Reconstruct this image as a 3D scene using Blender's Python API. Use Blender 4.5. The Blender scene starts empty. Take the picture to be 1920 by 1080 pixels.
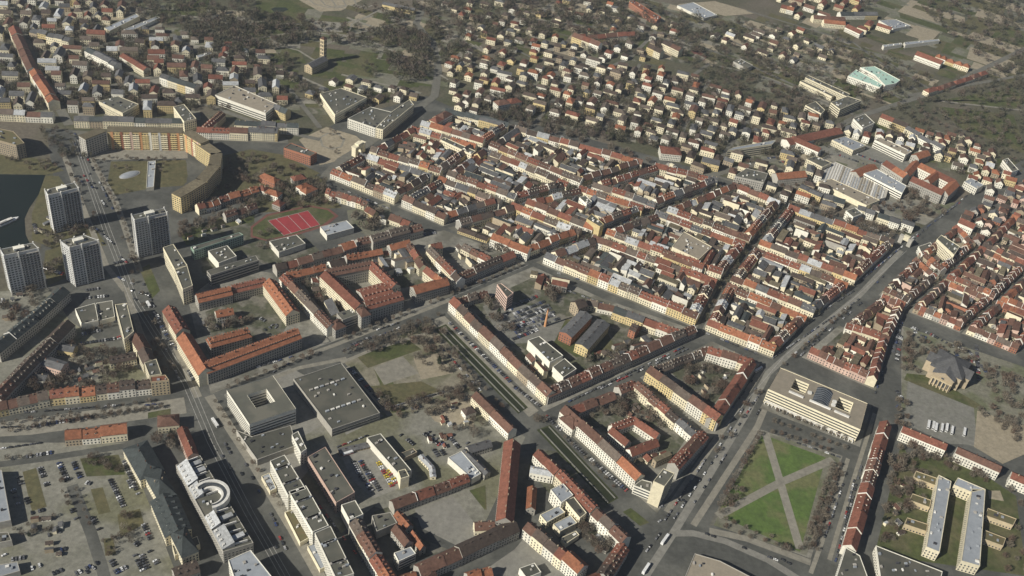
import bpy, math, random
import numpy as np
from mathutils import Vector, Matrix

# ------------------------------------------------------------------ camera, sky, sun, exposure
scene = bpy.context.scene
col = scene.collection
PITCH, ROLL, CAM_Z = math.radians(37.0), math.radians(9.0), 690.0
cam_data = bpy.data.cameras.new('camera')
cam_data.sensor_width = 36.0
cam_data.lens = 1900.0 / 1920.0 * 36.0
cam_data.clip_start, cam_data.clip_end = 1.0, 30000.0
cam = bpy.data.objects.new('camera', cam_data)
col.objects.link(cam)
_r0, _u0 = Vector((1, 0, 0)), Vector((0, math.sin(PITCH), math.cos(PITCH)))
_f0 = Vector((0, math.cos(PITCH), -math.sin(PITCH)))
_r = _r0 * math.cos(ROLL) + _u0 * math.sin(ROLL)
_u = _u0 * math.cos(ROLL) - _r0 * math.sin(ROLL)
cam.matrix_world = Matrix(((_r.x, _u.x, -_f0.x, 0), (_r.y, _u.y, -_f0.y, 0), (_r.z, _u.z, -_f0.z, CAM_Z), (0, 0, 0, 1)))
scene.camera = cam

SUN_EL, SHADOW_AZ = math.radians(34.0), math.radians(39.0)
sun_dir = Vector((math.cos(SHADOW_AZ) * math.cos(SUN_EL), math.sin(SHADOW_AZ) * math.cos(SUN_EL), -math.sin(SUN_EL)))
world = bpy.data.worlds.new('World')
scene.world = world
world.use_nodes = True
_nt = world.node_tree
_bg = _nt.nodes['Background']
_sky = _nt.nodes.new('ShaderNodeTexSky')
_sky.sky_type = 'NISHITA'
_sky.sun_disc = False
_sky.sun_elevation = SUN_EL
_sky.sun_rotation = math.atan2(-sun_dir.x, -sun_dir.y)
_sky.altitude = 700.0
_sky.air_density, _sky.dust_density = 0.65, 0.4
_nt.links.new(_sky.outputs[0], _bg.inputs[0])
_bg.inputs[1].default_value = 0.05
sun_data = bpy.data.lights.new('sun', 'SUN')
sun_data.energy = 5.0
sun_data.angle = math.radians(0.53)
sun_data.color = (1.0, 0.95, 0.85)
sun = bpy.data.objects.new('sun', sun_data)
sun.rotation_euler = sun_dir.to_track_quat('-Z', 'Y').to_euler()
col.objects.link(sun)
scene.view_settings.view_transform = 'Standard'
scene.view_settings.look = 'None'
scene.view_settings.exposure = 0.28
scene.view_settings.gamma = 1.0
scene.view_settings.use_curve_mapping = False
scene.cycles.max_bounces = 4
scene.cycles.diffuse_bounces = 2
scene.cycles.glossy_bounces = 1
scene.cycles.volume_bounces = 0

rng = random.Random(7)

# ------------------------------------------------------------------ surveyed plan, metres
ROWS = [
    ('lower left side of the brick hall block',-246.5,1087.9,-157.8,1052.1,11,9,4.5,6,'c','m','house','f'),
    ('lower right side of the brick hall block',-160.2,1059.0,-131.7,1108.7,11,9,4.5,4,'c','d','house','f'),
    ('upper right side of the brick hall block',-123.6,1112.1,-222.0,1136.1,11,9,4.5,7,'m','m','house','f'),
    ('upper left side of the brick hall block',-219.1,1129.9,-238.9,1090.7,11,9,4.5,3,'m','m','house','f'),
    ('lower left side of the dark alley block',-148.4,1049.2,-91.5,1023.9,11,10,4.5,4,'c','d','house','f'),
    ('lower right side of the dark alley block',-92.4,1029.8,-39.9,1076.0,11,9,4.5,5,'m','m','house','f'),
    ('upper right side of the dark alley block',-30.6,1077.8,-114.2,1109.0,11,9,4.5,6,'m','m','house','f'),
    ('upper left side of the dark alley block',-111.7,1102.3,-140.7,1051.7,11,9,4.5,4,'c','m','house','f'),
    ('lower right side of the cream front block',8.9,981.7,63.0,1034.7,11,10,4.5,5,'m','o','house','f'),
    ('upper right side of the cream front block',72.0,1036.5,-16.6,1072.5,11,9,4.5,6,'m','m','house','f'),
    ('upper left side of the cream front block',-15.6,1066.8,-75.7,1013.8,11,9,4.5,5,'m','b','house','f'),
    ('lower left side of the flat-roofed store block',33.4,977.7,210.3,904.1,12,10,4.5,13,'c','m','house','f'),
    ('lower right side of the flat-roofed store block',206.8,912.0,228.8,973.6,12,9,4.5,4,'m','m','house','f'),
    ('upper right side of the flat-roofed store block',236.4,977.3,86.9,1030.0,12,9,4.5,11,'c','m','house','f'),
    ('upper left side of the flat-roofed store block',88.3,1023.8,43.3,979.6,12,9,4.5,4,'m','m','house','f'),
    ('lower left side of the near avenue corner block',221.3,899.1,294.5,870.2,11,9,4.5,5,'c','o','house','f'),
    ('lower right side of the near avenue corner block',292.4,876.8,329.2,931.6,11,9,4.5,4,'m','m','house','f'),
    ('upper right side of the near avenue corner block',337.3,934.0,247.8,973.3,11,9,4.5,7,'m','m','house','f'),
    ('upper left side of the near avenue corner block',251.0,965.9,228.3,902.3,11,9,4.5,5,'m','m','house','f'),
    ('lower left side of the yellow wing block',-211.3,1154.1,-113.8,1130.3,11,9,4.5,7,'c','m','house','f'),
    ('lower right side of the yellow wing block',-116.8,1136.6,-85.6,1200.8,11,9,4.5,5,'m','b','house','f'),
    ('upper right side of the yellow wing block',-77.8,1204.4,-170.9,1228.7,11,9,4.5,6,'m','m','house','f'),
    ('upper left side of the yellow wing block',-168.2,1222.5,-203.4,1157.7,11,9,4.5,5,'c','m','house','f'),
    ('lower left side of the middle lane block',-104.4,1127.7,-12.5,1093.4,11,9,4.5,7,'c','m','house','f'),
    ('lower right side of the middle lane block',-13.4,1098.8,42.3,1143.9,11,9,4.5,5,'m','b','house','f'),
    ('upper right side of the middle lane block',51.5,1145.1,-68.9,1200.8,11,9,4.5,9,'c','m','house','f'),
    ('upper left side of the middle lane block',-66.3,1193.6,-96.8,1130.7,11,9,4.5,5,'m','m','house','f'),
    ('lower left side of the stair tower block',1.8,1087.7,88.4,1052.5,11,9,4.5,6,'c','m','house','f'),
    ('lower right side of the stair tower block',87.2,1058.4,140.7,1110.4,11,10,4.5,5,'m','m','house','f'),
    ('upper right side of the stair tower block',149.9,1112.6,65.4,1139.0,11,9,4.5,6,'c','m','house','f'),
    ('upper left side of the stair tower block',66.4,1133.9,11.2,1089.1,11,9,4.5,5,'m','m','house','f'),
    ('lower left side of the white yards block',104.1,1046.8,244.7,997.2,11,10,4.5,10,'c','m','house','f'),
    ('lower right side of the white yards block',241.9,1004.0,270.2,1062.2,11,9,4.5,4,'m','m','house','f'),
    ('upper right side of the white yards block',277.7,1065.2,166.3,1107.3,11,9,4.5,8,'c','m','house','f'),
    ('upper left side of the white yards block',167.5,1101.5,113.2,1048.8,11,9,4.5,5,'m','m','house','f'),
    ('lower left side of the second avenue block',255.9,992.7,349.7,951.4,11,9,4.5,7,'c','m','house','f'),
    ('lower right side of the second avenue block',348.1,958.0,390.6,1012.3,11,9,4.5,5,'m','m','house','f'),
    ('upper right side of the second avenue block',399.1,1014.5,288.9,1060.7,11,9,4.5,8,'m','m','house','f'),
    ('upper left side of the second avenue block',291.6,1053.7,263.3,995.4,11,9,4.5,4,'m','m','house','f'),
    ('lower left side of the ring street block',-59.4,1219.6,69.4,1160.0,11,9,4.5,9,'c','m','house','f'),
    ('lower right side of the ring street block',68.5,1165.9,141.0,1230.6,11,9,4.5,6,'m','b','house','f'),
    ('upper right side of the ring street block',150.4,1233.0,-30.8,1274.2,11,9,4.5,12,'c','m','house','f'),
    ('upper left side of the ring street block',-28.0,1268.1,-51.9,1222.2,11,8,4.5,3,'m','m','house','f'),
    ('lower left side of the middle gate block',83.9,1155.2,167.0,1129.2,11,9,4.5,6,'m','m','house','f'),
    ('lower right side of the middle gate block',165.7,1134.7,244.7,1212.6,11,10,4.5,7,'m','m','house','f'),
    ('upper right side of the middle gate block',254.1,1215.6,167.1,1228.8,11,9,4.5,6,'c','m','house','f'),
    ('upper left side of the middle gate block',168.5,1224.3,93.3,1157.2,11,9,4.5,7,'m','m','house','f'),
    ('lower left side of the striped hall block',182.8,1123.5,287.0,1084.1,11,9,4.5,7,'c','m','house','f'),
    ('lower right side of the striped hall block',284.3,1091.0,328.0,1178.6,11,9,4.5,7,'m','m','house','f'),
    ('upper right side of the striped hall block',335.3,1181.0,273.6,1213.3,11,9,4.5,5,'c','m','house','f'),
    ('upper left side of the striped hall block',274.6,1206.9,191.9,1125.4,11,9,4.5,8,'m','m','house','f'),
    ('lower left side of the far gate block',298.2,1079.6,412.2,1031.8,11,10,4.5,8,'c','m','house','f'),
    ('lower right side of the far gate block',410.2,1038.4,468.9,1122.5,11,9,4.5,7,'m','m','house','f'),
    ('upper right side of the far gate block',477.2,1125.0,346.2,1175.9,11,10,4.5,9,'y','m','house','f'),
    ('upper left side of the far gate block',348.9,1169.0,305.8,1082.4,11,9,4.5,6,'m','m','house','f'),
    ('lower left side of the upper ring street block',-159.6,1246.9,-69.0,1223.3,11,9,4.5,6,'c','m','house','f'),
    ('lower right side of the upper ring street block',-71.7,1229.5,-48.7,1273.8,11,9,4.5,3,'m','m','house','f'),
    ('upper right side of the upper ring street block',-40.7,1277.8,-133.1,1292.8,11,10,4.5,6,'c','k','house','f'),
    ('upper left side of the upper ring street block',-130.4,1287.2,-151.5,1250.3,11,9,4.5,3,'c','m','house','f'),
    ('red mansard skirt around the flat-roofed store',175.0,1015.2,220.9,997.1,8,12,3.5,3,'c','r','house',''),
    ('red mansard skirt right of the flat-roofed store',221.1,997.9,234.8,1036.8,7,12,3,1,'c','r','house',''),
    ('cream front facing the canal-street crossing',-32.5,994.3,13.9,977.1,12,11,4.5,2,'w','o','house',''),
    ('yellow shops at the crossing',-73.8,1011.3,-36.8,1000.1,10,5,2,2,'y','d','house',''),
    ('long dark sloping-street front',-259.3,872.3,-197.8,924.3,12,9,4.5,6,'s','b','house',''),
    ('tall end house with white gable on the sloping street',-198.0,924.7,-186.1,936.2,13,12,4.5,1,'s','o','house','f'),
    ('brown front left of the cream crossing house',-183.8,943.9,-170.4,953.8,12,9,4.5,1,'s','b','house',''),
    ('upper sloping-street front',-169.6,949.6,-117.9,992.1,13,12,4.5,3,'s','b','house',''),
    ('terrace above the orphanage courtyard',-244.5,861.3,-207.2,887.7,11,9,4.5,3,'s','o','house',''),
    ('tall brown wing with white gable behind the courtyard palace',-203.0,888.4,-188.6,900.0,12,13,4.5,1,'w','d','house','f'),
    ('red terrace behind the courtyard palace',-189.7,912.0,-153.7,936.7,10,8,4.5,3,'s','o','house',''),
    ('orange-roofed corner wing above the wedge street',-146.0,939.9,-125.8,956.5,11,11,4.5,1,'s','o','house',''),
    ('brown terrace left of the wedge street',-125.2,952.5,-101.4,912.4,11,11,4.5,3,'c','b','house',''),
    ('orange-roofed wing left of the wedge street',-97.8,908.0,-75.2,887.4,11,13,4.5,2,'c','o','house',''),
    ('orange corner wing on the avenue facing the park',-105.5,865.3,-72.5,890.8,14,14,4.5,1,'s','o','house',''),
    ('lit row across from the barracks',-245.4,856.9,-176.0,787.0,11,12,4.5,5,'c','b','house',''),
    ('palace courtyard,left wing',-201.5,864.0,-153.2,817.8,14,18,5,1,'c','r','palace',''),
    ('palace courtyard,upper wing',-200.9,866.1,-157.2,894.1,13,18,5,1,'s','b','palace',''),
    ('palace courtyard,right wing',-157.2,894.1,-124.1,860.2,13,18,5,1,'c','r','palace',''),
    ('palace front on the avenue with the arched portal',-149.7,822.7,-116.2,849.2,15,17,5,1,'s','r','palace',''),
    ('inner cross wing of the palace',-157.9,840.0,-131.1,861.4,20,16,4,1,'s','r','palace',''),
    ('hip-roofed palace corner pavilion on the avenue',-153.6,809.5,-145.0,816.2,15,17,6,1,'s','b','palace','h'),
    ('brown hip-roofed corner house on the avenue',-175.9,787.5,-166.9,796.4,14,12,4.5,1,'s','b','house','h'),
    ('left side of the wedge block',-99.7,948.7,-57.2,898.7,11,11,4.5,4,'c','b','house','f'),
    ('lower right side of the wedge block',-60.0,908.7,-4.8,967.5,11,10,4.5,4,'s','b','house',''),
    ('inner terrace of the wedge block',-63.4,968.6,-29.7,949.2,10,9,4.5,3,'c','b','house',''),
    ('top corner house of the wedge block',-100.5,953.9,-89.2,961.3,11,11,4.5,1,'c','r','house',''),
    ('long orange-roofed barrack front on the avenue',-276.7,694.5,-205.2,764.8,16,15,7,1,'s','o','barrack','D'),
    ('upper part of the barrack wing on the wide road',-339.3,773.5,-313.9,742.3,14,13,5.5,2,'c','o','barrack',''),
    ('lower part of the barrack wing on the wide road',-310.1,734.4,-272.3,688.9,15,15,6.5,2,'c','o','barrack',''),
    ('inner barrack parallel to the avenue',-285.2,732.2,-252.1,757.6,14,13,6,1,'s','o','barrack','hD'),
    ('upper barrack wing,left part',-319.2,796.7,-290.6,818.1,13,12,6,1,'s','o','barrack','D'),
    ('upper barrack wing,right part',-290.7,821.7,-261.5,843.8,13,11,5,1,'s','r','barrack','D'),
    ('right barrack wing with rounded end wall',-255.7,839.9,-218.4,794.9,15,14,6,1,'c','o','barrack',''),
    ('small orange-roofed house in the barrack yard',-294.9,782.2,-279.9,791.3,10,8,4.5,1,'w','o','house',''),
    ('long cream terrace facing the canal from its bend',-60.5,862.4,54.8,737.9,12,10.5,5,11,'c','b','house',''),
    ('dark shaded terrace below the two grey bars',48.2,738.7,204.0,881.5,12,11,4.5,14,'s','b','house','f'),
    ('red-roofed cream house above the garden corner',150.1,881.4,191.6,866.6,12,10,4.5,3,'c','r','house',''),
    ('yellow house with slate roof left of the garden corner',115.7,893.3,149.2,881.5,12,11,4.5,2,'y','g','house',''),
    ('low pink-roofed terrace above the two grey bars',84.1,901.3,115.7,898.4,10,7,4.5,2,'c','b','house',''),
    ('low brown terrace by the parking yard',-57.1,865.9,-26.5,890.5,10,7,4.5,3,'s','b','house',''),
    ('left grey bar with orange end wall',84.5,875.1,63.8,833.7,15,12,2.5,1,'k','g','apartment_block',''),
    ('right grey bar with yellow end wall',103.9,865.4,81.6,818.2,15,12,2.5,1,'y','g','apartment_block',''),
    ('dark brick house behind the left grey bar',71.0,884.6,81.0,893.3,14,13,5,1,'t','d','house',''),
    ('dark brick house beside the garden corner',135.1,866.9,141.7,863.3,12,11,4.5,1,'k','d','house',''),
    ('dense-windowed terrace on the lower canal bank',68.6,720.1,124.1,663.7,12,13,5,3,'w','b','house',''),
    ('orange-roofed scaffolded house on the lower canal bank',124.7,663.0,142.2,644.3,12,14,5,1,'w','o','house',''),
    ('red terrace along the square avenue below the lane',173.3,664.7,204.7,716.3,12,13,4.5,4,'s','r','house',''),
    ('hip-roofed white house at the canal lane corner',69.3,713.0,82.8,700.5,14,11,5,1,'w','b','house','h'),
    ('red terrace below the canal lane',74.5,720.5,117.2,755.9,11,9,4.5,3,'s','r','house',''),
    ('low red terrace on the canal lane',121.2,762.1,138.1,776.7,11,9,4.5,2,'s','r','house',''),
    ('lit inner terrace across from the cream street front',140.5,774.0,181.1,730.7,11,11,4.5,5,'c','b','house',''),
    ('grey-roofed end of the inner terrace',182.1,731.7,199.1,714.7,11,11,3,2,'w','g','house',''),
    ('upper wing of the red courtyard house',115.5,707.0,137.3,723.7,9,9,4.5,1,'w','r','house',''),
    ('right wing of the red courtyard house',137.3,723.7,161.1,706.2,9,9,4.5,1,'w','r','house',''),
    ('left wing of the red courtyard house',115.6,704.8,132.1,689.9,9,9,4.5,1,'w','r','house',''),
    ('lower wing of the red courtyard house',132.8,678.5,159.1,697.9,10,9,4.5,1,'w','r','house',''),
    ('cream street front of the triangle garden block',153.2,798.1,222.0,739.2,12,14,5,5,'c','b','house',''),
    ('avenue front of the triangle garden block',263.4,836.5,215.0,737.4,12,12,5,4,'s','r','house','f'),
    ('upper front of the triangle garden block',217.0,846.7,262.8,835.9,12,12,4.5,3,'w','r','house',''),
    ('low lane terrace of triangle garden',156.1,800.1,217.7,850.6,10,7,4.5,6,'s','b','house','f'),
    ('red quarter behind the post building',333.8,878.4,368.8,860.8,10,9,4.5,4,'p','r','house','f'),
    ('red quarter behind the post building',368.8,860.9,392.2,849.7,10,9,4.5,3,'p','r','house','f'),
    ('red quarter behind the post building',395.0,842.9,421.8,914.1,10,10,4.5,8,'m','r','house','f'),
    ('lower left side of the upper red quarter',382.5,933.4,429.4,918.9,10,9,4.5,5,'c','r','house','f'),
    ('lower right side of the upper red quarter',426.7,924.9,456.0,987.6,10,10,4.5,7,'m','r','house','f'),
    ('upper right side of the upper red quarter',462.8,990.3,436.6,1000.9,10,9,4.5,3,'m','r','house','f'),
    ('upper left side of the upper red quarter',438.1,995.1,390.4,935.8,10,8,4.5,8,'m','r','house','f'),
    ('long red-roofed row right of the lawn square',394.9,772.6,328.6,602.8,12,12,5,9,'w','r','house','f'),
    ('white apartment row beside the bus park,left',411.1,769.3,452.0,752.8,11,12,3.5,1,'w','r','apartment_block',''),
    ('white apartment row beside the bus park,middle',462.0,751.2,500.9,733.2,11,12,3.5,1,'w','b','apartment_block',''),
    ('white apartment row beside the bus park,right',509.7,727.7,528.7,719.2,11,12,3.5,1,'w','r','apartment_block',''),
    ('low dark garages along the lot',-131.7,629.1,-104.9,644.2,6,3,0.5,1,'t','g','garage',''),
    ('curved pale shed roof',-58.4,638.5,-46.0,626.3,5,4,1,1,'c','l','shed',''),
    ('curved pale shed roof',-46.0,626.3,-43.1,615.6,5,4,1,1,'c','l','shed',''),
    ('dark narrow roof along the garden wall',-20.3,649.6,4.6,626.8,7,7,2,1,'s','g','shed',''),
    ('short slate roof by the orange bar',-17.0,651.9,2.6,664.8,9,7,3,1,'s','g','house',''),
    ('long red terrace above the grey plaza',-72.5,572.3,-12.7,617.5,10,8,4,4,'s','r','house','f'),
    ('tall orange bar between the plaza and the canal houses',22.6,662.3,25.0,569.1,15,14,6,1,'s','r','warehouse','w'),
    ('lit row behind the concrete blocks',-98.0,545.6,-74.8,514.3,12,14,4.5,3,'w','b','house',''),
    ('orange end of the lit brown row',-74.7,513.8,-56.3,491.2,12,13,4.5,2,'w','o','house',''),
    ('orange-roofed wing left of the grey plaza',-66.3,563.4,-53.8,550.8,9,9,4.5,1,'s','o','house',''),
    ('narrow orange wing left of the grey plaza',-50.2,546.6,-38.9,532.8,6,8,4.5,1,'s','o','house',''),
    ('orange inner wing behind the lit brown row',-64.6,547.7,-50.8,532.9,9,11,4.5,1,'s','b','house',''),
    ('long brown roof along the bottom court',-39.5,508.5,34.6,569.8,13,11,5,5,'s','b','house',''),
    ('low brown roof above the long brown roof',-0.1,565.4,16.6,569.9,9,7,4.5,1,'c','b','house',''),
    ('orange roofs at the bottom edge',0.1,510.9,19.4,522.5,9,8,4.5,2,'s','o','house',''),
    ('short orange roof at the bottom edge',-52.0,498.2,-40.3,505.0,9,9,4.5,1,'s','o','house',''),
    ('brown roof at the bottom edge',-30.3,503.0,-25.8,509.1,9,9,4.5,1,'s','b','house',''),
    ('brown villa on the canal bend',-18.7,723.0,21.8,682.0,11,11,4.5,2,'c','b','house',''),
    ('small slate villa in the bare yard',-27.2,699.5,-17.8,706.3,9,7,4.5,1,'w','d','house','h'),
    ('orange first house of the canal row',47.1,657.8,67.6,636.4,11,13,4.5,2,'w','o','house',''),
    ('red middle of the canal row',68.4,635.8,102.2,599.7,11,12,4.5,4,'w','r','house',''),
    ('brown end of the canal row',102.7,598.1,129.8,571.2,12,13,4.5,3,'w','b','house',''),
    ('brown row turning down from the canal corner',127.4,564.5,110.5,529.7,12,11,4.5,3,'s','b','house','f'),
    ('lit lower row below the orange bar',44.4,571.5,79.1,543.7,12,13,4.5,4,'w','b','house',''),
    ('orange end of the lit lower row',79.7,544.6,93.6,532.3,13,15,5,1,'w','o','house',''),
    ('white cross wing behind the canal row',42.1,637.7,61.7,636.9,8,10,2,1,'w','l','house',''),
    ('narrow orange shed roof below the tall orange bar',45.6,617.6,46.4,593.0,8,8,3,1,'s','o','house',''),
    ('red roofs at the bottom below the canal corner',100.3,525.8,110.0,533.0,9,10,4.5,1,'c','r','house',''),
    ('orange-roofed front above the dirt lots',-364.8,593.1,-337.8,602.9,13,9,5,2,'c','o','house',''),
    ('right orange-roofed front above the dirt lots',-337.4,602.9,-317.4,610.9,13,10,5,1,'c','o','house',''),
    ('brown hotel corner by the crossing',-295.2,625.0,-278.2,631.4,14,9,4,1,'c','b','house','h'),
    ('orange wing down from the hotel corner',-271.0,619.7,-250.6,590.1,9,11,3,2,'p','o','house',''),
    ('upper slate wing of the long grey-roofed palace',-302.7,592.3,-275.5,561.7,21,11,5,1,'c','k','palace','h'),
    ('middle slate pavilion of the long grey-roofed palace',-270.5,546.9,-259.4,556.9,32,12,7,1,'c','k','palace','h'),
    ('lower slate wing of the long grey-roofed palace',-258.6,540.8,-233.9,508.1,21,11,5,1,'c','k','palace',''),
    ('end slate pavilion of the long grey-roofed palace',-232.3,496.3,-222.1,504.8,30,12,7,1,'c','k','palace','h'),
    ('brown house on the bottom lane',-224.4,471.1,-209.5,482.2,12,9,4.5,1,'s','d','house',''),
    ('first dark green roof at the left edge',-449.7,778.4,-458.5,730.4,14,12,5,2,'s','k','house','f'),
    ('second dark green roof at the left edge',-457.8,728.9,-470.8,677.1,14,12,5,2,'s','k','house','f'),
    ('upper long brown roof at the left edge',-422.3,729.5,-431.0,672.9,14,12,5,2,'s','d','house',''),
    ('lower long brown roof at the left edge',-431.0,672.9,-437.9,617.3,14,12,5,2,'s','d','house',''),
    ('grey-roofed day nursery,upper',-424.0,701.7,-404.8,702.0,10,7,2.5,1,'y','g','nursery',''),
    ('pink-striped day nursery,lower',-428.6,679.2,-402.4,674.6,12,9,2.5,1,'p','g','nursery',''),
    ('white garden house',-427.3,658.3,-412.4,660.0,9,6,2.5,1,'w','g','house',''),
    ('brown house below the dark slab',-354.1,726.2,-338.8,708.7,12,13,4.5,1,'c','b','house',''),
    ('tan house above the corner building',-339.9,708.4,-328.4,693.5,12,13,4.5,1,'c','d','house',''),
    ('beige part of lower-road terrace',-436.7,612.2,-399.6,635.8,12,9,4.5,5,'c','b','house',''),
    ('middle of lower-road terrace',-398.3,636.3,-363.2,651.4,12,9,4.5,3,'c','o','house',''),
    ('white end of lower-road terrace',-362.7,651.5,-318.3,670.4,12,10,4.5,4,'w','d','house',''),
    ('brown garden wing',-367.6,692.8,-346.7,704.7,9,8,4.5,1,'c','d','house',''),
    ('red terrace above the garden strip,left',-376.8,962.7,-357.6,983.2,10,8,4.5,3,'w','o','house','f'),
    ('red terrace above the garden strip,right',-358.6,985.9,-322.9,1021.2,10,8,4.5,4,'s','o','house',''),
    ('pale terrace in the garden strip',-342.3,955.5,-314.4,987.2,9,7,4.5,3,'s','b','house',''),
    ('villa cluster left of the white garden row',-328.0,1054.8,-305.2,1045.0,11,8,4,1,'k','o','house','h'),
    ('villa cluster left of the white garden row',-323.0,1026.8,-312.3,1023.8,11,8,4,1,'w','r','house','h'),
    ('villa cluster left of the white garden row',-311.6,1021.5,-294.0,1016.8,11,8,4,1,'w','o','house','h'),
    ('villa cluster left of the white garden row',-289.7,1056.2,-276.5,1066.9,11,8,4,1,'s','r','house','h'),
    ('villa cluster left of the white garden row',-276.6,1037.1,-266.8,1050.3,11,8,4,1,'w','o','house','h'),
    ('villa cluster left of the white garden row',-296.1,1001.5,-285.3,997.4,11,8,4,1,'s','r','house','h'),
    ('villa cluster left of the white garden row',-269.6,1030.4,-259.2,1046.3,11,8,4,1,'w','o','house','h'),
    ('white garden row above the red sports court',-242.6,1039.4,-189.0,1027.4,9,8,4.5,8,'w','r','house',''),
    ('small red houses right of the white garden row',-187.3,1015.8,-175.0,1007.4,10,7,4.5,2,'c','r','house',''),
    ('pink roofed sheds above the dark street front',-157.6,1009.5,-131.8,1000.8,13,6,4.5,2,'c','r','house',''),
    ('multicoloured curved apartment slab,left shaded end',-546.9,1047.0,-532.0,1072.6,13,25,0.6,1,'s','F','apartment_slab','G'),
    ('multicoloured curved apartment slab,long lit front',-527.6,1075.8,-441.4,1100.1,13,25,0.6,1,'y','F','apartment_slab','GS'),
    ('multicoloured curved apartment slab,right bend',-435.5,1099.5,-406.7,1081.0,13,25,0.6,1,'y','F','apartment_slab','GS'),
    ('olive-roofed curved apartment slab',-415.1,1085.3,-386.5,1064.3,14,22,0.6,1,'y','F','apartment_slab','G'),
    ('olive-roofed curved apartment slab',-386.5,1064.3,-379.8,1036.0,14,22,0.6,1,'y','F','apartment_slab','G'),
    ('olive-roofed curved apartment slab',-379.8,1036.0,-383.0,999.5,14,22,0.6,1,'y','F','apartment_slab','G'),
    ('olive-roofed curved apartment slab',-383.0,999.5,-392.5,975.8,14,22,0.6,1,'y','F','apartment_slab','G'),
    ('olive-roofed curved apartment slab',-392.5,975.8,-399.5,960.6,14,22,0.6,1,'y','F','apartment_slab','G'),
    ('grey terrace above the curved slab',-587.5,1112.8,-456.5,1149.1,13,11,3,8,'c','g','house',''),
    ('left grey terrace above the curved slab',-678.3,1101.3,-615.9,1115.0,13,10,3.5,4,'c','x','house',''),
    ('red-roofed long white house at the bend',-435.9,1133.9,-372.7,1147.3,13,11,4,3,'w','r','house',''),
    ('grey house right of the long white house',-372.6,1148.8,-340.1,1156.5,13,12,3,2,'c','g','house',''),
    ('red wing behind the long white house',-427.8,1136.9,-420.4,1185.2,12,11,4,2,'c','r','house',''),
    ('brown roofed long row running up the far left road',-686.8,1213.7,-627.3,1142.0,14,13,4,5,'c','o','house',''),
    ('upper part of the far left row',-772.0,1328.6,-691.3,1217.2,14,13,4,6,'c','b','house',''),
    ('cream row left of the diagonal street',-747.4,1332.0,-686.1,1323.2,13,13,3,5,'c','g','house',''),
    ('grey row left of the diagonal street',-649.8,1298.0,-595.0,1268.1,13,14,3,4,'w','g','house',''),
    ('pale row right of the diagonal street',-602.2,1304.1,-555.3,1273.1,12,10,3,3,'c','r','house',''),
    ('second row along the diagonal street',-528.1,1258.2,-473.0,1240.7,12,12,3,4,'c','g','house',''),
    ('far gate street houses',-338.3,1214.1,-371.3,1226.8,12,11,4.5,3,'c','g','house',''),
    ('shaded grey house left of the square',-363.7,1155.5,-336.2,1158.6,15,13,2,1,'y','g','house',''),
    ('grey terrace left of the round square',-396.4,1166.0,-315.3,1182.6,12,11,3,5,'c','g','house',''),
    ('red villa right of the round square',-144.6,1249.3,-127.1,1283.0,13,13,4.5,2,'w','r','house','h'),
    ('red-roofed school above the ring street',-65.2,1331.8,-32.3,1357.4,14,12,4.5,2,'w','r','house','h'),
    ('yellow block on the ring street',-81.9,1284.4,-47.4,1276.6,14,12,2,1,'y','g','apartment_block',''),
    ('long cream gallery wing of the park',-292.8,1645.0,-236.3,1637.2,9,7,3,1,'y','g','gallery',''),
    ('long red terrace on the far slope,left',36.0,1625.9,82.2,1599.6,12,12,5,3,'c','r','house',''),
    ('long red terrace on the far slope,rear',39.8,1622.0,139.7,1680.1,11,9,5,6,'c','r','house',''),
    ('white tenement row with brown roof,left',164.3,1630.2,186.8,1612.5,12,12,4.5,2,'c','d','house',''),
    ('white tenement row with brown roof,right',190.7,1657.9,219.4,1633.4,12,12,4.5,2,'c','d','house',''),
    ('white house by the gate lawn with red roof',176.0,1276.2,204.9,1279.3,22,11,4,1,'w','r','house','h'),
    ('yellow stone pair on the ring street',234.9,1266.9,259.7,1262.7,13,10,4.5,2,'y','g','house',''),
    ('orange-roofed block left of the striped hall',335.5,1246.6,379.4,1267.6,16,13,5,2,'s','o','office_wing',''),
    ('yellow house row before the striped hall',370.8,1235.4,398.9,1218.7,12,11,2,2,'y','g','house',''),
    ('slate house before the striped hall',400.1,1222.9,429.8,1215.2,12,9,4.5,2,'c','g','house',''),
    ('cream houses on the ring street,right',443.9,1202.0,466.7,1195.3,13,11,3,2,'c','g','house',''),
    ('grey villa on the ring street by the far gate',470.3,1192.6,498.6,1182.4,14,10,3,2,'c','g','house',''),
    ('white corner house by the far gate',501.3,1184.8,516.6,1178.8,12,11,2,1,'w','g','house',''),
    ('orange government wing,lower left',506.4,1332.8,530.5,1300.5,14,16,5,2,'s','o','office_wing',''),
    ('orange government wing,lower right',537.3,1296.6,576.4,1268.9,14,16,5,2,'s','o','office_wing',''),
    ('orange government wing,upper',559.2,1341.7,601.0,1305.8,14,16,5,2,'c','o','office_wing',''),
    ('orange government wing,end',576.4,1268.9,601.4,1304.4,14,16,5,1,'s','o','office_wing',''),
    ('orange government wing,cross',558.2,1294.1,578.7,1321.5,12,16,5,1,'s','o','office_wing',''),
    ('orange government wing,left cross',531.1,1308.4,556.1,1350.3,12,15,5,1,'s','o','office_wing',''),
    ('small orange roof above the government wings',561.6,1375.1,584.0,1395.4,14,12,4,1,'s','o','house',''),
    ('white-gabled red house on the avenue',585.6,1209.6,603.1,1198.6,14,11,4.5,1,'w','r','house',''),
    ('red complex on the upper avenue',365.7,1361.0,456.5,1428.3,18,10,4,2,'c','r','office_wing',''),
    ('white wing of the red complex',375.9,1373.2,414.9,1348.5,14,12,4,1,'w','r','office_wing',''),
    ('long cream rows right of the white block',535.7,1500.4,573.5,1477.1,14,12,4,2,'c','b','house',''),
    ('white row at the upper right gardens',571.6,1474.2,616.8,1423.7,12,10,3,3,'w','g','house',''),
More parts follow.
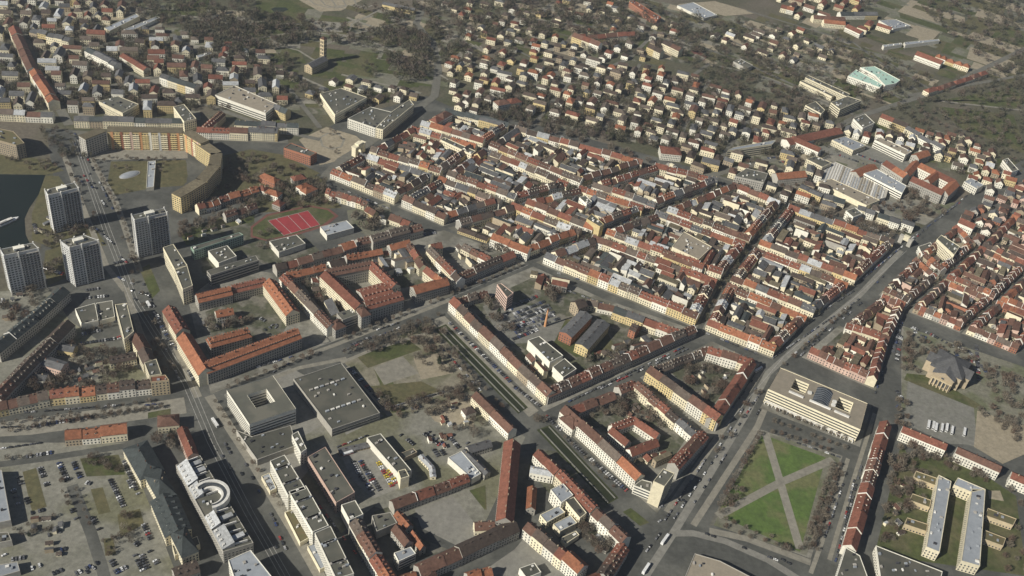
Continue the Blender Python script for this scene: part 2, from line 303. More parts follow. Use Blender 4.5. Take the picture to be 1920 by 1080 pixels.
    ('lower left side of the first brick quarter',477.0,995.9,528.0,972.8,9,7.5,4,7,'q','q','house','f'),
    ('lower right side of the first brick quarter',526.7,978.1,570.7,1031.0,9,7.5,4,9,'q','q','house','f'),
    ('upper right side of the first brick quarter',577.6,1032.3,525.7,1059.8,9,7.5,4,7,'q','q','house','f'),
    ('upper left side of the first brick quarter',527.0,1054.1,483.8,997.6,9,7.5,4,9,'q','q','house','f'),
    ('lower left side of the second brick quarter',534.8,969.6,586.1,945.3,9,7.5,4,7,'q','q','house','f'),
    ('lower right side of the second brick quarter',585.0,950.6,630.6,1002.0,9,7.5,4,9,'q','q','house','f'),
    ('upper right side of the second brick quarter',637.7,1003.5,584.2,1028.9,9,7.5,4,7,'q','q','house','f'),
    ('upper left side of the second brick quarter',585.4,1023.5,541.7,971.1,9,7.5,4,9,'q','q','house','f'),
    ('lower left side of the third brick quarter',535.7,1072.7,588.0,1044.9,9,7.5,4,7,'q','q','house','f'),
    ('lower right side of the third brick quarter',586.9,1050.5,639.6,1115.1,9,7.5,4,10,'q','q','house','f'),
    ('upper right side of the third brick quarter',646.1,1116.1,596.3,1150.3,9,7.5,4,8,'q','q','house','f'),
    ('upper left side of the third brick quarter',597.2,1144.2,542.4,1074.1,9,7.5,4,11,'q','q','house','f'),
    ('lower left side of the fourth brick quarter',594.5,1041.6,646.3,1015.6,9,7.5,4,7,'q','q','house','f'),
    ('lower right side of the fourth brick quarter',645.1,1021.1,695.0,1084.9,9,7.5,4,10,'q','q','house','f'),
    ('upper right side of the fourth brick quarter',701.8,1086.4,652.2,1112.3,9,7.5,4,7,'q','q','house','f'),
    ('upper left side of the fourth brick quarter',653.3,1106.7,601.4,1043.0,9,7.5,4,10,'q','q','house','f'),
    ('lower left side of the fifth brick quarter',606.0,1163.0,656.2,1128.5,9,7.5,4,8,'q','q','house','f'),
    ('lower right side of the fifth brick quarter',655.3,1134.6,718.5,1213.6,9,7.5,4,13,'q','q','house','f'),
    ('upper right side of the fifth brick quarter',725.3,1214.8,668.5,1247.0,9,7.5,4,8,'q','q','house','f'),
    ('upper left side of the fifth brick quarter',669.7,1241.2,612.4,1164.1,9,7.5,4,12,'q','q','house','f'),
    ('lower left side of the gate-side brick quarter',445.8,1021.4,471.5,1002.6,9,7.5,4,4,'q','q','house','f'),
    ('lower right side of the gate-side brick quarter',470.6,1008.8,515.0,1065.0,9,7.5,4,9,'q','q','house','f'),
    ('upper right side of the gate-side brick quarter',520.1,1064.7,500.1,1098.2,9,7.5,4,5,'q','q','house','f'),
    ('upper left side of the gate-side brick quarter',499.8,1090.7,452.0,1022.4,9,7.5,4,10,'q','q','house','f'),
    ('lower left side of the upper brick quarter',514.8,1119.3,533.3,1082.8,9,7.5,4,5,'q','q','house','f'),
    ('lower right side of the upper brick quarter',534.0,1090.3,587.0,1158.0,9,7.5,4,11,'q','q','house','f'),
    ('upper right side of the upper brick quarter',591.2,1157.3,578.4,1197.4,9,7.5,4,5,'q','q','house','f'),
    ('upper left side of the upper brick quarter',577.0,1189.6,519.6,1118.8,9,7.5,4,11,'q','q','house','f'),
    ('red-roofed barracks on the far field edge',659.3,1792.7,700.0,1766.4,16,10,5,1,'w','r','barrack',''),
    ('small orange houses on the far field edge',698.5,1802.6,752.1,1771.6,12,8,4.5,5,'c','o','house','h'),
    ('red villa string along the far road',640.1,1632.9,778.6,1760.9,11,7,4.5,8,'c','r','house','h'),
    ('red barrack on the far road',546.6,1877.1,570.7,1853.4,14,9,4.5,1,'w','r','barrack',''),
    ('orange barracks at the upper right',426.6,1926.6,450.6,1920.2,13,9,4.5,2,'c','o','barrack',''),
    ('dark barrack rows at the upper right',483.3,1896.0,547.4,1911.7,13,9,4.5,2,'c','r','barrack',''),
    ('blue-grey barrack rows at the upper right',541.2,1936.1,620.5,1969.1,13,9,4.5,3,'c','g','barrack',''),
    ('red-brown barracks at the upper right',501.7,1882.3,543.5,1888.9,13,9,4.5,1,'c','o','barrack',''),
    ('orange roof between the striped hall and the pale bar',458.2,1297.7,491.3,1329.5,16,9,4,1,'s','o','office_wing',''),
]
FLATS = [
    ('long cream flat-roofed wing in the upper block by the ring street',[(-81.2,1178.2),(-76.7,1188.4),(-122.9,1212.2),(-126.7,1203.4)],12,'cream','bitumen','dots','flat_roofed_building','building',''),
    ('store with wide sand-grey flat roof inside a red-roofed block',[(183.6,1028.3),(215.3,1010.2),(233.5,1042.2),(199.9,1066.7)],15,'cream','gravel','none','department_store','store',''),
    ('grey slab block with pale end wall beside the ring street',[(94.5,1044.1),(99.3,1051.5),(83.8,1071.4),(77.6,1057.3)],17,'yellow','bitumen','none','flat_roofed_building','building',''),
    ('white stair tower block inside the central block',[(76.5,1092.8),(83.0,1101.2),(74.9,1113.3),(66.5,1106.0)],16,'white','bitumen','dots','flat_roofed_building','building',''),
    ('grey flat-roofed office on the avenue beside the palace',[(-167.1,797.6),(-151.6,812.8),(-160.9,819.5),(-175.5,806.7)],14,'grey','bitumen','band','flat_roofed_building','building',''),
    ('theatre hall with stepped dark roof and white side wall',[(50.1,784.6),(63.1,798.2),(36.3,823.1),(25.0,813.7)],13,'white','bitumen','none','theatre_hall','theatre',''),
    ('lower theatre annex with roof garden',[(65.1,765.7),(77.9,782.0),(64.8,795.5),(53.4,779.2)],12,'white','bitumen','none','theatre_annex','theatre',''),
    ('pink office block with grey roof above the parking yard',[(-3.5,872.0),(2.5,882.3),(-12.5,896.1),(-16.9,892.9)],19,'pink','bitumen','band','office_block','office',''),
    ('low grey modern shop wing beside the cream corner tower',[(152.2,631.8),(153.6,644.2),(144.4,645.5),(137.0,636.7)],11,'white','bitumen','band','flat_roofed_building','building',''),
    ('cream corner tower with blank lit wall by the tram crossing',[(150.8,628.5),(160.7,624.2),(170.4,642.2),(160.3,645.9)],29,'cream','bitumen','side','corner_tower','tower',''),
    ('left pale blue-grey school bar',[(399.5,617.0),(410.6,613.2),(444.4,704.4),(433.5,710.4)],13,'cream','zinc','dots','school_building','school',''),
    ('right pale blue-grey school bar',[(428.4,607.2),(444.3,604.5),(476.4,700.6),(462.7,698.6)],13,'cream','zinc','dots','school_building','school',''),
    ('upper pale blue-grey school wing',[(445.8,700.1),(461.2,694.1),(476.5,700.9),(452.4,710.9)],13,'cream','zinc','dots','school_building','school',''),
    ('upper left low grass-roofed school wing with sand wall',[(411.0,707.7),(430.3,701.4),(434.8,711.8),(415.2,717.3)],7,'sand','moss','dots','school_wing','school',''),
    ('middle left low grass-roofed school wing with sand wall',[(399.9,676.7),(418.0,671.4),(421.6,681.2),(404.9,686.0)],7,'sand','moss','dots','school_wing','school',''),
    ('lower left low grass-roofed school wing with sand wall',[(388.4,645.5),(407.7,640.8),(411.1,650.1),(392.8,654.3)],7,'sand','moss','dots','school_wing','school',''),
    ('upper right low grass-roofed school wing with sand wall',[(470.7,672.4),(495.0,665.3),(501.0,674.5),(476.0,682.5)],7,'sand','moss','dots','school_wing','school',''),
    ('lower right low grass-roofed school wing with sand wall',[(460.5,642.8),(477.4,637.8),(483.0,648.1),(465.4,653.9)],7,'sand','moss','dots','school_wing','school',''),
    ('dark grey corner roof below the long red row',[(307.9,561.0),(339.3,566.9),(335.8,595.0),(324.6,601.6)],13,'white','bitumen','dots','flat_roofed_building','building',''),
    ('dark grey hall with a row of roof posts at the lower edge',[(350.9,571.3),(404.2,581.4),(409.7,594.4),(354.3,612.0)],10,'white','bitumen','dots','flat_roofed_building','building',''),
    ('wide grey hall with roof lights beside the park',[(-142.3,647.6),(-104.0,678.0),(-154.6,737.9),(-193.6,705.1)],10,'grey','bitumen','side','market_hall','hall','u'),
    ('low grey podium below the courtyard library',[(-197.4,599.6),(-168.7,623.4),(-180.3,646.7),(-209.6,625.8),(-225.6,630.4)],8,'grey','bitumen','none','flat_roofed_building','building',''),
    ('narrow white slab tower below the library podium',[(-160.6,607.3),(-156.9,613.3),(-169.6,632.5),(-173.9,626.8)],17,'white','bitumen','dots','flat_roofed_building','building',''),
    ('upper of three staggered concrete apartment blocks on the wide road',[(-157.6,555.1),(-145.0,565.1),(-172.5,598.7),(-182.7,589.4)],21,'white','bitumen','grid','apartment_block','apartments','u'),
    ('middle of three staggered concrete apartment blocks on the wide road',[(-128.4,522.0),(-117.4,531.1),(-145.9,568.7),(-158.2,559.4)],21,'white','bitumen','grid','apartment_block','apartments','u'),
    ('lower of three staggered concrete apartment blocks on the wide road',[(-99.7,481.6),(-87.2,489.1),(-115.7,530.8),(-126.6,521.7)],21,'white','bitumen','grid','apartment_block','apartments','u'),
    ('upper low blue-grey shop pavilion in front of the concrete blocks',[(-177.3,569.6),(-172.9,574.3),(-183.7,589.9),(-189.3,584.8)],5,'cream','zinc','none','shop_pavilion','shop',''),
    ('lower low blue-grey shop pavilion in front of the concrete blocks',[(-116.6,499.5),(-110.8,504.5),(-127.2,524.2),(-132.1,519.8)],5,'cream','zinc','none','shop_pavilion','shop',''),
    ('middle low blue-grey shop pavilion in front of the concrete blocks',[(-138.7,522.0),(-132.7,528.7),(-152.1,555.4),(-159.3,550.3)],5,'cream','moss','none','shop_pavilion','shop',''),
    ('plain dark grey hall behind the staggered concrete blocks',[(-118.3,561.2),(-105.4,575.8),(-142.2,621.7),(-154.3,606.8)],14,'pink','bitumen','dots','flat_roofed_building','building',''),
    ('grey workshop roof beside the lot of yellow vans',[(-71.1,606.0),(-62.4,614.2),(-98.3,653.1),(-109.7,645.4)],9,'white','bitumen','none','flat_roofed_building','building',''),
    ('tan stair block at the end of the grey workshop',[(-70.0,598.6),(-63.1,603.1),(-68.1,610.8),(-73.9,607.2)],14,'cream','bitumen','none','flat_roofed_building','building',''),
    ('small flat shed between workshop and car lot',[(-72.4,631.3),(-61.9,641.1),(-66.3,645.2),(-77.0,636.2)],5,'tan','bitumen','none','flat_roofed_building','building',''),
    ('pale grey hall by the garden wall',[(-8.6,616.9),(-1.2,624.9),(-22.5,648.4),(-33.3,637.7)],8,'white','zinc','none','flat_roofed_building','building',''),
    ('flat-roofed head of the lit brown row',[(-103.1,543.8),(-93.1,552.2),(-102.9,565.6),(-113.2,558.3)],16,'white','bitumen','none','flat_roofed_building','building',''),
    ('pale grey cube inside the lower court',[(-55.9,513.7),(-43.5,524.1),(-48.9,529.9),(-61.1,521.4)],12,'white','zinc','band','flat_roofed_building','building',''),
    ('grey roof left of the orange wings',[(-79.4,541.5),(-64.3,553.7),(-71.9,563.8),(-86.6,557.2)],10,'grey','bitumen','none','flat_roofed_building','building',''),
    ('large pale grey roof behind the canal row',[(71.9,599.3),(82.0,610.6),(72.4,622.0),(61.6,612.6)],15,'white','zinc','dots','flat_roofed_building','building',''),
    ('dark round-ended block behind the canal row',[(89.2,587.2),(94.8,594.3),(82.9,610.2),(75.5,604.1)],13,'cream','bitumen','dots','flat_roofed_building','building',''),
    ('left of two slate-blue sheds',[(61.2,580.6),(76.7,595.7),(70.4,602.0),(54.8,588.2)],8,'cream','zinc','dots','flat_roofed_building','building',''),
    ('right of two slate-blue sheds',[(73.3,573.5),(87.8,585.9),(81.5,593.6),(67.0,580.3)],8,'cream','zinc','none','flat_roofed_building','building',''),
    ('small slate shed below the slate-blue sheds',[(78.8,562.5),(90.3,574.9),(87.2,578.6),(75.0,568.9)],6,'cream','bitumen','none','flat_roofed_building','building',''),
    ('black flat roof on the lower plaza',[(48.8,520.2),(60.3,528.4),(54.1,536.7),(42.0,528.9)],8,'white','bitumen','none','flat_roofed_building','building',''),
    ('pale concrete roof at the bottom tram bend',[(173.4,527.3),(231.2,530.3),(244.8,554.1),(211.8,569.2),(190.1,572.8)],8,'grey','gravel','none','flat_roofed_building','building',''),
    ('low court building below the grey-roofed palace',[(-230.6,489.7),(-215.2,504.0),(-219.9,511.2),(-236.0,498.5)],7,'cream','bitumen','none','flat_roofed_building','building',''),
    ('pale grey roof with white rim at the bottom edge',[(-163.4,449.8),(-140.2,468.7),(-171.9,497.9),(-185.8,485.3)],18,'white','zinc','grid','flat_roofed_building','building',''),
    ('dark hall at the left edge casting a long shadow',[(-389.2,484.8),(-365.8,497.6),(-397.0,545.2),(-418.2,540.1)],8,'grey','zinc','none','flat_roofed_building','building',''),
    ('small dark shed at the left edge',[(-377.2,469.5),(-356.4,479.9),(-362.9,487.1),(-383.2,481.0)],7,'grey','bitumen','none','flat_roofed_building','building',''),
    ('blue container shed at the bottom left',[(-351.0,446.4),(-337.9,455.1),(-343.7,462.7),(-358.1,456.2)],6,'grey','zinc','none','flat_roofed_building','building',''),
    ('striped dark hall left of the wide road',[(-413.4,736.6),(-400.7,746.1),(-414.6,770.5),(-429.2,757.2)],8,'white','bitumen','none','flat_roofed_building','building',''),
    ('slatted carport roof beside the striped hall',[(-400.6,747.6),(-388.8,757.0),(-401.4,781.0),(-414.6,773.1)],6,'white','bitumen','stripe','flat_roofed_building','building',''),
    ('dark green slab on the wide road',[(-360.8,713.8),(-356.6,727.1),(-379.3,766.7),(-389.5,761.9)],18,'cream','bitumen','grid','flat_roofed_building','building',''),
    ('grey flat house on the wide road',[(-320.9,673.4),(-311.2,678.5),(-323.5,697.6),(-332.0,689.7)],15,'cream','bitumen','dots','flat_roofed_building','building',''),
    ('yellow stone corner building at the crossing',[(-315.4,663.0),(-300.5,669.3),(-306.3,675.4),(-318.2,669.8)],18,'sand','tile','dots','flat_roofed_building','building',''),
    ('green-fronted school slab behind the tower',[(-349.3,875.1),(-308.1,918.3),(-313.7,921.6),(-355.1,881.2)],13,'green','bitumen','grid','school_building','school',''),
    ('grey stepped hall roof beside the green school',[(-318.1,863.0),(-303.8,880.2),(-319.5,896.7),(-336.1,881.6)],11,'white','bitumen','none','flat_roofed_building','building',''),
    ('dark L-shaped school front above the barracks',[(-317.2,834.8),(-277.4,874.1),(-282.6,881.6),(-323.8,841.6)],15,'grey','bitumen','band','flat_roofed_building','building',''),
    ('upper dark zigzag block right of the wide road',[(-352.8,827.9),(-342.9,837.9),(-369.9,870.7),(-378.0,862.0)],21,'cream','bitumen','grid','flat_roofed_building','building',''),
    ('lower dark zigzag block right of the wide road',[(-333.5,797.7),(-326.2,806.6),(-342.8,837.4),(-352.2,826.9)],21,'cream','bitumen','grid','flat_roofed_building','building',''),
    ('brick office hall with dark long shadow',[(-279.7,1105.6),(-274.3,1117.0),(-311.2,1130.6),(-316.9,1116.0)],14,'brick','bitumen','grid','office_block','office',''),
    ('dark ribbed gym roof',[(-263.3,902.9),(-239.6,927.6),(-253.6,941.2),(-279.3,920.8)],8,'white','bitumen','none','gym_hall','gym',''),
    ('pale flat gym roof beside the court',[(-220.3,949.5),(-193.8,972.9),(-205.5,985.6),(-232.1,964.2)],8,'white','zinc','none','gym_hall','gym',''),
    ('long white flat-roofed office with orange terrace',[(-364.1,1197.1),(-356.5,1226.8),(-426.3,1260.5),(-442.2,1224.6)],14,'white','gravel','band','flat_roofed_building','building',''),
    ('grey-roofed big block behind the long terrace',[(-535.0,1138.5),(-525.5,1168.0),(-557.8,1180.5),(-575.1,1158.6)],14,'cream','bitumen','dots','flat_roofed_building','building',''),
    ('pale slab corner by the terrace',[(-454.0,1138.1),(-442.4,1151.0),(-470.2,1183.3),(-480.4,1171.9)],16,'cream','bitumen','dots','flat_roofed_building','building',''),
    ('white shed roof among far gardens',[(-506.9,1343.8),(-493.2,1364.4),(-497.6,1370.4),(-512.0,1349.5)],5,'white','zinc','none','flat_roofed_building','building',''),
    ('big far factory with glass roof rows',[(-653.0,1378.1),(-633.3,1444.8),(-642.0,1452.1),(-664.3,1385.8)],8,'cream','zinc','none','flat_roofed_building','building',''),
    ('long far greenhouse bar',[(-629.1,1388.3),(-605.5,1454.7),(-611.3,1458.8),(-638.3,1394.9)],6,'white','zinc','none','flat_roofed_building','building',''),
    ('cream office with grey roof at the round square,left',[(-275.7,1222.6),(-245.2,1287.4),(-285.4,1302.4),(-309.8,1276.5)],14,'cream','bitumen','dots','flat_roofed_building','building',''),
    ('white block at the round square',[(-215.5,1201.9),(-202.9,1253.6),(-234.0,1259.2),(-256.6,1216.1)],15,'white','bitumen','dots','flat_roofed_building','building',''),
    ('dark-fronted long block beside the white block',[(-205.1,1200.8),(-177.6,1285.4),(-186.2,1299.3),(-202.7,1256.9),(-214.9,1202.1)],15,'cream','bitumen','dots','flat_roofed_building','building',''),
    ('long grey office bar by the ring street',[(340.9,1336.2),(348.1,1351.6),(281.2,1307.3),(271.8,1294.9)],16,'cream','zinc','band','flat_roofed_building','building',''),
    ('grey stone museum block with turrets',[(316.5,1221.3),(325.3,1248.5),(295.9,1254.1),(277.1,1226.3)],15,'grey','bitumen','dots','flat_roofed_building','building',''),
    ('wide white striped construction hall',[(401.9,1263.6),(457.7,1222.1),(493.3,1248.1),(506.2,1285.3),(435.4,1330.1),(419.3,1317.3)],7,'grey','rib','none','exhibition_hall','hall',''),
    ('low cream front wing of the striped hall',[(459.9,1215.6),(482.4,1236.2),(421.6,1275.4),(398.9,1261.1)],8,'cream','gravel','none','exhibition_hall','hall',''),
    ('pale bar left of the government wings',[(517.0,1258.5),(528.2,1282.2),(493.3,1318.0),(470.2,1298.6)],12,'white','zinc','band','flat_roofed_building','building',''),
    ('cream tower block right of the avenue above the far gate quarter',[(548.7,1106.9),(562.3,1130.0),(543.4,1152.0),(534.7,1139.6)],18,'cream','bitumen','grid','flat_roofed_building','building',''),
    ('low grey building left of the cream tower block',[(512.2,1109.7),(531.6,1127.1),(530.8,1144.2),(511.0,1128.8)],9,'white','bitumen','grid','flat_roofed_building','building',''),
    ('white block above the red complex',[(492.8,1436.7),(516.0,1462.1),(506.0,1489.5),(483.0,1465.3)],16,'white','bitumen','dots','flat_roofed_building','building',''),
    ('long cream bar on the far ring road',[(488.5,1550.0),(495.9,1562.4),(434.0,1611.2),(427.1,1600.3)],13,'cream','bitumen','grid','flat_roofed_building','building',''),
    ('lower cream bar on the far ring road',[(465.2,1549.9),(470.9,1557.8),(423.4,1597.1),(418.1,1591.1)],9,'cream','bitumen','grid','flat_roofed_building','building',''),
    ('square cream end block on the far ring road',[(433.1,1466.5),(441.4,1482.1),(430.9,1508.4),(410.9,1488.3)],15,'cream','bitumen','band','flat_roofed_building','building',''),
    ('second cream end block on the far ring road',[(466.9,1492.8),(509.6,1539.8),(489.3,1548.1),(455.7,1513.3)],15,'cream','bitumen','band','flat_roofed_building','building',''),
    ('mint green roofed court,lower wing',[(555.0,1609.6),(562.6,1624.7),(530.6,1663.7),(525.3,1670.4),(505.7,1637.5)],12,'white','mint','dots','court_building','building',''),
    ('mint green roofed court,upper wing',[(555.8,1660.1),(566.5,1622.0),(588.1,1638.1),(599.0,1654.6),(563.1,1697.6),(535.0,1682.7)],12,'white','mint','dots','court_building','building',''),
    ('white long shed on the far barrack road',[(603.9,1807.6),(643.5,1835.1),(643.0,1842.3),(602.8,1816.8)],7,'white','zinc','none','flat_roofed_building','building',''),
    ('second white long shed on the far barrack road',[(649.4,1835.0),(725.7,1884.6),(725.5,1892.1),(649.1,1847.1)],7,'white','zinc','none','flat_roofed_building','building',''),
    ('white workshops at the far upper right',[(642.6,1910.6),(683.9,1943.0),(659.3,1965.4),(621.4,1944.5)],6,'white','zinc','none','flat_roofed_building','building',''),
    ('far white greenhouse rows',[(270.7,1814.1),(297.4,1840.6),(254.5,1886.8),(222.7,1857.1)],5,'white','zinc','none','flat_roofed_building','building',''),
    ('dark roofed far hall by the red court',[(330.6,1611.2),(343.2,1628.7),(322.9,1647.2),(309.6,1631.2)],8,'grey','bitumen','none','flat_roofed_building','building',''),
    ('long brick barrack at the top',[(180.9,1752.4),(189.1,1770.7),(140.7,1831.0),(130.7,1821.4)],11,'brick','tile','grid','flat_roofed_building','building',''),
    ('pale grey glazed bar across the lawn of the curved slab',[(-448.0,991.6),(-440.8,996.2),(-459.9,1053.2),(-468.4,1049.2)],5,'white','zinc','none','glazed_bar','pavilion',''),
    ('tan slab at the left edge above the bay',[(-639.1,1020.9),(-613.9,1015.7),(-607.2,1023.2),(-631.6,1045.1),(-652.2,1046.6)],20,'tan','moss','grid','flat_roofed_building','building',''),
    ('pale workshop hall between the red complex and the striped hall',[(468.6,1370.8),(493.2,1395.2),(464.0,1414.3),(440.4,1394.7)],9,'cream','zinc','dots','flat_roofed_building','building',''),
    ('long pale office bar above the orange wings',[(546.8,1375.7),(559.5,1389.6),(519.0,1421.6),(506.7,1409.1)],13,'white','gravel','band','flat_roofed_building','building',''),
    ('cream slab beside the striped hall',[(409.5,1296.1),(426.1,1313.6),(404.8,1327.2),(388.7,1312.7)],13,'cream','bitumen','grid','flat_roofed_building','building',''),
    ('white corner block on the ring street by the striped hall',[(432.4,1171.8),(447.8,1185.5),(439.9,1198.0),(424.7,1185.4)],12,'white','bitumen','dots','flat_roofed_building','building',''),
    ('white round-ended house on the upper avenue',[(636.5,1307.9),(651.1,1324.3),(636.9,1338.2),(622.3,1324.5)],11,'white','zinc','dots','flat_roofed_building','building',''),
    ('white block on the avenue right of the orange wings',[(708.2,1377.2),(721.0,1387.5),(715.0,1421.3),(703.8,1411.2)],12,'white','bitumen','dots','flat_roofed_building','building',''),
]
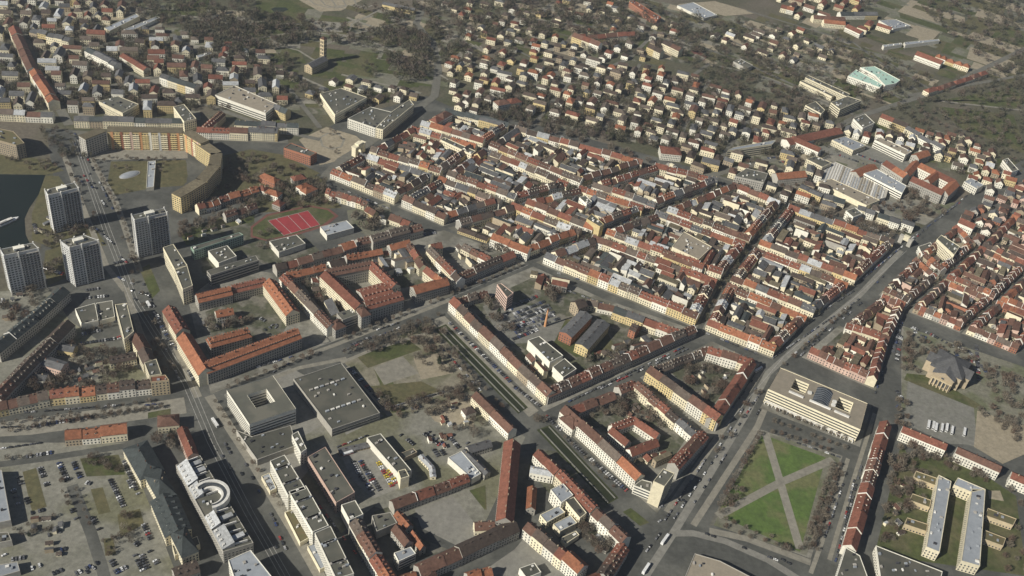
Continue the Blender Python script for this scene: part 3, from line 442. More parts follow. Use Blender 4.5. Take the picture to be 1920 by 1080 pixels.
PATCH = [
    ('courtyard','yard',[(-241.4,1085.8),(-162.9,1054.2),(-129.0,1113.4),(-216.6,1134.8)],0.14),
    ('courtyard','yard',[(-143.4,1047.0),(-96.5,1026.2),(-35.7,1079.7),(-109.0,1107.0)],0.14),
    ('courtyard','yard',[(-71.6,1017.4),(12.8,985.5),(66.9,1038.5),(-11.5,1070.4)],0.14),
    ('courtyard','yard',[(39.0,975.4),(204.8,906.4),(230.8,979.3),(92.6,1028.0)],0.14),
    ('courtyard','yard',[(226.4,897.1),(289.4,872.2),(332.3,936.2),(252.8,971.1)],0.14),
    ('courtyard','yard',[(-206.0,1152.8),(-119.2,1131.6),(-83.1,1205.8),(-165.6,1227.3)],0.14),
    ('courtyard','yard',[(-99.2,1125.8),(-17.6,1095.3),(46.5,1147.4),(-63.9,1198.5)],0.14),
    ('courtyard','yard',[(6.9,1085.6),(83.3,1054.6),(144.7,1114.2),(70.6,1137.3)],0.14),
    ('courtyard','yard',[(109.3,1044.9),(239.5,999.0),(272.6,1067.1),(171.4,1105.3)],0.14),
    ('courtyard','yard',[(260.9,990.5),(344.7,953.6),(394.0,1016.6),(294.0,1058.6)],0.14),
    ('courtyard','yard',[(-54.4,1217.3),(64.4,1162.3),(145.1,1234.3),(-25.5,1273.0)],0.14),
    ('courtyard','yard',[(89.2,1153.5),(161.8,1130.9),(248.7,1216.4),(172.6,1228.0)],0.14),
    ('courtyard','yard',[(187.9,1121.5),(281.9,1086.1),(330.4,1183.5),(278.5,1210.7)],0.14),
    ('courtyard','yard',[(303.3,1077.5),(407.1,1033.9),(472.0,1127.0),(351.4,1173.9)],0.14),
    ('courtyard','yard',[(-154.2,1245.6),(-74.3,1224.7),(-46.2,1278.7),(-127.7,1292.0)],0.14),
    ('parking_yard','lot',[(-28.6,873.6),(-12.8,892.3),(26.6,887.8),(63.3,873.2),(53.9,834.1),(9.2,818.7),(-9.8,836.4)],0.24),
    ('garden','grass',[(63.2,875.6),(35.7,845.4),(77.8,813.6),(120.1,834.7),(107.9,870.3)],0.22),
    ('garden','yard',[(174.5,819.5),(222.1,852.8),(256.0,838.9),(216.6,763.9)],0.15),
    ('courtyard','yard',[(338.2,876.2),(364.3,863.0),(396.8,847.6),(420.0,909.4),(381.0,932.2)],0.14),
    ('courtyard','yard',[(387.2,932.0),(424.6,920.4),(458.1,992.2),(441.3,999.0)],0.14),
    ('courtyard','yard',[(481.1,994.1),(523.9,974.7),(573.6,1034.4),(529.7,1057.7)],0.14),
    ('courtyard','yard',[(538.9,967.7),(582.0,947.2),(633.6,1005.4),(588.2,1027.0)],0.14),
    ('courtyard','yard',[(539.6,1070.5),(584.0,1047.0),(642.4,1118.6),(600.0,1147.7)],0.14),
    ('courtyard','yard',[(598.6,1039.5),(642.3,1017.6),(697.8,1088.5),(656.2,1110.2)],0.14),
    ('courtyard','yard',[(609.7,1160.5),(652.5,1131.1),(721.4,1217.1),(672.4,1244.8)],0.14),
    ('courtyard','yard',[(449.4,1018.7),(467.9,1005.2),(517.8,1068.6),(502.4,1094.4)],0.14),
    ('courtyard','yard',[(516.8,1115.3),(531.2,1086.8),(589.8,1161.6),(579.8,1193.1)],0.14),
    ('road','asphalt',[(-387.0,309.4),(-570.3,680.7),(-480.6,770.9),(-560.9,992.7),(-618.7,1095.5),(-439.3,1123.0),(-307.8,1154.3),(-269.6,1235.8),(-168.2,1346.6),(-129.3,1325.3),(-6.7,1313.2),(187.1,1268.4),(370.3,1215.6),(519.3,1156.7),(762.5,1450.8),(902.9,1445.1),(667.4,841.1),(562.7,464.8)],0.02),
    ('ground','earth',[(-604.5,738.8),(-473.5,791.0),(-432.0,748.2),(-314.6,680.1),(-472.1,594.4)],0.05),
    ('ground','earth',[(-459.3,571.0),(-316.4,602.3),(-226.0,478.5),(-194.2,424.0),(-380.1,390.6)],0.05),
    ('ground','earth',[(-189.8,671.9),(-155.9,658.0),(-32.3,746.0),(34.7,686.0),(5.8,564.4),(-88.7,574.9),(-108.9,541.7),(-188.2,630.3)],0.05),
    ('ground','plaza',[(-53.1,579.1),(-22.4,600.7),(8.0,564.9),(-10.3,547.0),(-44.3,560.3)],0.07),
    ('ground','plaza',[(-8.4,501.7),(36.8,553.4),(46.7,572.6),(99.6,521.9)],0.07),
    ('pavement','plaza',[(-253.1,679.4),(-203.0,729.7),(-101.0,684.6),(-141.7,640.4),(-157.4,588.2),(-185.0,585.6)],0.06),
    ('pavement','paving',[(-436.5,599.0),(-306.4,658.4),(-287.3,667.9),(-277.8,648.4),(-396.3,594.6),(-428.9,584.2)],0.05),
    ('park_ground','sandy',[(-154.3,749.4),(-79.2,837.2),(-12.6,738.8),(-88.7,687.4)],0.06),
    ('lawn','grass',[(-144.6,761.6),(-101.7,802.0),(-82.4,787.6),(-129.5,747.2)],0.1),
    ('lawn','grass',[(-124.4,748.4),(-114.1,756.5),(-82.6,696.1),(-94.3,689.8)],0.1),
    ('play_court','paving',[(-124.4,748.4),(-99.1,772.6),(-79.0,751.1),(-109.3,726.5)],0.11),
    ('play_ground','sand',[(-88.0,771.9),(-65.4,785.8),(-45.0,759.1),(-74.8,742.4)],0.11),
    ('lawn','drygrass',[(-124.0,720.7),(-74.4,740.1),(-51.4,729.8),(-85.7,699.1)],0.1),
    ('footpath','paving',[(-151.0,742.1),(-148.1,746.0),(-93.9,687.7),(-97.4,684.7)],0.12),
    ('pavement','paving',[(-79.2,837.2),(-67.4,847.6),(44.7,724.9),(36.0,714.0)],0.05),
    ('square_ground','dust',[(211.2,614.3),(268.3,746.3),(344.2,726.0),(292.7,596.4)],0.16),
    ('lawn','lawn',[(215.5,627.5),(219.6,637.8),(268.9,741.2),(329.4,722.9),(287.4,599.5)],0.2),
    ('square_ground','dust',[(458.3,960.9),(590.5,918.5),(545.3,775.2),(523.6,785.7),(423.8,812.4)],0.16),
    ('lawn','grass',[(443.1,874.5),(470.2,876.5),(516.5,840.0),(501.8,828.4),(460.6,848.2),(437.5,862.6)],0.2),
    ('bus_park','lot',[(441.3,860.9),(506.7,833.6),(494.1,775.5),(464.4,771.3),(421.8,790.4)],0.2),
    ('ground','sand',[(509.2,830.1),(558.4,816.8),(545.3,775.2),(514.1,753.7),(489.9,772.3)],0.2),
    ('lawn','grass',[(415.1,747.1),(470.2,751.7),(514.7,711.5),(494.1,613.1),(356.1,609.9),(412.8,761.5)],0.06),
    ('play_ground','sand',[(487.5,712.7),(500.1,715.3),(500.0,701.7),(485.8,702.2)],0.1),
    ('running_track','track',[(-310.9,953.7),(-300.7,983.2),(-258.0,1016.1),(-232.9,1015.0),(-219.1,1003.4),(-228.9,977.2),(-254.3,952.9),(-285.5,930.8),(-304.7,933.1)],0.14),
    ('lawn','grass',[(-308.0,952.2),(-298.0,980.5),(-257.1,1012.7),(-234.8,1012.0),(-223.3,1002.2),(-233.2,979.4),(-259.4,953.1),(-286.8,933.2),(-303.3,936.8)],0.17),
    ('sports_court','court',[(-295.8,970.6),(-256.9,1004.3),(-235.6,978.7),(-270.0,946.2)],0.2),
    ('lawn','drygrass',[(-512.2,1042.8),(-429.8,1072.9),(-414.7,1037.9),(-411.5,1015.9),(-442.0,1001.6),(-479.0,973.4),(-493.7,985.9)],0.06),
    ('lawn','drygrass',[(-446.1,1061.0),(-426.5,1067.2),(-410.8,1023.0),(-429.4,1011.1)],0.09),
    ('lawn','grass',[(-398.5,844.5),(-392.6,856.1),(-365.3,814.8),(-368.2,800.1)],0.06),
    ('lawn','grass',[(-311.3,641.7),(-293.7,651.0),(-291.0,643.7),(-308.5,634.5)],0.09),
    ('lawn','grass',[(128.9,613.1),(136.1,619.2),(152.9,605.7),(144.5,600.2)],0.09),
    ('lawn','drygrass',[(-4.4,609.1),(4.1,618.8),(8.6,590.2)],0.1),
    ('lawn','grass',[(-9.3,609.7),(4.1,618.8),(7.4,589.9)],0.11),
    ('lawn','drygrass',[(-323.2,546.0),(-314.6,550.1),(-298.0,526.4),(-306.1,522.0)],0.09),
    ('lawn','drygrass',[(-384.3,552.8),(-375.9,559.2),(-349.2,521.7),(-358.2,514.9)],0.09),
    ('lawn','drygrass',[(-291.8,524.9),(-276.6,534.4),(-267.6,519.9),(-280.3,503.5)],0.09),
    ('lawn','drygrass',[(-292.9,499.7),(-285.6,501.8),(-277.2,486.8),(-284.6,484.0)],0.09),
    ('lawn','grass',[(-345.7,576.6),(-316.4,587.6),(-302.2,567.1),(-332.0,558.5)],0.09),
    ('ground','sand',[(-35.7,712.4),(-24.4,726.4),(-14.3,687.7),(-32.9,692.6),(-59.5,697.7)],0.09),
    ('ground','plaza',[(-128.6,626.5),(-103.9,648.7),(-59.6,608.7),(-90.5,583.6),(-113.0,600.6)],0.09),
    ('plaza','sand',[(-310.6,1165.2),(-284.3,1210.3),(-240.6,1198.7),(-219.6,1175.6),(-245.4,1131.3),(-268.3,1110.2)],0.08),
    ('lake','water',[(-678.9,950.1),(-618.3,978.7),(-570.4,992.2),(-559.0,950.5),(-556.1,922.3),(-551.4,901.2),(-536.5,873.0),(-526.2,860.1),(-527.4,844.4),(-608.4,792.7)],0.06),
    ('canal_bank','bank',[(-74.6,822.9),(-63.6,833.8),(33.9,727.1),(25.3,716.1)],0.1),
    ('canal','canalwater',[(-70.1,823.1),(-65.1,828.0),(30.4,724.0),(26.2,718.5)],0.14),
    ('canal_bank','bank',[(44.6,698.2),(57.4,707.7),(125.1,628.6),(114.6,618.9)],0.1),
    ('canal','canalwater',[(48.1,699.0),(56.1,704.4),(121.7,627.3),(115.5,620.9)],0.14),
    ('field','sand',[(224.6,1876.2),(299.1,1924.3),(379.4,1895.0),(314.8,1855.0),(244.5,1865.7)],0.1),
    ('field','drygrass',[(634.3,2043.3),(784.3,2121.4),(789.0,1967.7),(685.9,1980.1)],0.1),
    ('running_track','track',[(231.4,1679.6),(243.0,1686.4),(278.5,1641.7),(263.0,1627.1)],0.1),
    ('lawn','grass',[(276.4,1651.9),(305.9,1674.2),(307.5,1659.2),(285.0,1641.9)],0.1),
    ('field','grass',[(651.3,1615.6),(821.9,1728.1),(830.0,1678.1),(793.5,1635.0),(662.8,1625.7)],0.1),
    ('field','grass',[(655.9,1597.3),(786.8,1612.9),(763.8,1468.2),(673.5,1527.2)],0.1),
    ('lawn','grass',[(-317.5,1442.8),(-236.1,1453.7),(-168.9,1401.0),(-195.0,1363.9),(-252.5,1370.6),(-290.0,1394.3)],0.1),
    ('lawn','grass',[(-448.2,1433.0),(-383.1,1437.9),(-357.7,1388.3),(-405.5,1399.3),(-440.1,1405.8)],0.1),
    ('lawn','grass',[(-335.0,1576.0),(-277.3,1647.3),(-241.3,1626.2),(-281.2,1552.4)],0.12),
    ('lawn','grass',[(-495.7,1591.5),(-364.9,1647.2),(-384.7,1578.7),(-427.2,1538.2),(-475.8,1525.1)],0.1),
    ('terrace_beds','sand',[(-431.1,1619.0),(-331.1,1661.6),(-354.6,1603.0),(-386.3,1585.1)],0.13),
    ('pond','canalwater',[(-462.9,1564.9),(-459.2,1573.5),(-443.2,1580.2),(-436.1,1573.8),(-441.9,1559.6),(-453.8,1554.7)],0.14),
    ('lawn','grass',[(-342.4,1550.2),(-306.2,1587.7),(-285.4,1573.3),(-327.4,1522.9)],0.14),
    ('lawn','drygrass',[(-548.7,913.1),(-569.4,990.1),(-555.3,994.4),(-470.9,902.4),(-448.0,876.8),(-491.3,854.4),(-525.8,865.4)],0.055),
    ('lawn','drygrass',[(-504.3,850.8),(-492.0,862.4),(-461.1,813.2),(-475.4,795.2),(-493.4,823.8)],0.055),
    ('lawn','grass',[(-384.0,921.6),(-318.0,998.4),(-308.0,954.5),(-321.7,928.3),(-366.9,899.4)],0.055),
    ('lawn','drygrass',[(-354.2,1030.8),(-262.0,1085.0),(-220.0,1021.3),(-243.8,1011.8),(-319.0,980.2)],0.055),
    ('ground','dust',[(-212.5,1017.4),(-166.4,1049.4),(-149.2,994.2),(-176.2,969.3),(-203.2,990.4)],0.055),
    ('lawn','drygrass',[(-664.4,1018.2),(-582.2,1024.6),(-554.7,1007.3),(-570.4,992.2),(-618.8,979.8),(-646.7,960.0)],0.055),
    ('plaza','paving',[(-574.2,1095.9),(-445.6,1121.0),(-428.7,1077.3),(-515.5,1045.7),(-540.4,1041.8)],0.05),
    ('ground','sand',[(-62.6,700.7),(-32.7,728.7),(-15.8,700.1),(-34.4,685.0),(-52.9,688.2)],0.095),
    ('ground','earth',[(-178.1,629.1),(-155.9,658.0),(-138.4,669.0),(-120.0,631.6),(-147.9,625.6)],0.092),
    ('lawn','drygrass',[(-399.6,1087.9),(-362.2,1122.3),(-320.0,1121.6),(-263.6,1091.3),(-282.5,1059.1),(-336.0,1036.3),(-355.8,1015.3),(-374.6,997.3)],0.055),
    ('ground','yard',[(-362.7,922.2),(-308.3,965.9),(-256.5,961.3),(-223.2,928.6),(-264.9,880.6),(-294.1,898.4),(-331.2,847.9)],0.055),
    ('courtyard','yard',[(-309.4,792.5),(-261.0,847.0),(-222.4,801.1),(-226.3,765.2),(-266.9,755.2),(-274.4,745.0),(-287.0,750.3)],0.17),
    ('courtyard','yard',[(-233.3,874.0),(-203.3,897.2),(-171.9,813.8),(-174.9,802.3),(-197.6,825.6)],0.17),
    ('courtyard','yard',[(-155.7,915.3),(-118.4,946.7),(-78.6,910.1),(-116.7,885.0),(-139.4,879.0)],0.17),
    ('courtyard','yard',[(78.9,728.9),(143.0,783.7),(198.9,736.9),(173.1,679.6),(139.9,683.6)],0.17),
    ('courtyard','yard',[(-43.0,870.0),(22.4,942.2),(103.8,917.6),(197.0,880.4),(59.0,749.8),(10.5,805.9)],0.145),
    ('courtyard','yard',[(-42.9,967.5),(2.6,988.9),(-3.9,969.4),(-49.6,921.0)],0.17),
    ('courtyard','yard',[(43.4,673.8),(78.9,674.6),(120.5,611.4),(102.3,577.7),(77.6,602.7),(40.6,646.0)],0.075),
    ('ground','yard',[(-87.5,569.2),(-62.8,586.2),(-42.4,549.2),(-18.7,542.6),(-50.8,519.9)],0.075),
    ('ground','lot',[(389.9,1361.5),(481.1,1424.5),(568.7,1373.3),(530.3,1307.2),(505.4,1299.6),(435.6,1347.2),(410.6,1339.3)],0.03),
    ('ground','earth',[(406.3,1284.1),(427.8,1298.3),(496.9,1257.6),(527.9,1296.0),(552.0,1234.7),(512.2,1189.5),(443.1,1209.6)],0.03),
]
SLAB = [
    ('pavement',[(-253.2,1081.4),(-159.2,1043.5),(-116.0,1119.0),(-221.2,1144.7)]),
    ('pavement',[(-155.5,1043.0),(-94.9,1016.2),(-19.5,1082.7),(-112.8,1117.5)]),
    ('pavement',[(-87.8,1014.5),(14.9,975.6),(82.1,1041.5),(-13.2,1080.2)]),
    ('pavement',[(23.0,972.3),(210.1,894.4),(242.3,984.8),(90.3,1038.4)]),
    ('pavement',[(215.7,892.2),(292.6,861.8),(345.0,939.9),(247.9,982.6)]),
    ('pavement',[(-218.7,1147.2),(-114.5,1121.7),(-71.0,1211.4),(-169.9,1237.2)]),
    ('pavement',[(-110.9,1121.1),(-16.0,1085.7),(62.5,1149.4),(-67.9,1209.7)]),
    ('pavement',[(-9.6,1083.1),(85.2,1044.6),(160.9,1118.1),(68.8,1146.8)]),
    ('pavement',[(93.5,1041.5),(243.8,988.5),(284.3,1071.8),(169.4,1115.2)]),
    ('pavement',[(249.4,986.3),(347.3,943.2),(407.6,1020.1),(289.9,1069.6)]),
    ('pavement',[(-66.1,1213.3),(65.9,1152.2),(163.0,1238.9),(-30.0,1282.8)]),
    ('pavement',[(72.3,1149.9),(164.1,1121.2),(266.7,1222.3),(169.9,1237.0)]),
    ('pavement',[(172.5,1118.3),(286.1,1075.4),(341.8,1187.2),(276.9,1221.1)]),
    ('pavement',[(291.7,1073.2),(410.1,1023.4),(485.2,1131.0),(347.2,1184.7)]),
    ('pavement',[(-167.1,1240.1),(-69.9,1214.7),(-33.2,1285.2),(-132.2,1301.3)]),
    ('pavement',[(-261.9,874.3),(-173.2,776.6),(-64.9,882.7),(-52.5,905.9),(10.9,966.9),(-6.1,979.8),(-91.4,1008.3),(-103.8,1000.1)]),
    ('pavement',[(-333.7,809.0),(-265.4,678.1),(-194.6,752.8),(-175.7,777.7),(-264.1,873.8),(-310.3,873.4)]),
    ('pavement',[(-65.4,853.8),(50.0,724.6),(210.6,878.2),(206.6,892.1),(103.7,922.6),(20.7,963.1),(-57.5,880.7)]),
    ('pavement',[(61.3,713.7),(160.1,618.2),(221.1,732.9),(145.8,790.9)]),
    ('pavement',[(145.8,797.5),(219.6,726.6),(277.5,851.0),(226.6,876.5)]),
    ('pavement',[(326.0,873.4),(360.8,855.8),(401.2,836.6),(429.9,912.9),(378.9,942.6)]),
    ('pavement',[(373.6,927.8),(428.9,910.6),(469.0,996.4),(438.8,1008.6)]),
    ('pavement',[(270.2,779.9),(367.4,745.6),(392.5,811.8),(303.6,850.2)]),
    ('pavement',[(470.2,991.3),(525.8,966.1),(584.5,1036.6),(527.7,1066.7)]),
    ('pavement',[(527.7,965.2),(583.8,938.7),(645.0,1007.7),(586.3,1035.6)]),
    ('pavement',[(529.0,1068.3),(585.8,1038.1),(652.6,1120.1),(598.5,1157.2)]),
    ('pavement',[(587.6,1037.2),(644.3,1008.8),(708.5,1090.8),(654.4,1119.0)]),
    ('pavement',[(599.7,1158.8),(653.9,1121.6),(732.0,1219.1),(670.5,1253.9)]),
    ('pavement',[(439.8,1017.1),(469.2,995.6),(526.2,1068.0),(502.8,1107.2)]),
    ('pavement',[(508.5,1116.2),(530.0,1073.8),(597.6,1160.1),(582.5,1207.7)]),
    ('pavement',[(207.3,613.5),(266.9,748.3),(347.3,728.9),(296.1,593.6),(222.0,616.5)]),
    ('pavement',[(456.0,962.3),(573.7,923.7),(572.7,852.8),(545.7,767.9),(529.5,787.0),(512.9,768.3),(481.9,775.1),(423.4,810.7)]),
]
STRIP = [
    ('footpath','paving',[(-156.9,748.8),(-130.1,776.0),(-81.2,814.1),(-76.4,827.0)],4,0.12),
    ('footpath','paving',[(-95.7,696.9),(-65.6,718.8),(-17.1,753.6)],5,0.12),
    ('footpath','paving',[(271.9,744.1),(279.3,679.6),(287.8,602.5)],8,0.24),
    ('footpath','paving',[(336.6,721.5),(279.3,679.6),(215.3,625.6)],8,0.245),
    ('lane','asphalt',[(-339.5,547.1),(-305.1,504.1),(-284.0,475.0),(-272.8,458.2)],9,0.08),
    ('lane','asphalt',[(-410.5,554.9),(-367.6,573.4),(-313.0,599.7)],7,0.085),
    ('road','farroad',[(-257.3,1079.8),(-245.4,1131.3),(-221.1,1182.5),(-180.7,1282.3),(-156.9,1350.6),(-165.2,1440.6),(-188.4,1534.3),(-227.1,1596.9),(-227.9,1655.7)],12,0.33),
    ('road','farroad',[(-140.6,1311.2),(-26.7,1293.3),(176.7,1247.1)],9,0.33),
    ('road','farroad',[(176.7,1247.1),(246.3,1242.2),(371.5,1342.7),(494.5,1500.0),(672.2,1664.0),(911.9,1937.7)],11,0.33),
    ('road','asphalt',[(497.4,1138.0),(606.5,1271.7),(762.5,1450.8)],13,0.33),
    ('road','farroad',[(-594.7,1110.9),(-719.7,1270.8),(-837.1,1446.1)],12,0.33),
    ('road','farroad',[(-583.2,1092.9),(-322.7,1156.8)],12,0.33),
    ('road','farroad',[(-671.5,1317.0),(-527.1,1245.0),(-343.5,1179.9),(-284.1,1173.9)],8,0.33),
    ('road','farroad',[(-781.6,1302.9),(-680.3,1319.3),(-567.1,1417.0)],7,0.33),
    ('road','farroad',[(-6.3,1308.3),(32.6,1454.9),(133.3,1593.3),(180.8,1725.4),(123.0,1801.8)],7,0.33),
    ('road','farroad',[(-98.4,1426.6),(91.6,1447.6),(315.7,1425.1),(385.8,1331.4)],6,0.33),
    ('road','farroad',[(86.4,1331.1),(175.4,1449.2),(270.0,1623.3),(350.9,1610.7),(496.9,1513.9)],7,0.33),
    ('road','farroad',[(190.5,1729.2),(336.2,1648.0),(498.7,1523.8)],7,0.33),
    ('road','farroad',[(379.7,1709.2),(493.2,1706.8),(602.0,1598.4)],7,0.33),
    ('road','farroad',[(509.1,1806.4),(584.6,1787.5),(647.1,1676.1),(669.4,1652.6)],6,0.33),
    ('road','farroad',[(640.5,2075.2),(760.3,2163.1)],8,0.33),
    ('road','farroad',[(245.5,1680.5),(152.1,1713.9),(-17.6,1693.7)],6,0.33),
    ('road','farroad',[(606.8,1620.2),(868.7,1800.7)],8,0.33),
    ('road','paving',[(666.2,1620.8),(817.1,1637.1)],5,0.33),
    ('road','farroad',[(254.0,1244.5),(326.8,1223.6),(411.0,1193.5)],5,0.33),
    ('road','paving',[(-481.0,1380.3),(-395.7,1364.6),(-313.0,1321.6)],5,0.33),
    ('road','paving',[(-301.0,1371.4),(-177.1,1352.3)],5,0.33),
    ('road','paving',[(-289.0,1505.7),(-193.4,1449.8)],5,0.33),
    ('road','paving',[(-471.1,1509.1),(-356.0,1533.5),(-300.2,1601.9)],4,0.33),
    ('road','paving',[(-340.0,1578.5),(-281.2,1552.4)],6,0.33),
    ('road','paving',[(-371.9,1527.1),(-322.9,1503.1),(-326.2,1556.7),(-290.0,1641.9)],4,0.33),
    ('road','paving',[(-154.4,1560.6),(-116.1,1536.6)],3,0.33),
    ('road','paving',[(-146.2,1558.4),(-112.6,1533.7)],3,0.33),
    ('road','paving',[(-137.9,1556.2),(-109.1,1530.9)],3,0.33),
    ('road','paving',[(-129.7,1553.9),(-105.6,1528.0)],3,0.33),
    ('road','paving',[(-121.5,1551.7),(-102.1,1525.1)],3,0.33),
    ('road','paving',[(-113.3,1549.5),(-98.7,1522.2)],3,0.33),
    ('pavement','paving',[(-265.9,675.0),(-205.1,605.4),(-149.8,539.2),(-112.6,492.3)],9,0.07),
    ('pavement','paving',[(-339.2,762.9),(-295.1,700.0),(-274.6,670.8)],7,0.07),
    ('pavement','paving',[(-399.9,810.4),(-361.0,748.9),(-305.2,671.1)],6,0.075),
    ('pavement','paving',[(-567.6,1081.0),(-475.0,963.8),(-446.7,920.3),(-396.8,840.1)],7,0.07),
    ('pavement','paving',[(-574.1,1047.2),(-494.6,928.9),(-432.7,840.2),(-398.7,806.0)],6,0.07),
    ('pavement','paving',[(-266.1,680.1),(-194.9,749.5),(-170.5,772.1),(-64.7,876.9)],5,0.07),
    ('pavement','paving',[(-249.6,676.5),(-195.5,731.5),(-153.2,756.2)],5,0.075),
    ('pavement','paving',[(168.9,621.2),(220.4,723.1),(279.7,844.5)],6,0.07),
    ('pavement','paving',[(192.7,610.6),(264.6,751.5),(297.8,840.1)],6,0.07),
    ('tram_bed','plaza',[(148.7,547.3),(174.0,597.8),(211.1,675.4),(255.3,768.7),(284.7,837.0),(327.4,896.6),(413.9,1008.4),(491.4,1126.5)],7,0.06),
    ('tram_bed','plaza',[(174.0,597.8),(192.2,601.5),(220.6,598.2),(257.2,584.9),(291.8,563.4)],7,0.066),
    ('pavement','paving',[(206.9,607.4),(240.3,605.0),(295.5,589.4)],7,0.07),
    ('pavement','paving',[(352.2,726.3),(308.4,612.5),(293.8,577.7)],4,0.07),
    ('pavement','paving',[(393.0,799.8),(352.5,698.3),(313.0,595.7)],4,0.075),
    ('lane_marking','marking',[(-576.3,1078.2),(-464.0,904.3),(-389.7,794.5),(-294.4,684.8),(-247.9,617.2),(-193.5,547.7),(-142.9,486.6)],0.45,0.09),
    ('lane_marking','marking',[(-573.6,1079.1),(-460.1,905.5),(-386.0,795.5),(-290.1,685.8),(-243.8,618.1),(-189.6,548.4),(-139.2,487.3)],0.45,0.092),
    ('lane_marking','marking',[(-570.9,1079.9),(-456.2,906.6),(-382.4,796.4),(-285.8,686.8),(-239.8,619.0),(-185.8,549.2),(-135.5,488.0)],0.45,0.094),
    ('lane_marking','marking',[(-235.2,722.0),(-174.3,776.3),(-67.8,878.0),(14.3,964.6)],0.4,0.09),
    ('lane_marking','marking',[(231.5,744.2),(306.1,870.4),(414.5,1011.8),(498.9,1128.6)],0.4,0.09),
    ('road','paving',[(-328.5,1490.2),(-275.0,1479.6),(-194.0,1453.5),(-145.6,1409.4)],4,0.33),
    ('road','paving',[(-352.6,1449.6),(-330.8,1499.9),(-245.8,1600.8)],4,0.33),
    ('road','paving',[(-451.0,1442.2),(-380.6,1428.7),(-339.1,1395.2)],4,0.33),
    ('road','paving',[(-544.9,1355.9),(-485.2,1418.5),(-398.2,1494.7),(-283.1,1518.7)],5,0.33),
    ('road','farroad',[(-455.7,1351.6),(-357.3,1297.0),(-291.8,1204.8)],7,0.33),
    ('road','farroad',[(-728.6,1197.6),(-621.3,1202.9),(-521.2,1290.6)],6,0.33),
    ('road','farroad',[(-642.0,1439.5),(-544.9,1355.9),(-407.4,1296.6)],5,0.33),
    ('road','farroad',[(153.1,1867.7),(278.8,1764.4),(446.5,1645.8)],6,0.33),
    ('road','farroad',[(359.3,1900.1),(551.7,1823.0),(631.7,1649.6)],6,0.33),
    ('road','farroad',[(-120.0,1605.5),(-24.0,1533.9),(89.2,1555.6)],5,0.33),
    ('road','farroad',[(-124.0,1496.1),(-43.6,1372.6)],5,0.33),
    ('road','farroad',[(12.7,1506.5),(70.9,1325.9)],6,0.33),
    ('road','farroad',[(151.2,1578.8),(94.6,1317.3)],6,0.33),
    ('road','farroad',[(266.0,1559.0),(195.5,1294.3)],6,0.33),
    ('road','farroad',[(338.5,1487.4),(264.9,1293.1)],6,0.33),
    ('footpath','paving',[(-285.5,1179.4),(-278.2,1193.9),(-264.0,1195.6),(-253.9,1183.8),(-253.2,1164.7),(-263.5,1154.1),(-276.7,1158.6),(-285.5,1179.4)],3,0.1),
    ('terrace_wall','paving',[(-421.1,1633.1),(-402.0,1611.8),(-378.3,1607.4),(-351.4,1628.4)],3,0.16),
    ('terrace_wall','paving',[(-402.9,1640.9),(-384.8,1615.5),(-364.5,1610.3),(-341.3,1632.6)],3,0.16),
    ('terrace_wall','paving',[(-384.6,1648.7),(-367.5,1619.2),(-350.6,1613.2),(-331.2,1636.8)],3,0.16),
    ('terrace_wall','paving',[(-366.1,1656.6),(-350.1,1622.8),(-336.8,1616.1),(-321.1,1641.1)],3,0.16),
    ('terrace_wall','paving',[(-347.5,1664.6),(-332.7,1626.5),(-322.8,1619.1),(-311.0,1645.4)],3,0.16),
    ('court_line','marking',[(-288.2,977.5),(-262.4,952.8)],0.6,0.26),
    ('court_line','marking',[(-276.6,987.3),(-253.0,962.3)],0.6,0.26),
    ('court_line','marking',[(-266.9,995.5),(-244.3,970.4)],0.6,0.26),
    ('court_line','marking',[(-295.4,970.5),(-256.8,1004.1),(-235.7,978.9),(-270.0,946.4),(-295.4,970.5)],0.6,0.27),
]
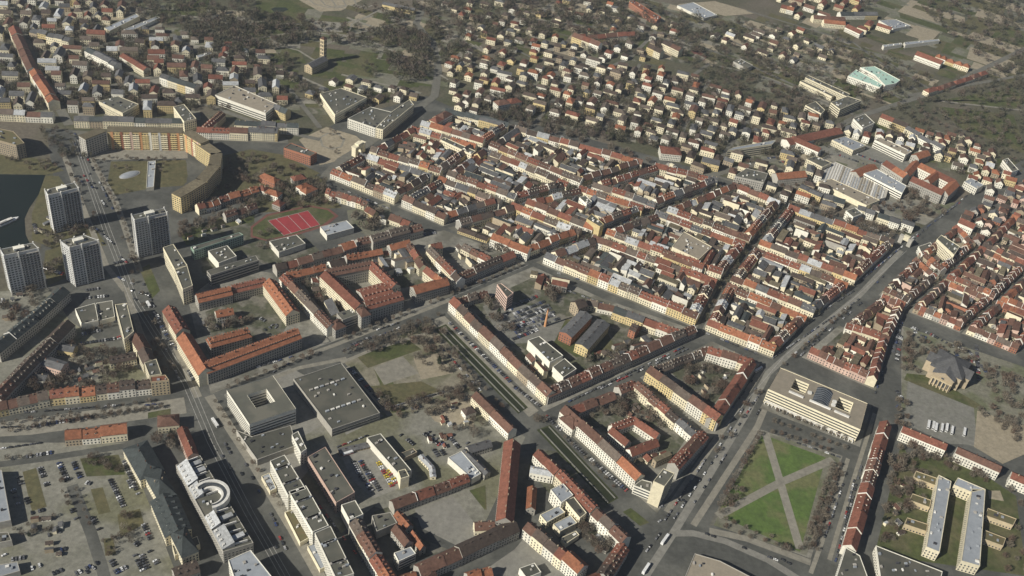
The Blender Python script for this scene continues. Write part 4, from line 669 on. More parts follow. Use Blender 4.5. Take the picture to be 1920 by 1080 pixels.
TREES = [
    ('the park beside the wide hall',[(-151.0,770.9),(-84.0,831.4),(-62.8,805.4),(-88.4,790.5),(-128.4,768.0)],26,'bare',(8,13)),
    ('the park edge by the hall',[(-127.9,739.5),(-106.7,713.2),(-91.8,690.4),(-101.7,688.1)],10,'bare',(8,13)),
    ('the lower park edge',[(-89.8,693.0),(-16.1,745.8),(-27.6,751.1),(-84.5,706.9)],26,'bare',(6,9)),
    ('the park corner by the canal',[(-97.9,796.8),(-64.7,818.2),(-35.5,769.5),(-55.5,756.6),(-77.0,788.9)],14,'bare',(8,13)),
    ('the bare yard above the garden wall',[(-67.6,699.5),(-30.8,734.6),(-10.3,697.7),(-11.9,668.8),(-44.4,682.8)],12,'bare',(8,13)),
    ('the canal garden lane',[(53.5,712.0),(61.7,706.4),(40.6,709.1)],3,'bare',(8,13)),
    ('the triangle garden',[(177.3,818.0),(222.0,850.5),(252.7,833.8),(217.1,771.8)],26,'bare',(8,13)),
    ('the theatre gardens',[(83.8,806.4),(146.2,856.8),(160.9,855.8),(117.5,814.5)],10,'bare',(8,13)),
    ('the parking yard grove',[(-35.5,869.5),(-21.0,885.3),(7.4,838.4),(-9.5,834.2)],14,'bare',(8,13)),
    ('the chimney grove',[(27.7,912.8),(63.7,924.8),(51.5,896.7)],10,'bare',(8,13)),
    ('the red courtyard house garden',[(97.5,729.3),(140.1,770.1),(166.5,726.0),(137.4,738.3)],18,'bare',(8,13)),
    ('the lower court garden',[(90.2,587.1),(103.9,601.9),(128.0,577.0),(109.8,556.4),(91.1,566.9)],16,'bare',(8,13)),
    ('the day nursery garden',[(-427.8,650.0),(-402.3,670.8),(-378.5,680.2),(-362.9,661.4),(-414.2,642.3)],18,'bare',(8,13)),
    ('the nursery lane',[(-419.2,713.7),(-391.5,704.4),(-366.9,714.4),(-368.6,675.0),(-396.2,679.9)],16,'bare',(8,13)),
    ('the upper left yards',[(-513.8,771.3),(-469.1,787.6),(-469.5,736.6),(-488.6,721.3)],16,'bare',(8,13)),
    ('the yard beside the corner building',[(-371.6,681.9),(-353.1,690.1),(-346.6,670.8),(-362.9,661.4)],8,'bare',(8,13)),
    ('the lot island',[(-345.2,578.2),(-316.8,585.9),(-304.4,569.7),(-331.8,560.8)],16,'bare',(5,8)),
    ('the lower lot island',[(-292.9,527.5),(-273.2,525.8),(-267.2,496.7),(-279.3,494.3)],10,'bare',(5,8)),
    ('the hotel garden',[(-296.8,616.6),(-277.7,624.1),(-263.8,602.2),(-271.0,595.8),(-287.6,602.0)],12,'bare',(8,13)),
    ('the bay shore towers',[(-531.4,896.0),(-489.1,902.6),(-461.4,894.2),(-501.7,851.5),(-530.3,874.7)],18,'spring',(6,10)),
    ('the towers by the wide road',[(-509.4,849.4),(-487.2,845.4),(-466.2,811.8),(-486.3,806.4)],8,'bare',(8,13)),
    ('the court of the curved slab',[(-513.0,1039.9),(-431.7,1072.3),(-467.9,969.5)],8,'bare',(4,7)),
    ('the bay road',[(-633.2,1008.4),(-582.2,1024.6),(-554.7,1007.3),(-583.4,985.7)],14,'bare',(5,9)),
    ('the sports court grove',[(-205.6,1001.4),(-176.6,1034.0),(-156.4,997.9),(-177.4,974.7)],20,'bare',(8,13)),
    ('the garden strip above the school',[(-391.4,925.1),(-319.7,1003.9),(-315.7,969.5),(-329.8,953.9),(-375.9,907.6)],36,'bare',(7,11)),
    ('the villa gardens left of the court',[(-337.1,1061.9),(-257.5,1066.7),(-220.0,1021.3),(-304.5,996.4)],24,'bare',(8,13)),
    ('the wedge block',[(-44.2,978.2),(5.6,992.0),(-4.9,966.9)],5,'bare',(8,13)),
    ('the church square,left row',[(454.0,947.0),(469.0,936.1),(439.0,856.1),(436.8,873.0)],18,'bare',(7,10)),
    ('the church square',[(469.0,936.1),(512.7,937.2),(557.9,901.7),(534.1,860.9),(524.4,911.9),(475.0,909.3)],16,'bare',(6,9)),
    ('the church square,right grove',[(534.7,905.2),(581.2,889.3),(550.4,791.6),(521.4,816.6)],36,'bare',(8,12)),
    ('the bus park edge',[(410.3,815.8),(435.1,838.1),(426.8,787.6),(412.2,784.3)],12,'bare',(6,9)),
    ('the school garden',[(396.6,735.9),(431.1,758.0),(423.4,713.2),(391.8,641.1),(357.3,616.1)],40,'bare',(6,10)),
    ('the white apartment rows',[(415.1,747.1),(465.5,754.3),(526.6,724.3),(511.9,710.9),(454.9,733.9)],22,'bare',(6,9)),
    ('the school lawn',[(482.9,665.5),(525.9,713.8),(494.1,613.1),(461.0,606.7)],14,'bare',(6,9)),
    ('the ring street verge',[(-122.8,1307.1),(-5.1,1292.4),(178.8,1238.8),(171.6,1255.9),(-7.6,1324.5)],55,'bare',(7,10)),
    ('the far ring street verge',[(283.0,1231.7),(355.8,1218.3),(500.0,1166.5),(495.7,1146.3),(351.3,1182.7),(282.1,1221.4)],55,'bare',(7,11)),
    ('the government yard',[(530.3,1307.2),(558.2,1293.4),(552.0,1234.7),(513.8,1196.5),(483.6,1228.4)],24,'bare',(8,12)),
    ('the long avenue verge',[(441.8,1202.5),(500.0,1166.5),(594.4,1254.0),(579.3,1285.1)],16,'bare',(7,10)),
    ('the orphanage yard',[(-242.9,876.4),(-209.6,898.1),(-173.9,822.4),(-195.4,817.0),(-230.9,864.7)],12,'bare',(8,13)),
    ('the barrack yard',[(-308.9,774.8),(-285.4,787.4),(-262.9,782.0),(-295.9,760.8)],8,'bare',(8,13)),
    ('the wide road verge',[(-450.5,919.2),(-400.3,849.0),(-305.6,697.5),(-314.2,695.5),(-404.8,828.2)],12,'bare',(5,8)),
    ('the round square',[(-300.7,1168.4),(-278.2,1209.3),(-237.0,1189.3),(-247.0,1137.9)],8,'bare',(4,6)),
    ('villa gardens',[(-122.2,1302.3),(-12.5,1497.2),(239.0,1549.2),(454.1,1462.8),(369.4,1326.2),(195.5,1294.3)],1000,'wood',(8,13)),
    ('upper woods',[(-354.6,1603.0),(-182.2,1724.9),(153.1,1867.7),(271.8,1811.6),(189.3,1681.6),(12.6,1658.4),(-100.6,1445.0),(-150.7,1388.9),(-221.6,1565.1)],560,'wood',(9,15)),
    ('palace park woods',[(-570.4,1426.1),(-480.1,1539.2),(-337.7,1529.8),(-205.0,1571.7),(-167.8,1420.3),(-196.6,1372.5),(-282.9,1476.5),(-357.3,1468.4),(-437.5,1397.0),(-455.7,1351.6)],480,'wood',(10,16)),
    ('palace park edge',[(-469.9,1346.3),(-388.3,1396.1),(-350.9,1316.9),(-285.7,1305.1),(-199.5,1344.3),(-237.3,1296.3),(-344.6,1292.9)],60,'wood',(9,14)),
    ('left district gardens',[(-841.6,1422.0),(-432.2,1379.5),(-334.3,1254.3),(-500.1,1173.2),(-691.0,1123.0)],620,'wood',(8,12)),
    ('upper left woods',[(-809.3,1458.0),(-495.7,1591.5),(-504.4,1452.4),(-642.0,1439.5)],170,'wood',(9,14)),
    ('far right woods',[(713.6,2106.3),(1052.5,2383.5),(845.0,1725.6),(804.3,1799.9),(758.1,1929.2)],300,'wood',(10,15)),
    ('right district gardens',[(282.0,1815.7),(517.6,1859.6),(673.3,1707.0),(496.9,1513.9),(397.1,1546.2),(271.4,1645.6)],480,'wood',(8,12)),
    ('right ring gardens',[(606.8,1620.2),(894.0,1881.0),(740.7,1395.0),(629.9,1360.7),(528.2,1496.8)],420,'wood',(7,11)),
    ('brick quarter gardens',[(513.8,1132.7),(724.5,1343.5),(603.4,959.4),(481.0,988.9)],160,'wood',(4,7)),
    ('top right fields',[(404.1,2033.0),(744.3,2246.0),(628.2,2012.1),(472.4,1975.1)],110,'wood',(8,12)),
    ('core courtyards',[(-205.9,1143.9),(-35.7,1290.3),(176.4,1235.1),(348.4,1188.6),(410.1,1023.6),(292.3,874.3),(207.4,909.6),(12.8,982.8),(-95.3,1021.4),(-235.1,1086.7)],650,'wood',(5,8)),
    ('fields left of the gate',[(190.5,1729.2),(430.2,1661.3),(455.7,1472.3),(320.8,1481.2),(239.0,1549.2)],260,'wood',(7,12)),
    ('slope below the top field',[(-2.2,1749.7),(209.9,1737.0),(278.8,1764.4),(244.4,1657.5),(62.3,1566.5)],220,'wood',(8,13)),
    ('verge of the far ring road',[(378.8,1539.7),(515.4,1520.2),(435.6,1347.2),(369.4,1326.2)],70,'wood',(7,10)),
    ('gardens by the round square',[(-342.5,1285.0),(-289.4,1321.2),(-234.0,1280.6),(-269.6,1235.8)],60,'wood',(6,10)),
    ('bay road verge',[(-633.5,1090.6),(-568.2,1097.9),(-518.4,1044.8),(-565.0,1030.0)],50,'wood',(6,9)),
    ('gardens along the sloping street',[(-399.8,956.6),(-326.5,1026.6),(-249.3,1089.0),(-244.4,1014.1),(-307.8,1007.5)],60,'wood',(6,10)),
    ('the lawn square,dark double row at right',[(331.2,707.7),(345.3,710.7),(301.7,599.3),(287.3,598.9)],46,'bare',(5,8)),
    ('the lawn square,left corner',[(212.0,626.8),(232.0,669.7),(243.0,662.0),(228.1,633.2)],14,'bare',(6,9)),
    ('the lawn square,lower edge',[(222.4,622.7),(287.8,602.5),(284.2,593.0),(216.8,612.4)],18,'bare',(5,7)),
    ('the park below the hall',[(-99.1,787.8),(-64.1,813.9),(-27.1,747.2),(-46.3,731.0),(-76.4,751.7)],12,'bare',(7,11)),
    ('the bare yard by the villa',[(-63.8,707.9),(-25.6,735.8),(-6.9,691.2),(-28.0,675.8),(-50.4,688.7)],6,'bare',(7,11)),
    ('the hall lane',[(-102.8,680.6),(-64.4,711.5),(-13.8,748.7),(-9.4,743.4),(-63.2,704.2),(-96.5,674.8)],22,'bare',(5,8)),
    ('the school garden thicket',[(392.5,742.3),(430.0,765.3),(435.2,729.7),(408.2,669.8),(379.2,663.9)],40,'bare',(6,10)),
    ('the nursery gardens',[(-336.5,738.1),(-308.2,704.6),(-309.9,681.2),(-352.9,686.3),(-357.9,724.7)],12,'bare',(6,9)),
    ('the court of the curved slab,upper edge',[(-540.4,1041.8),(-430.4,1078.1),(-427.3,1069.6),(-533.5,1033.4)],16,'bare',(4,6)),
    ('the shore road trees',[(-582.2,1024.6),(-559.2,1031.9),(-469.6,913.7),(-487.0,897.8)],14,'bare',(5,8)),
    ('the pocket gardens by the striped hall',[(331.7,1268.6),(400.0,1267.4),(412.8,1204.8),(355.5,1215.4)],26,'bare',(6,9)),
    ('the barrack court',[(-302.7,780.8),(-264.7,801.6),(-257.1,785.7),(-294.1,763.4)],10,'bare',(5,8)),
    ('the canal lane garden',[(92.4,724.4),(140.1,768.1),(163.9,727.3),(134.7,732.0)],18,'bare',(5,8)),
    ('the middle court',[(-170.0,805.3),(-169.0,851.8),(-211.1,879.9),(-230.9,864.7)],8,'bare',(5,8)),
    ('the church market',[(462.4,934.5),(519.3,938.9),(544.9,898.6),(525.6,894.0),(469.7,912.7)],22,'bare',(6,9)),
    ('the avenue verge',[(212.9,703.5),(271.1,816.9),(276.1,809.7),(220.3,698.0)],9,'bare',(5,8)),
    ('the gallery park',[(-317.5,1442.8),(-185.5,1452.7),(-189.0,1375.2),(-267.5,1365.2)],30,'wood',(6,10)),
    ('the green right of the curved slab',[(-395.7,1086.4),(-360.6,1117.1),(-289.9,1087.1),(-337.8,1042.2),(-372.5,1006.5)],34,'bare',(7,11)),
    ('the school yard',[(-306.2,938.2),(-286.2,955.1),(-268.9,916.0),(-288.6,900.0)],8,'bare',(6,9)),
    ('the lot corners',[(-362.2,566.8),(-358.6,569.1),(-329.9,525.7),(-336.1,524.4)],9,'bare',(3,6)),
    ('the lower lot hedge',[(-294.4,499.4),(-284.4,504.1),(-274.2,487.3),(-283.1,483.0)],10,'bare',(4,6)),
    ('the left lot grove',[(-360.8,489.0),(-335.9,504.8),(-330.4,497.7),(-354.5,484.9)],9,'bare',(4,7)),
    ('the church square lawn',[(455.9,932.9),(482.2,939.4),(455.6,877.5),(439.9,873.8)],12,'bare',(6,9)),
    ('the bus park right edge',[(510.4,838.6),(555.4,816.2),(535.5,788.3),(497.1,811.2)],14,'bare',(6,9)),
    ('the lot by the grey office bar',[(288.7,1300.6),(388.1,1348.0),(405.8,1306.6),(332.6,1276.3)],16,'bare',(5,8)),
    ('the government square',[(527.9,1296.0),(560.5,1286.8),(560.1,1237.0),(515.4,1203.6)],16,'bare',(8,12)),
]
TLINES = [
    ('the lawn square,inner row at right',[(334.3,714.0),(288.9,599.7)],7,'bare',(5,7)),
    ('the lawn square,outer row at right',[(341.4,715.5),(296.2,601.2)],7,'bare',(5,7)),
    ('the lawn square at left',[(266.4,742.9),(213.0,627.0)],8,'bare',(6,9)),
    ('the lawn square above',[(274.8,746.2),(342.2,729.9)],8,'bare',(5,7)),
    ('the post building front',[(277.6,762.1),(354.1,737.6)],8,'bare',(5,7)),
    ('the upper canal bank',[(-80.5,817.0),(15.2,712.3)],9,'bare',(5,8)),
    ('the lower canal bank',[(61.9,702.8),(125.1,634.3)],10,'bare',(4,6)),
    ('the lower road',[(-418.6,591.7),(-290.1,654.9)],9,'bare',(5,7)),
    ('the lower road median',[(-428.6,597.4),(-306.4,658.4)],11,'bare',(5,7)),
    ('the avenue facing the park',[(-159.0,758.1),(-69.4,849.0)],9,'bare',(6,9)),
    ('the avenue facing the barracks',[(-262.6,677.2),(-181.1,759.4)],10,'bare',(5,8)),
    ('the dirt lot lane',[(-336.2,544.8),(-304.6,505.5)],8,'bare',(4,6)),
    ('the upper lot lane',[(-405.7,561.3),(-369.6,577.8)],9,'bare',(4,6)),
    ('the lower left lane',[(-365.9,490.6),(-331.1,518.3)],10,'bare',(3,5)),
    ('the nursery car park',[(-414.7,733.4),(-384.4,750.5)],8,'bare',(4,6)),
    ('the road below the terrace',[(-400.6,603.6),(-290.6,656.2)],7,'bare',(5,7)),
    ('the post building kerb',[(283.9,779.1),(361.5,748.8)],7,'bare',(5,7)),
    ('the long avenue kerb',[(300.6,849.5),(404.2,990.0)],10,'bare',(5,7)),
    ('the wide road kerb',[(-260.3,670.4),(-205.1,605.4),(-151.8,541.6)],11,'bare',(5,7)),
    ('the wide road upper kerb',[(-557.4,1073.1),(-446.7,920.3),(-393.3,831.3)],11,'bare',(5,7)),
    ('the avenue kerb by the orphanage',[(-164.2,780.5),(-68.4,881.8),(8.2,961.8)],10,'bare',(5,7)),
]
CARS = [
    ('dirt lot behind the grey-roofed palace',[(-375.1,562.4),(-356.9,540.5)],1,0.8),
    ('dirt lot behind the grey-roofed palace',[(-360.7,568.6),(-343.9,549.2)],1,0.95),
    ('dirt lot behind the grey-roofed palace',[(-349.6,571.8),(-335.2,554.8)],1,0.9),
    ('dirt lot behind the grey-roofed palace',[(-387.1,549.2),(-377.5,537.7)],1,0.6),
    ('dirt lot behind the grey-roofed palace',[(-312.4,559.6),(-289.3,532.5)],1,0.95),
    ('dirt lot behind the grey-roofed palace',[(-309.4,582.0),(-282.2,547.1)],1,0.85),
    ('dirt lot behind the grey-roofed palace',[(-297.2,562.0),(-289.1,551.6)],1,0.9),
    ('lane above the dirt lot',[(-389.7,568.7),(-369.9,578.5)],1,0.95),
    ('lane above the dirt lot',[(-413.8,573.0),(-378.5,589.5)],0,0.9),
    ('dirt lot behind the grey-roofed palace',[(-263.3,489.5),(-249.7,473.9)],1,0.95),
    ('dirt lot behind the grey-roofed palace',[(-258.3,490.4),(-247.7,476.9)],1,0.8),
    ('dirt lot behind the grey-roofed palace',[(-268.1,519.8),(-254.6,503.2)],1,0.85),
    ('dirt lot behind the grey-roofed palace',[(-336.1,460.0),(-325.9,468.3)],1,0.8),
    ('dirt lot behind the grey-roofed palace',[(-360.7,510.9),(-348.0,519.1)],1,0.8),
    ('dirt lot behind the grey-roofed palace',[(-371.5,528.7),(-361.4,519.3)],1,0.5),
    ('dirt lot behind the grey-roofed palace',[(-310.1,518.3),(-298.6,506.7)],1,0.6),
    ('dirt lot behind the grey-roofed palace',[(-299.9,463.1),(-287.0,477.0)],1,0.7),
    ('dirt lot behind the grey-roofed palace',[(-316.3,460.0),(-309.7,466.3)],1,0.8),
    ('dirt lot behind the grey-roofed palace',[(-279.2,481.1),(-266.9,469.4)],1,0.7),
    ('dirt lot behind the grey-roofed palace',[(-267.7,500.6),(-260.7,496.6)],1,0.8),
    ('car lot between the grey halls',[(-117.3,622.3),(-103.9,602.6)],1,0.95),
    ('car lot between the grey halls',[(-111.0,624.4),(-93.8,599.9)],1,0.95),
    ('car lot between the grey halls',[(-102.7,614.0),(-84.9,590.9)],1,0.9),
    ('car lot between the grey halls',[(-107.2,606.6),(-88.8,587.0)],1,0.8),
    ('row of vans at the grey workshop',[(-95.0,626.2),(-75.6,598.2)],1,1),
    ('row of vans at the grey workshop',[(-90.4,628.0),(-72.9,602.7)],1,0.9),
    ('lot right of the grey workshop',[(-60.8,670.3),(-41.7,657.1)],1,0.95),
    ('lot right of the grey workshop',[(-56.8,672.9),(-39.5,659.3)],1,0.8),
    ('lot right of the grey workshop',[(-48.5,652.2),(-42.1,643.4)],1,0.95),
    ('lot right of the grey workshop',[(-41.7,652.8),(-36.4,646.3)],1,0.9),
    ('lot right of the grey workshop',[(-81.8,663.9),(-64.7,652.1)],1,0.8),
    ('lot right of the grey workshop',[(-37.6,671.9),(-24.2,657.4)],1,0.8),
    ('lane above the grey workshop',[(-135.4,635.0),(-108.3,658.1)],0,0.95),
    ('foot of the wide hall',[(-149.2,744.5),(-99.0,694.3)],1,0.9),
    ('foot of the wide hall',[(-124.1,661.6),(-105.7,676.3)],1,0.9),
    ('lane below the park',[(-98.1,696.3),(-14.4,754.2)],0,0.9),
    ('lane below the park',[(-77.9,699.0),(-68.5,704.9)],1,0.9),
    ('avenue facing the park',[(-160.5,764.4),(-107.5,818.7)],0,0.85),
    ('avenue facing the park',[(-155.8,774.0),(-131.6,797.2)],1,0.8),
    ('avenue facing the park',[(-235.2,722.0),(-202.6,748.0)],0,0.7),
    ('avenue facing the park',[(-190.9,744.7),(-174.4,765.3)],0,0.6),
    ('avenue facing the park',[(-133.4,805.6),(-111.5,824.5)],0,0.8),
    ('upper canal bank',[(-60.4,837.4),(15.1,757.1)],1,0.9),
    ('upper canal bank',[(16.8,753.5),(48.3,729.6)],1,0.9),
    ('left canal bank',[(-65.9,798.1),(-12.4,736.9)],0,0.7),
    ('parking yard',[(6.0,868.2),(39.2,900.9)],1,0.9),
    ('parking yard',[(5.9,854.1),(47.4,890.7)],1,0.95),
    ('parking yard',[(6.9,842.8),(52.6,880.0)],1,0.95),
    ('parking yard',[(10.4,836.8),(57.4,874.1)],1,0.85),
    ('parking yard',[(7.4,885.3),(25.5,902.3)],1,0.9),
    ('parking yard',[(-4.8,858.4),(3.5,879.5)],1,0.9),
    ('parking yard',[(8.6,825.2),(32.7,846.9)],1,0.9),
    ('lane of the canal block',[(72.9,742.9),(196.2,859.9)],0,0.85),
    ('lane of the canal block',[(104.5,769.9),(202.0,859.1)],0,0.8),
    ('lower canal bank',[(75.5,691.4),(134.9,636.4)],1,0.92),
    ('lower canal bank',[(51.7,719.0),(69.8,701.8)],1,0.85),
    ('avenue front of the triangle block',[(269.3,827.0),(238.9,768.9)],0,0.4),
    ('long avenue',[(291.9,862.9),(420.8,1010.2)],0,0.8),
    ('long avenue',[(279.5,871.2),(410.8,1018.3)],0,0.5),
    ('long avenue',[(410.6,1026.5),(498.0,1140.7)],0,0.8),
    ('long avenue',[(514.2,1157.8),(627.4,1306.9)],0,0.5),
    ('long avenue',[(438.9,1036.7),(462.6,1071.2)],0,0.4),
    ('street left of the church square',[(457.8,970.3),(432.8,903.7)],1,0.85),
    ('street left of the church square',[(421.9,887.4),(398.8,829.7)],0,0.7),
    ('lane right of the lawn square',[(364.3,720.0),(313.1,581.4)],0,0.85),
    ('lane right of the lawn square',[(357.2,709.7),(332.1,638.5)],0,0.5),
    ('post building kerb',[(274.6,744.3),(346.7,725.1)],0,0.5),
    ('lower road',[(-431.1,612.1),(-334.2,646.3)],0,0.85),
    ('lower road',[(-400.6,603.6),(-351.3,628.3)],1,0.9),
    ('lower road',[(-425.7,596.4),(-402.8,603.2)],0,0.8),
    ('lower road',[(-317.9,649.1),(-299.6,656.9)],0,0.9),
    ('wide road verge',[(-351.4,770.7),(-321.4,733.6)],1,0.9),
    ('wide road verge',[(-318.9,734.2),(-282.7,687.6)],1,0.9),
    ('wide road verge',[(-359.0,779.8),(-336.6,752.8)],0,0.7),
    ('nursery car park',[(-411.8,729.9),(-385.6,747.0)],1,0.85),
    ('nursery car park',[(-407.3,716.6),(-376.9,732.3)],1,0.8),
    ('nursery car park',[(-436.7,796.1),(-420.8,804.9)],1,0.8),
    ('nursery car park',[(-433.8,783.1),(-409.2,794.0)],1,0.7),
    ('nursery car park',[(-388.4,757.0),(-372.9,729.2)],1,0.8),
    ('wide road',[(-569.2,1069.3),(-489.0,959.6)],0,0.25),
    ('wide road',[(-537.5,1012.6),(-476.9,945.6)],0,0.3),
    ('wide road',[(-575.4,1060.4),(-513.8,973.1)],0,0.25),
    ('wide road',[(-475.7,906.5),(-440.0,879.0)],0,0.5),
    ('wide road',[(-455.3,880.0),(-413.7,850.4)],0,0.5),
    ('wide road',[(-428.1,846.5),(-412.0,860.9)],1,0.7),
    ('wide road',[(-415.1,825.4),(-393.1,816.9)],0,0.8),
    ('bay shore',[(-537.4,894.2),(-525.1,876.2)],1,0.9),
    ('bay shore',[(-492.1,821.7),(-468.1,816.1)],1,0.8),
    ('wide road lower part',[(-250.6,626.7),(-187.4,554.7)],0,0.12),
    ('wide road lower part',[(-173.2,537.4),(-139.2,495.0)],0,0.12),
    ('barrack yard',[(-258.2,798.7),(-230.1,783.7)],1,0.7),
    ('barrack yard',[(-243.8,778.1),(-231.1,792.2)],1,0.6),
    ('crossing street',[(-124.9,983.8),(-95.9,1003.5)],1,0.8),
    ('crossing street',[(-50.5,904.9),(-5.9,945.2)],0,0.8),
    ('crossing street',[(14.8,977.8),(87.5,1046.7)],0,0.7),
    ('crossing street',[(90.7,1050.6),(155.0,1115.5)],0,0.7),
    ('crossing street',[(163.8,1124.5),(267.4,1223.4)],0,0.75),
    ('sloping street',[(-95.3,1021.4),(-15.2,1075.2)],0,0.7),
    ('sloping street',[(-12.8,1085.4),(63.1,1147.4)],0,0.7),
    ('sloping street',[(69.9,1152.9),(167.6,1239.7)],0,0.7),
    ('charlotte row street',[(-251.9,1071.6),(-154.6,1031.3)],0,0.7),
    ('charlotte row street',[(57.4,928.2),(197.1,880.8)],0,0.7),
    ('charlotte row street',[(219.9,888.9),(284.6,863.4)],0,0.8),
    ('charlotte row street',[(43.1,958.4),(106.3,944.9)],0,0.6),
    ('back street of the concrete blocks',[(-161.6,595.2),(-76.9,506.9)],0,0.5),
    ('bus crossing',[(160.1,607.1),(167.5,613.2)],0,0.6),
    ('bus crossing',[(156.8,621.8),(189.2,641.1)],0,0.3),
    ('bus park',[(418.3,813.6),(436.1,842.5)],0,0.8),
    ('tram bend',[(258.2,593.8),(278.2,583.2)],0,0.5),
    ('ring street',[(-29.7,1308.7),(57.2,1280.9)],0,0.5),
    ('ring street',[(427.8,1185.0),(491.0,1157.6)],0,0.6),
    ('church market',[(527.2,933.6),(538.5,897.1)],1,0.8),
    ('church market',[(468.2,960.4),(474.4,932.7)],1,0.6),
    ('church market',[(540.0,946.3),(524.8,880.5)],1,0.8),
    ('dirt lot behind the grey-roofed palace',[(-322.6,480.6),(-311.0,488.1)],1,0.8),
    ('dirt lot behind the grey-roofed palace',[(-352.1,467.0),(-340.7,471.8)],1,0.7),
    ('dirt lot behind the grey-roofed palace',[(-272.3,469.6),(-263.9,477.6)],1,0.8),
    ('dirt lot behind the grey-roofed palace',[(-292.7,465.7),(-287.5,473.1)],1,0.8),
    ('dirt lot behind the grey-roofed palace',[(-340.0,490.4),(-326.6,501.2)],1,0.3),
    ('dirt lot behind the grey-roofed palace',[(-331.0,525.5),(-317.4,509.9)],1,0.5),
    ('dirt lot behind the grey-roofed palace',[(-253.7,495.3),(-241.2,482.0)],1,0.6),
    ('dirt lot behind the grey-roofed palace',[(-330.3,552.0),(-320.8,551.0)],1,0.5),
    ('dirt lot behind the grey-roofed palace',[(-382.8,533.7),(-370.4,517.4)],1,0.4),
    ('dirt lot behind the grey-roofed palace',[(-361.4,473.0),(-342.4,453.7)],1,0.6),
    ('wide road',[(-490.2,918.9),(-459.4,889.5)],0,0.5),
    ('wide road',[(-398.3,808.5),(-371.1,804.0)],1,0.7),
    ('wide road',[(-386.0,795.5),(-365.2,785.0)],0,0.5),
    ('wide road',[(-330.7,733.4),(-303.8,696.0)],0,0.6),
    ('avenue facing the park',[(-218.3,718.1),(-205.0,737.2)],0,0.6),
    ('church market',[(483.1,956.7),(505.7,940.3)],1,0.7),
    ('church market',[(510.0,927.1),(515.9,891.7)],1,0.7),
    ('bus park',[(424.3,841.9),(431.2,820.6)],1,0.6),
    ('lot right of the grey workshop',[(-25.1,672.9),(-16.4,664.3)],1,0.6),
    ('ring street',[(72.0,1293.7),(149.3,1305.0)],0,0.4),
    ('street left of the church square',[(452.1,944.1),(434.6,890.4)],1,0.7),
    ('school yard',[(-291.6,920.4),(-276.7,932.7)],1,0.6),
    ('crossing street',[(-122.3,987.4),(-103.7,1001.3)],1,0.8),
    ('long avenue',[(193.9,635.7),(236.0,719.3)],0,0.35),
    ('long avenue',[(259.8,758.1),(309.6,851.7)],0,0.35),
    ('long avenue',[(218.2,704.6),(274.5,821.8)],0,0.35),
    ('long avenue',[(135.0,547.4),(168.5,605.8)],0,0.35),
    ('long avenue',[(201.9,603.4),(275.8,582.8)],0,0.35),
    ('church market',[(510.0,939.0),(527.2,933.6)],1,0.8),
    ('church market',[(519.2,915.3),(530.9,913.5)],1,0.8),
    ('church market',[(518.5,901.4),(530.4,895.1)],1,0.8),
    ('church market',[(465.5,962.2),(475.4,957.2)],1,0.8),
    ('church market',[(471.9,949.0),(483.4,944.5)],1,0.8),
    ('wide road',[(-580.2,1093.9),(-485.6,966.6)],0,0.35),
    ('wide road',[(-538.9,1038.3),(-464.3,937.8)],0,0.35),
    ('wide road',[(-393.3,831.3),(-348.2,769.3)],0,0.35),
    ('wide road',[(-305.6,697.5),(-285.2,672.0)],0,0.35),
    ('wide road',[(-233.9,620.3),(-194.7,571.2)],0,0.35),
    ('wide road',[(-175.0,551.4),(-146.0,512.3)],0,0.35),
    ('wide road',[(-212.2,605.2),(-161.8,536.8)],0,0.35),
    ('lot above the striped hall',[(446.8,1366.8),(498.4,1343.3)],1,0.8),
    ('lot above the striped hall',[(465.9,1384.4),(520.7,1355.0)],1,0.8),
    ('lot above the striped hall',[(503.4,1368.7),(538.4,1344.8)],1,0.7),
    ('lot by the grey office bar',[(304.7,1305.7),(387.6,1344.7)],1,0.8),
    ('lot by the grey office bar',[(307.5,1294.2),(385.4,1328.1)],1,0.7),
    ('long avenue',[(311.7,868.1),(403.8,987.8)],0,0.55),
    ('long avenue',[(324.4,874.8),(423.1,1005.4)],0,0.55),
    ('long avenue',[(163.7,604.8),(212.9,703.5)],0,0.55),
    ('long avenue',[(174.5,613.1),(223.7,709.4)],0,0.55),
    ('long avenue',[(229.6,717.9),(276.1,809.7)],0,0.55),
    ('long avenue',[(311.9,619.1),(349.6,711.6)],0,0.55),
    ('long avenue',[(503.2,1148.4),(608.6,1279.4)],0,0.55),
    ('long avenue',[(631.7,1308.1),(729.1,1423.7)],0,0.55),
    ('parking yard',[(5.2,860.9),(44.1,894.8)],1,0.9),
    ('parking yard',[(9.3,849.1),(50.8,884.3)],1,0.9),
    ('parking yard',[(13.7,832.0),(35.4,849.9)],1,0.9),
    ('parking yard',[(-6.0,841.9),(5.7,856.3)],1,0.9),
    ('parking yard',[(11.3,891.2),(31.1,908.7)],1,0.9),
]
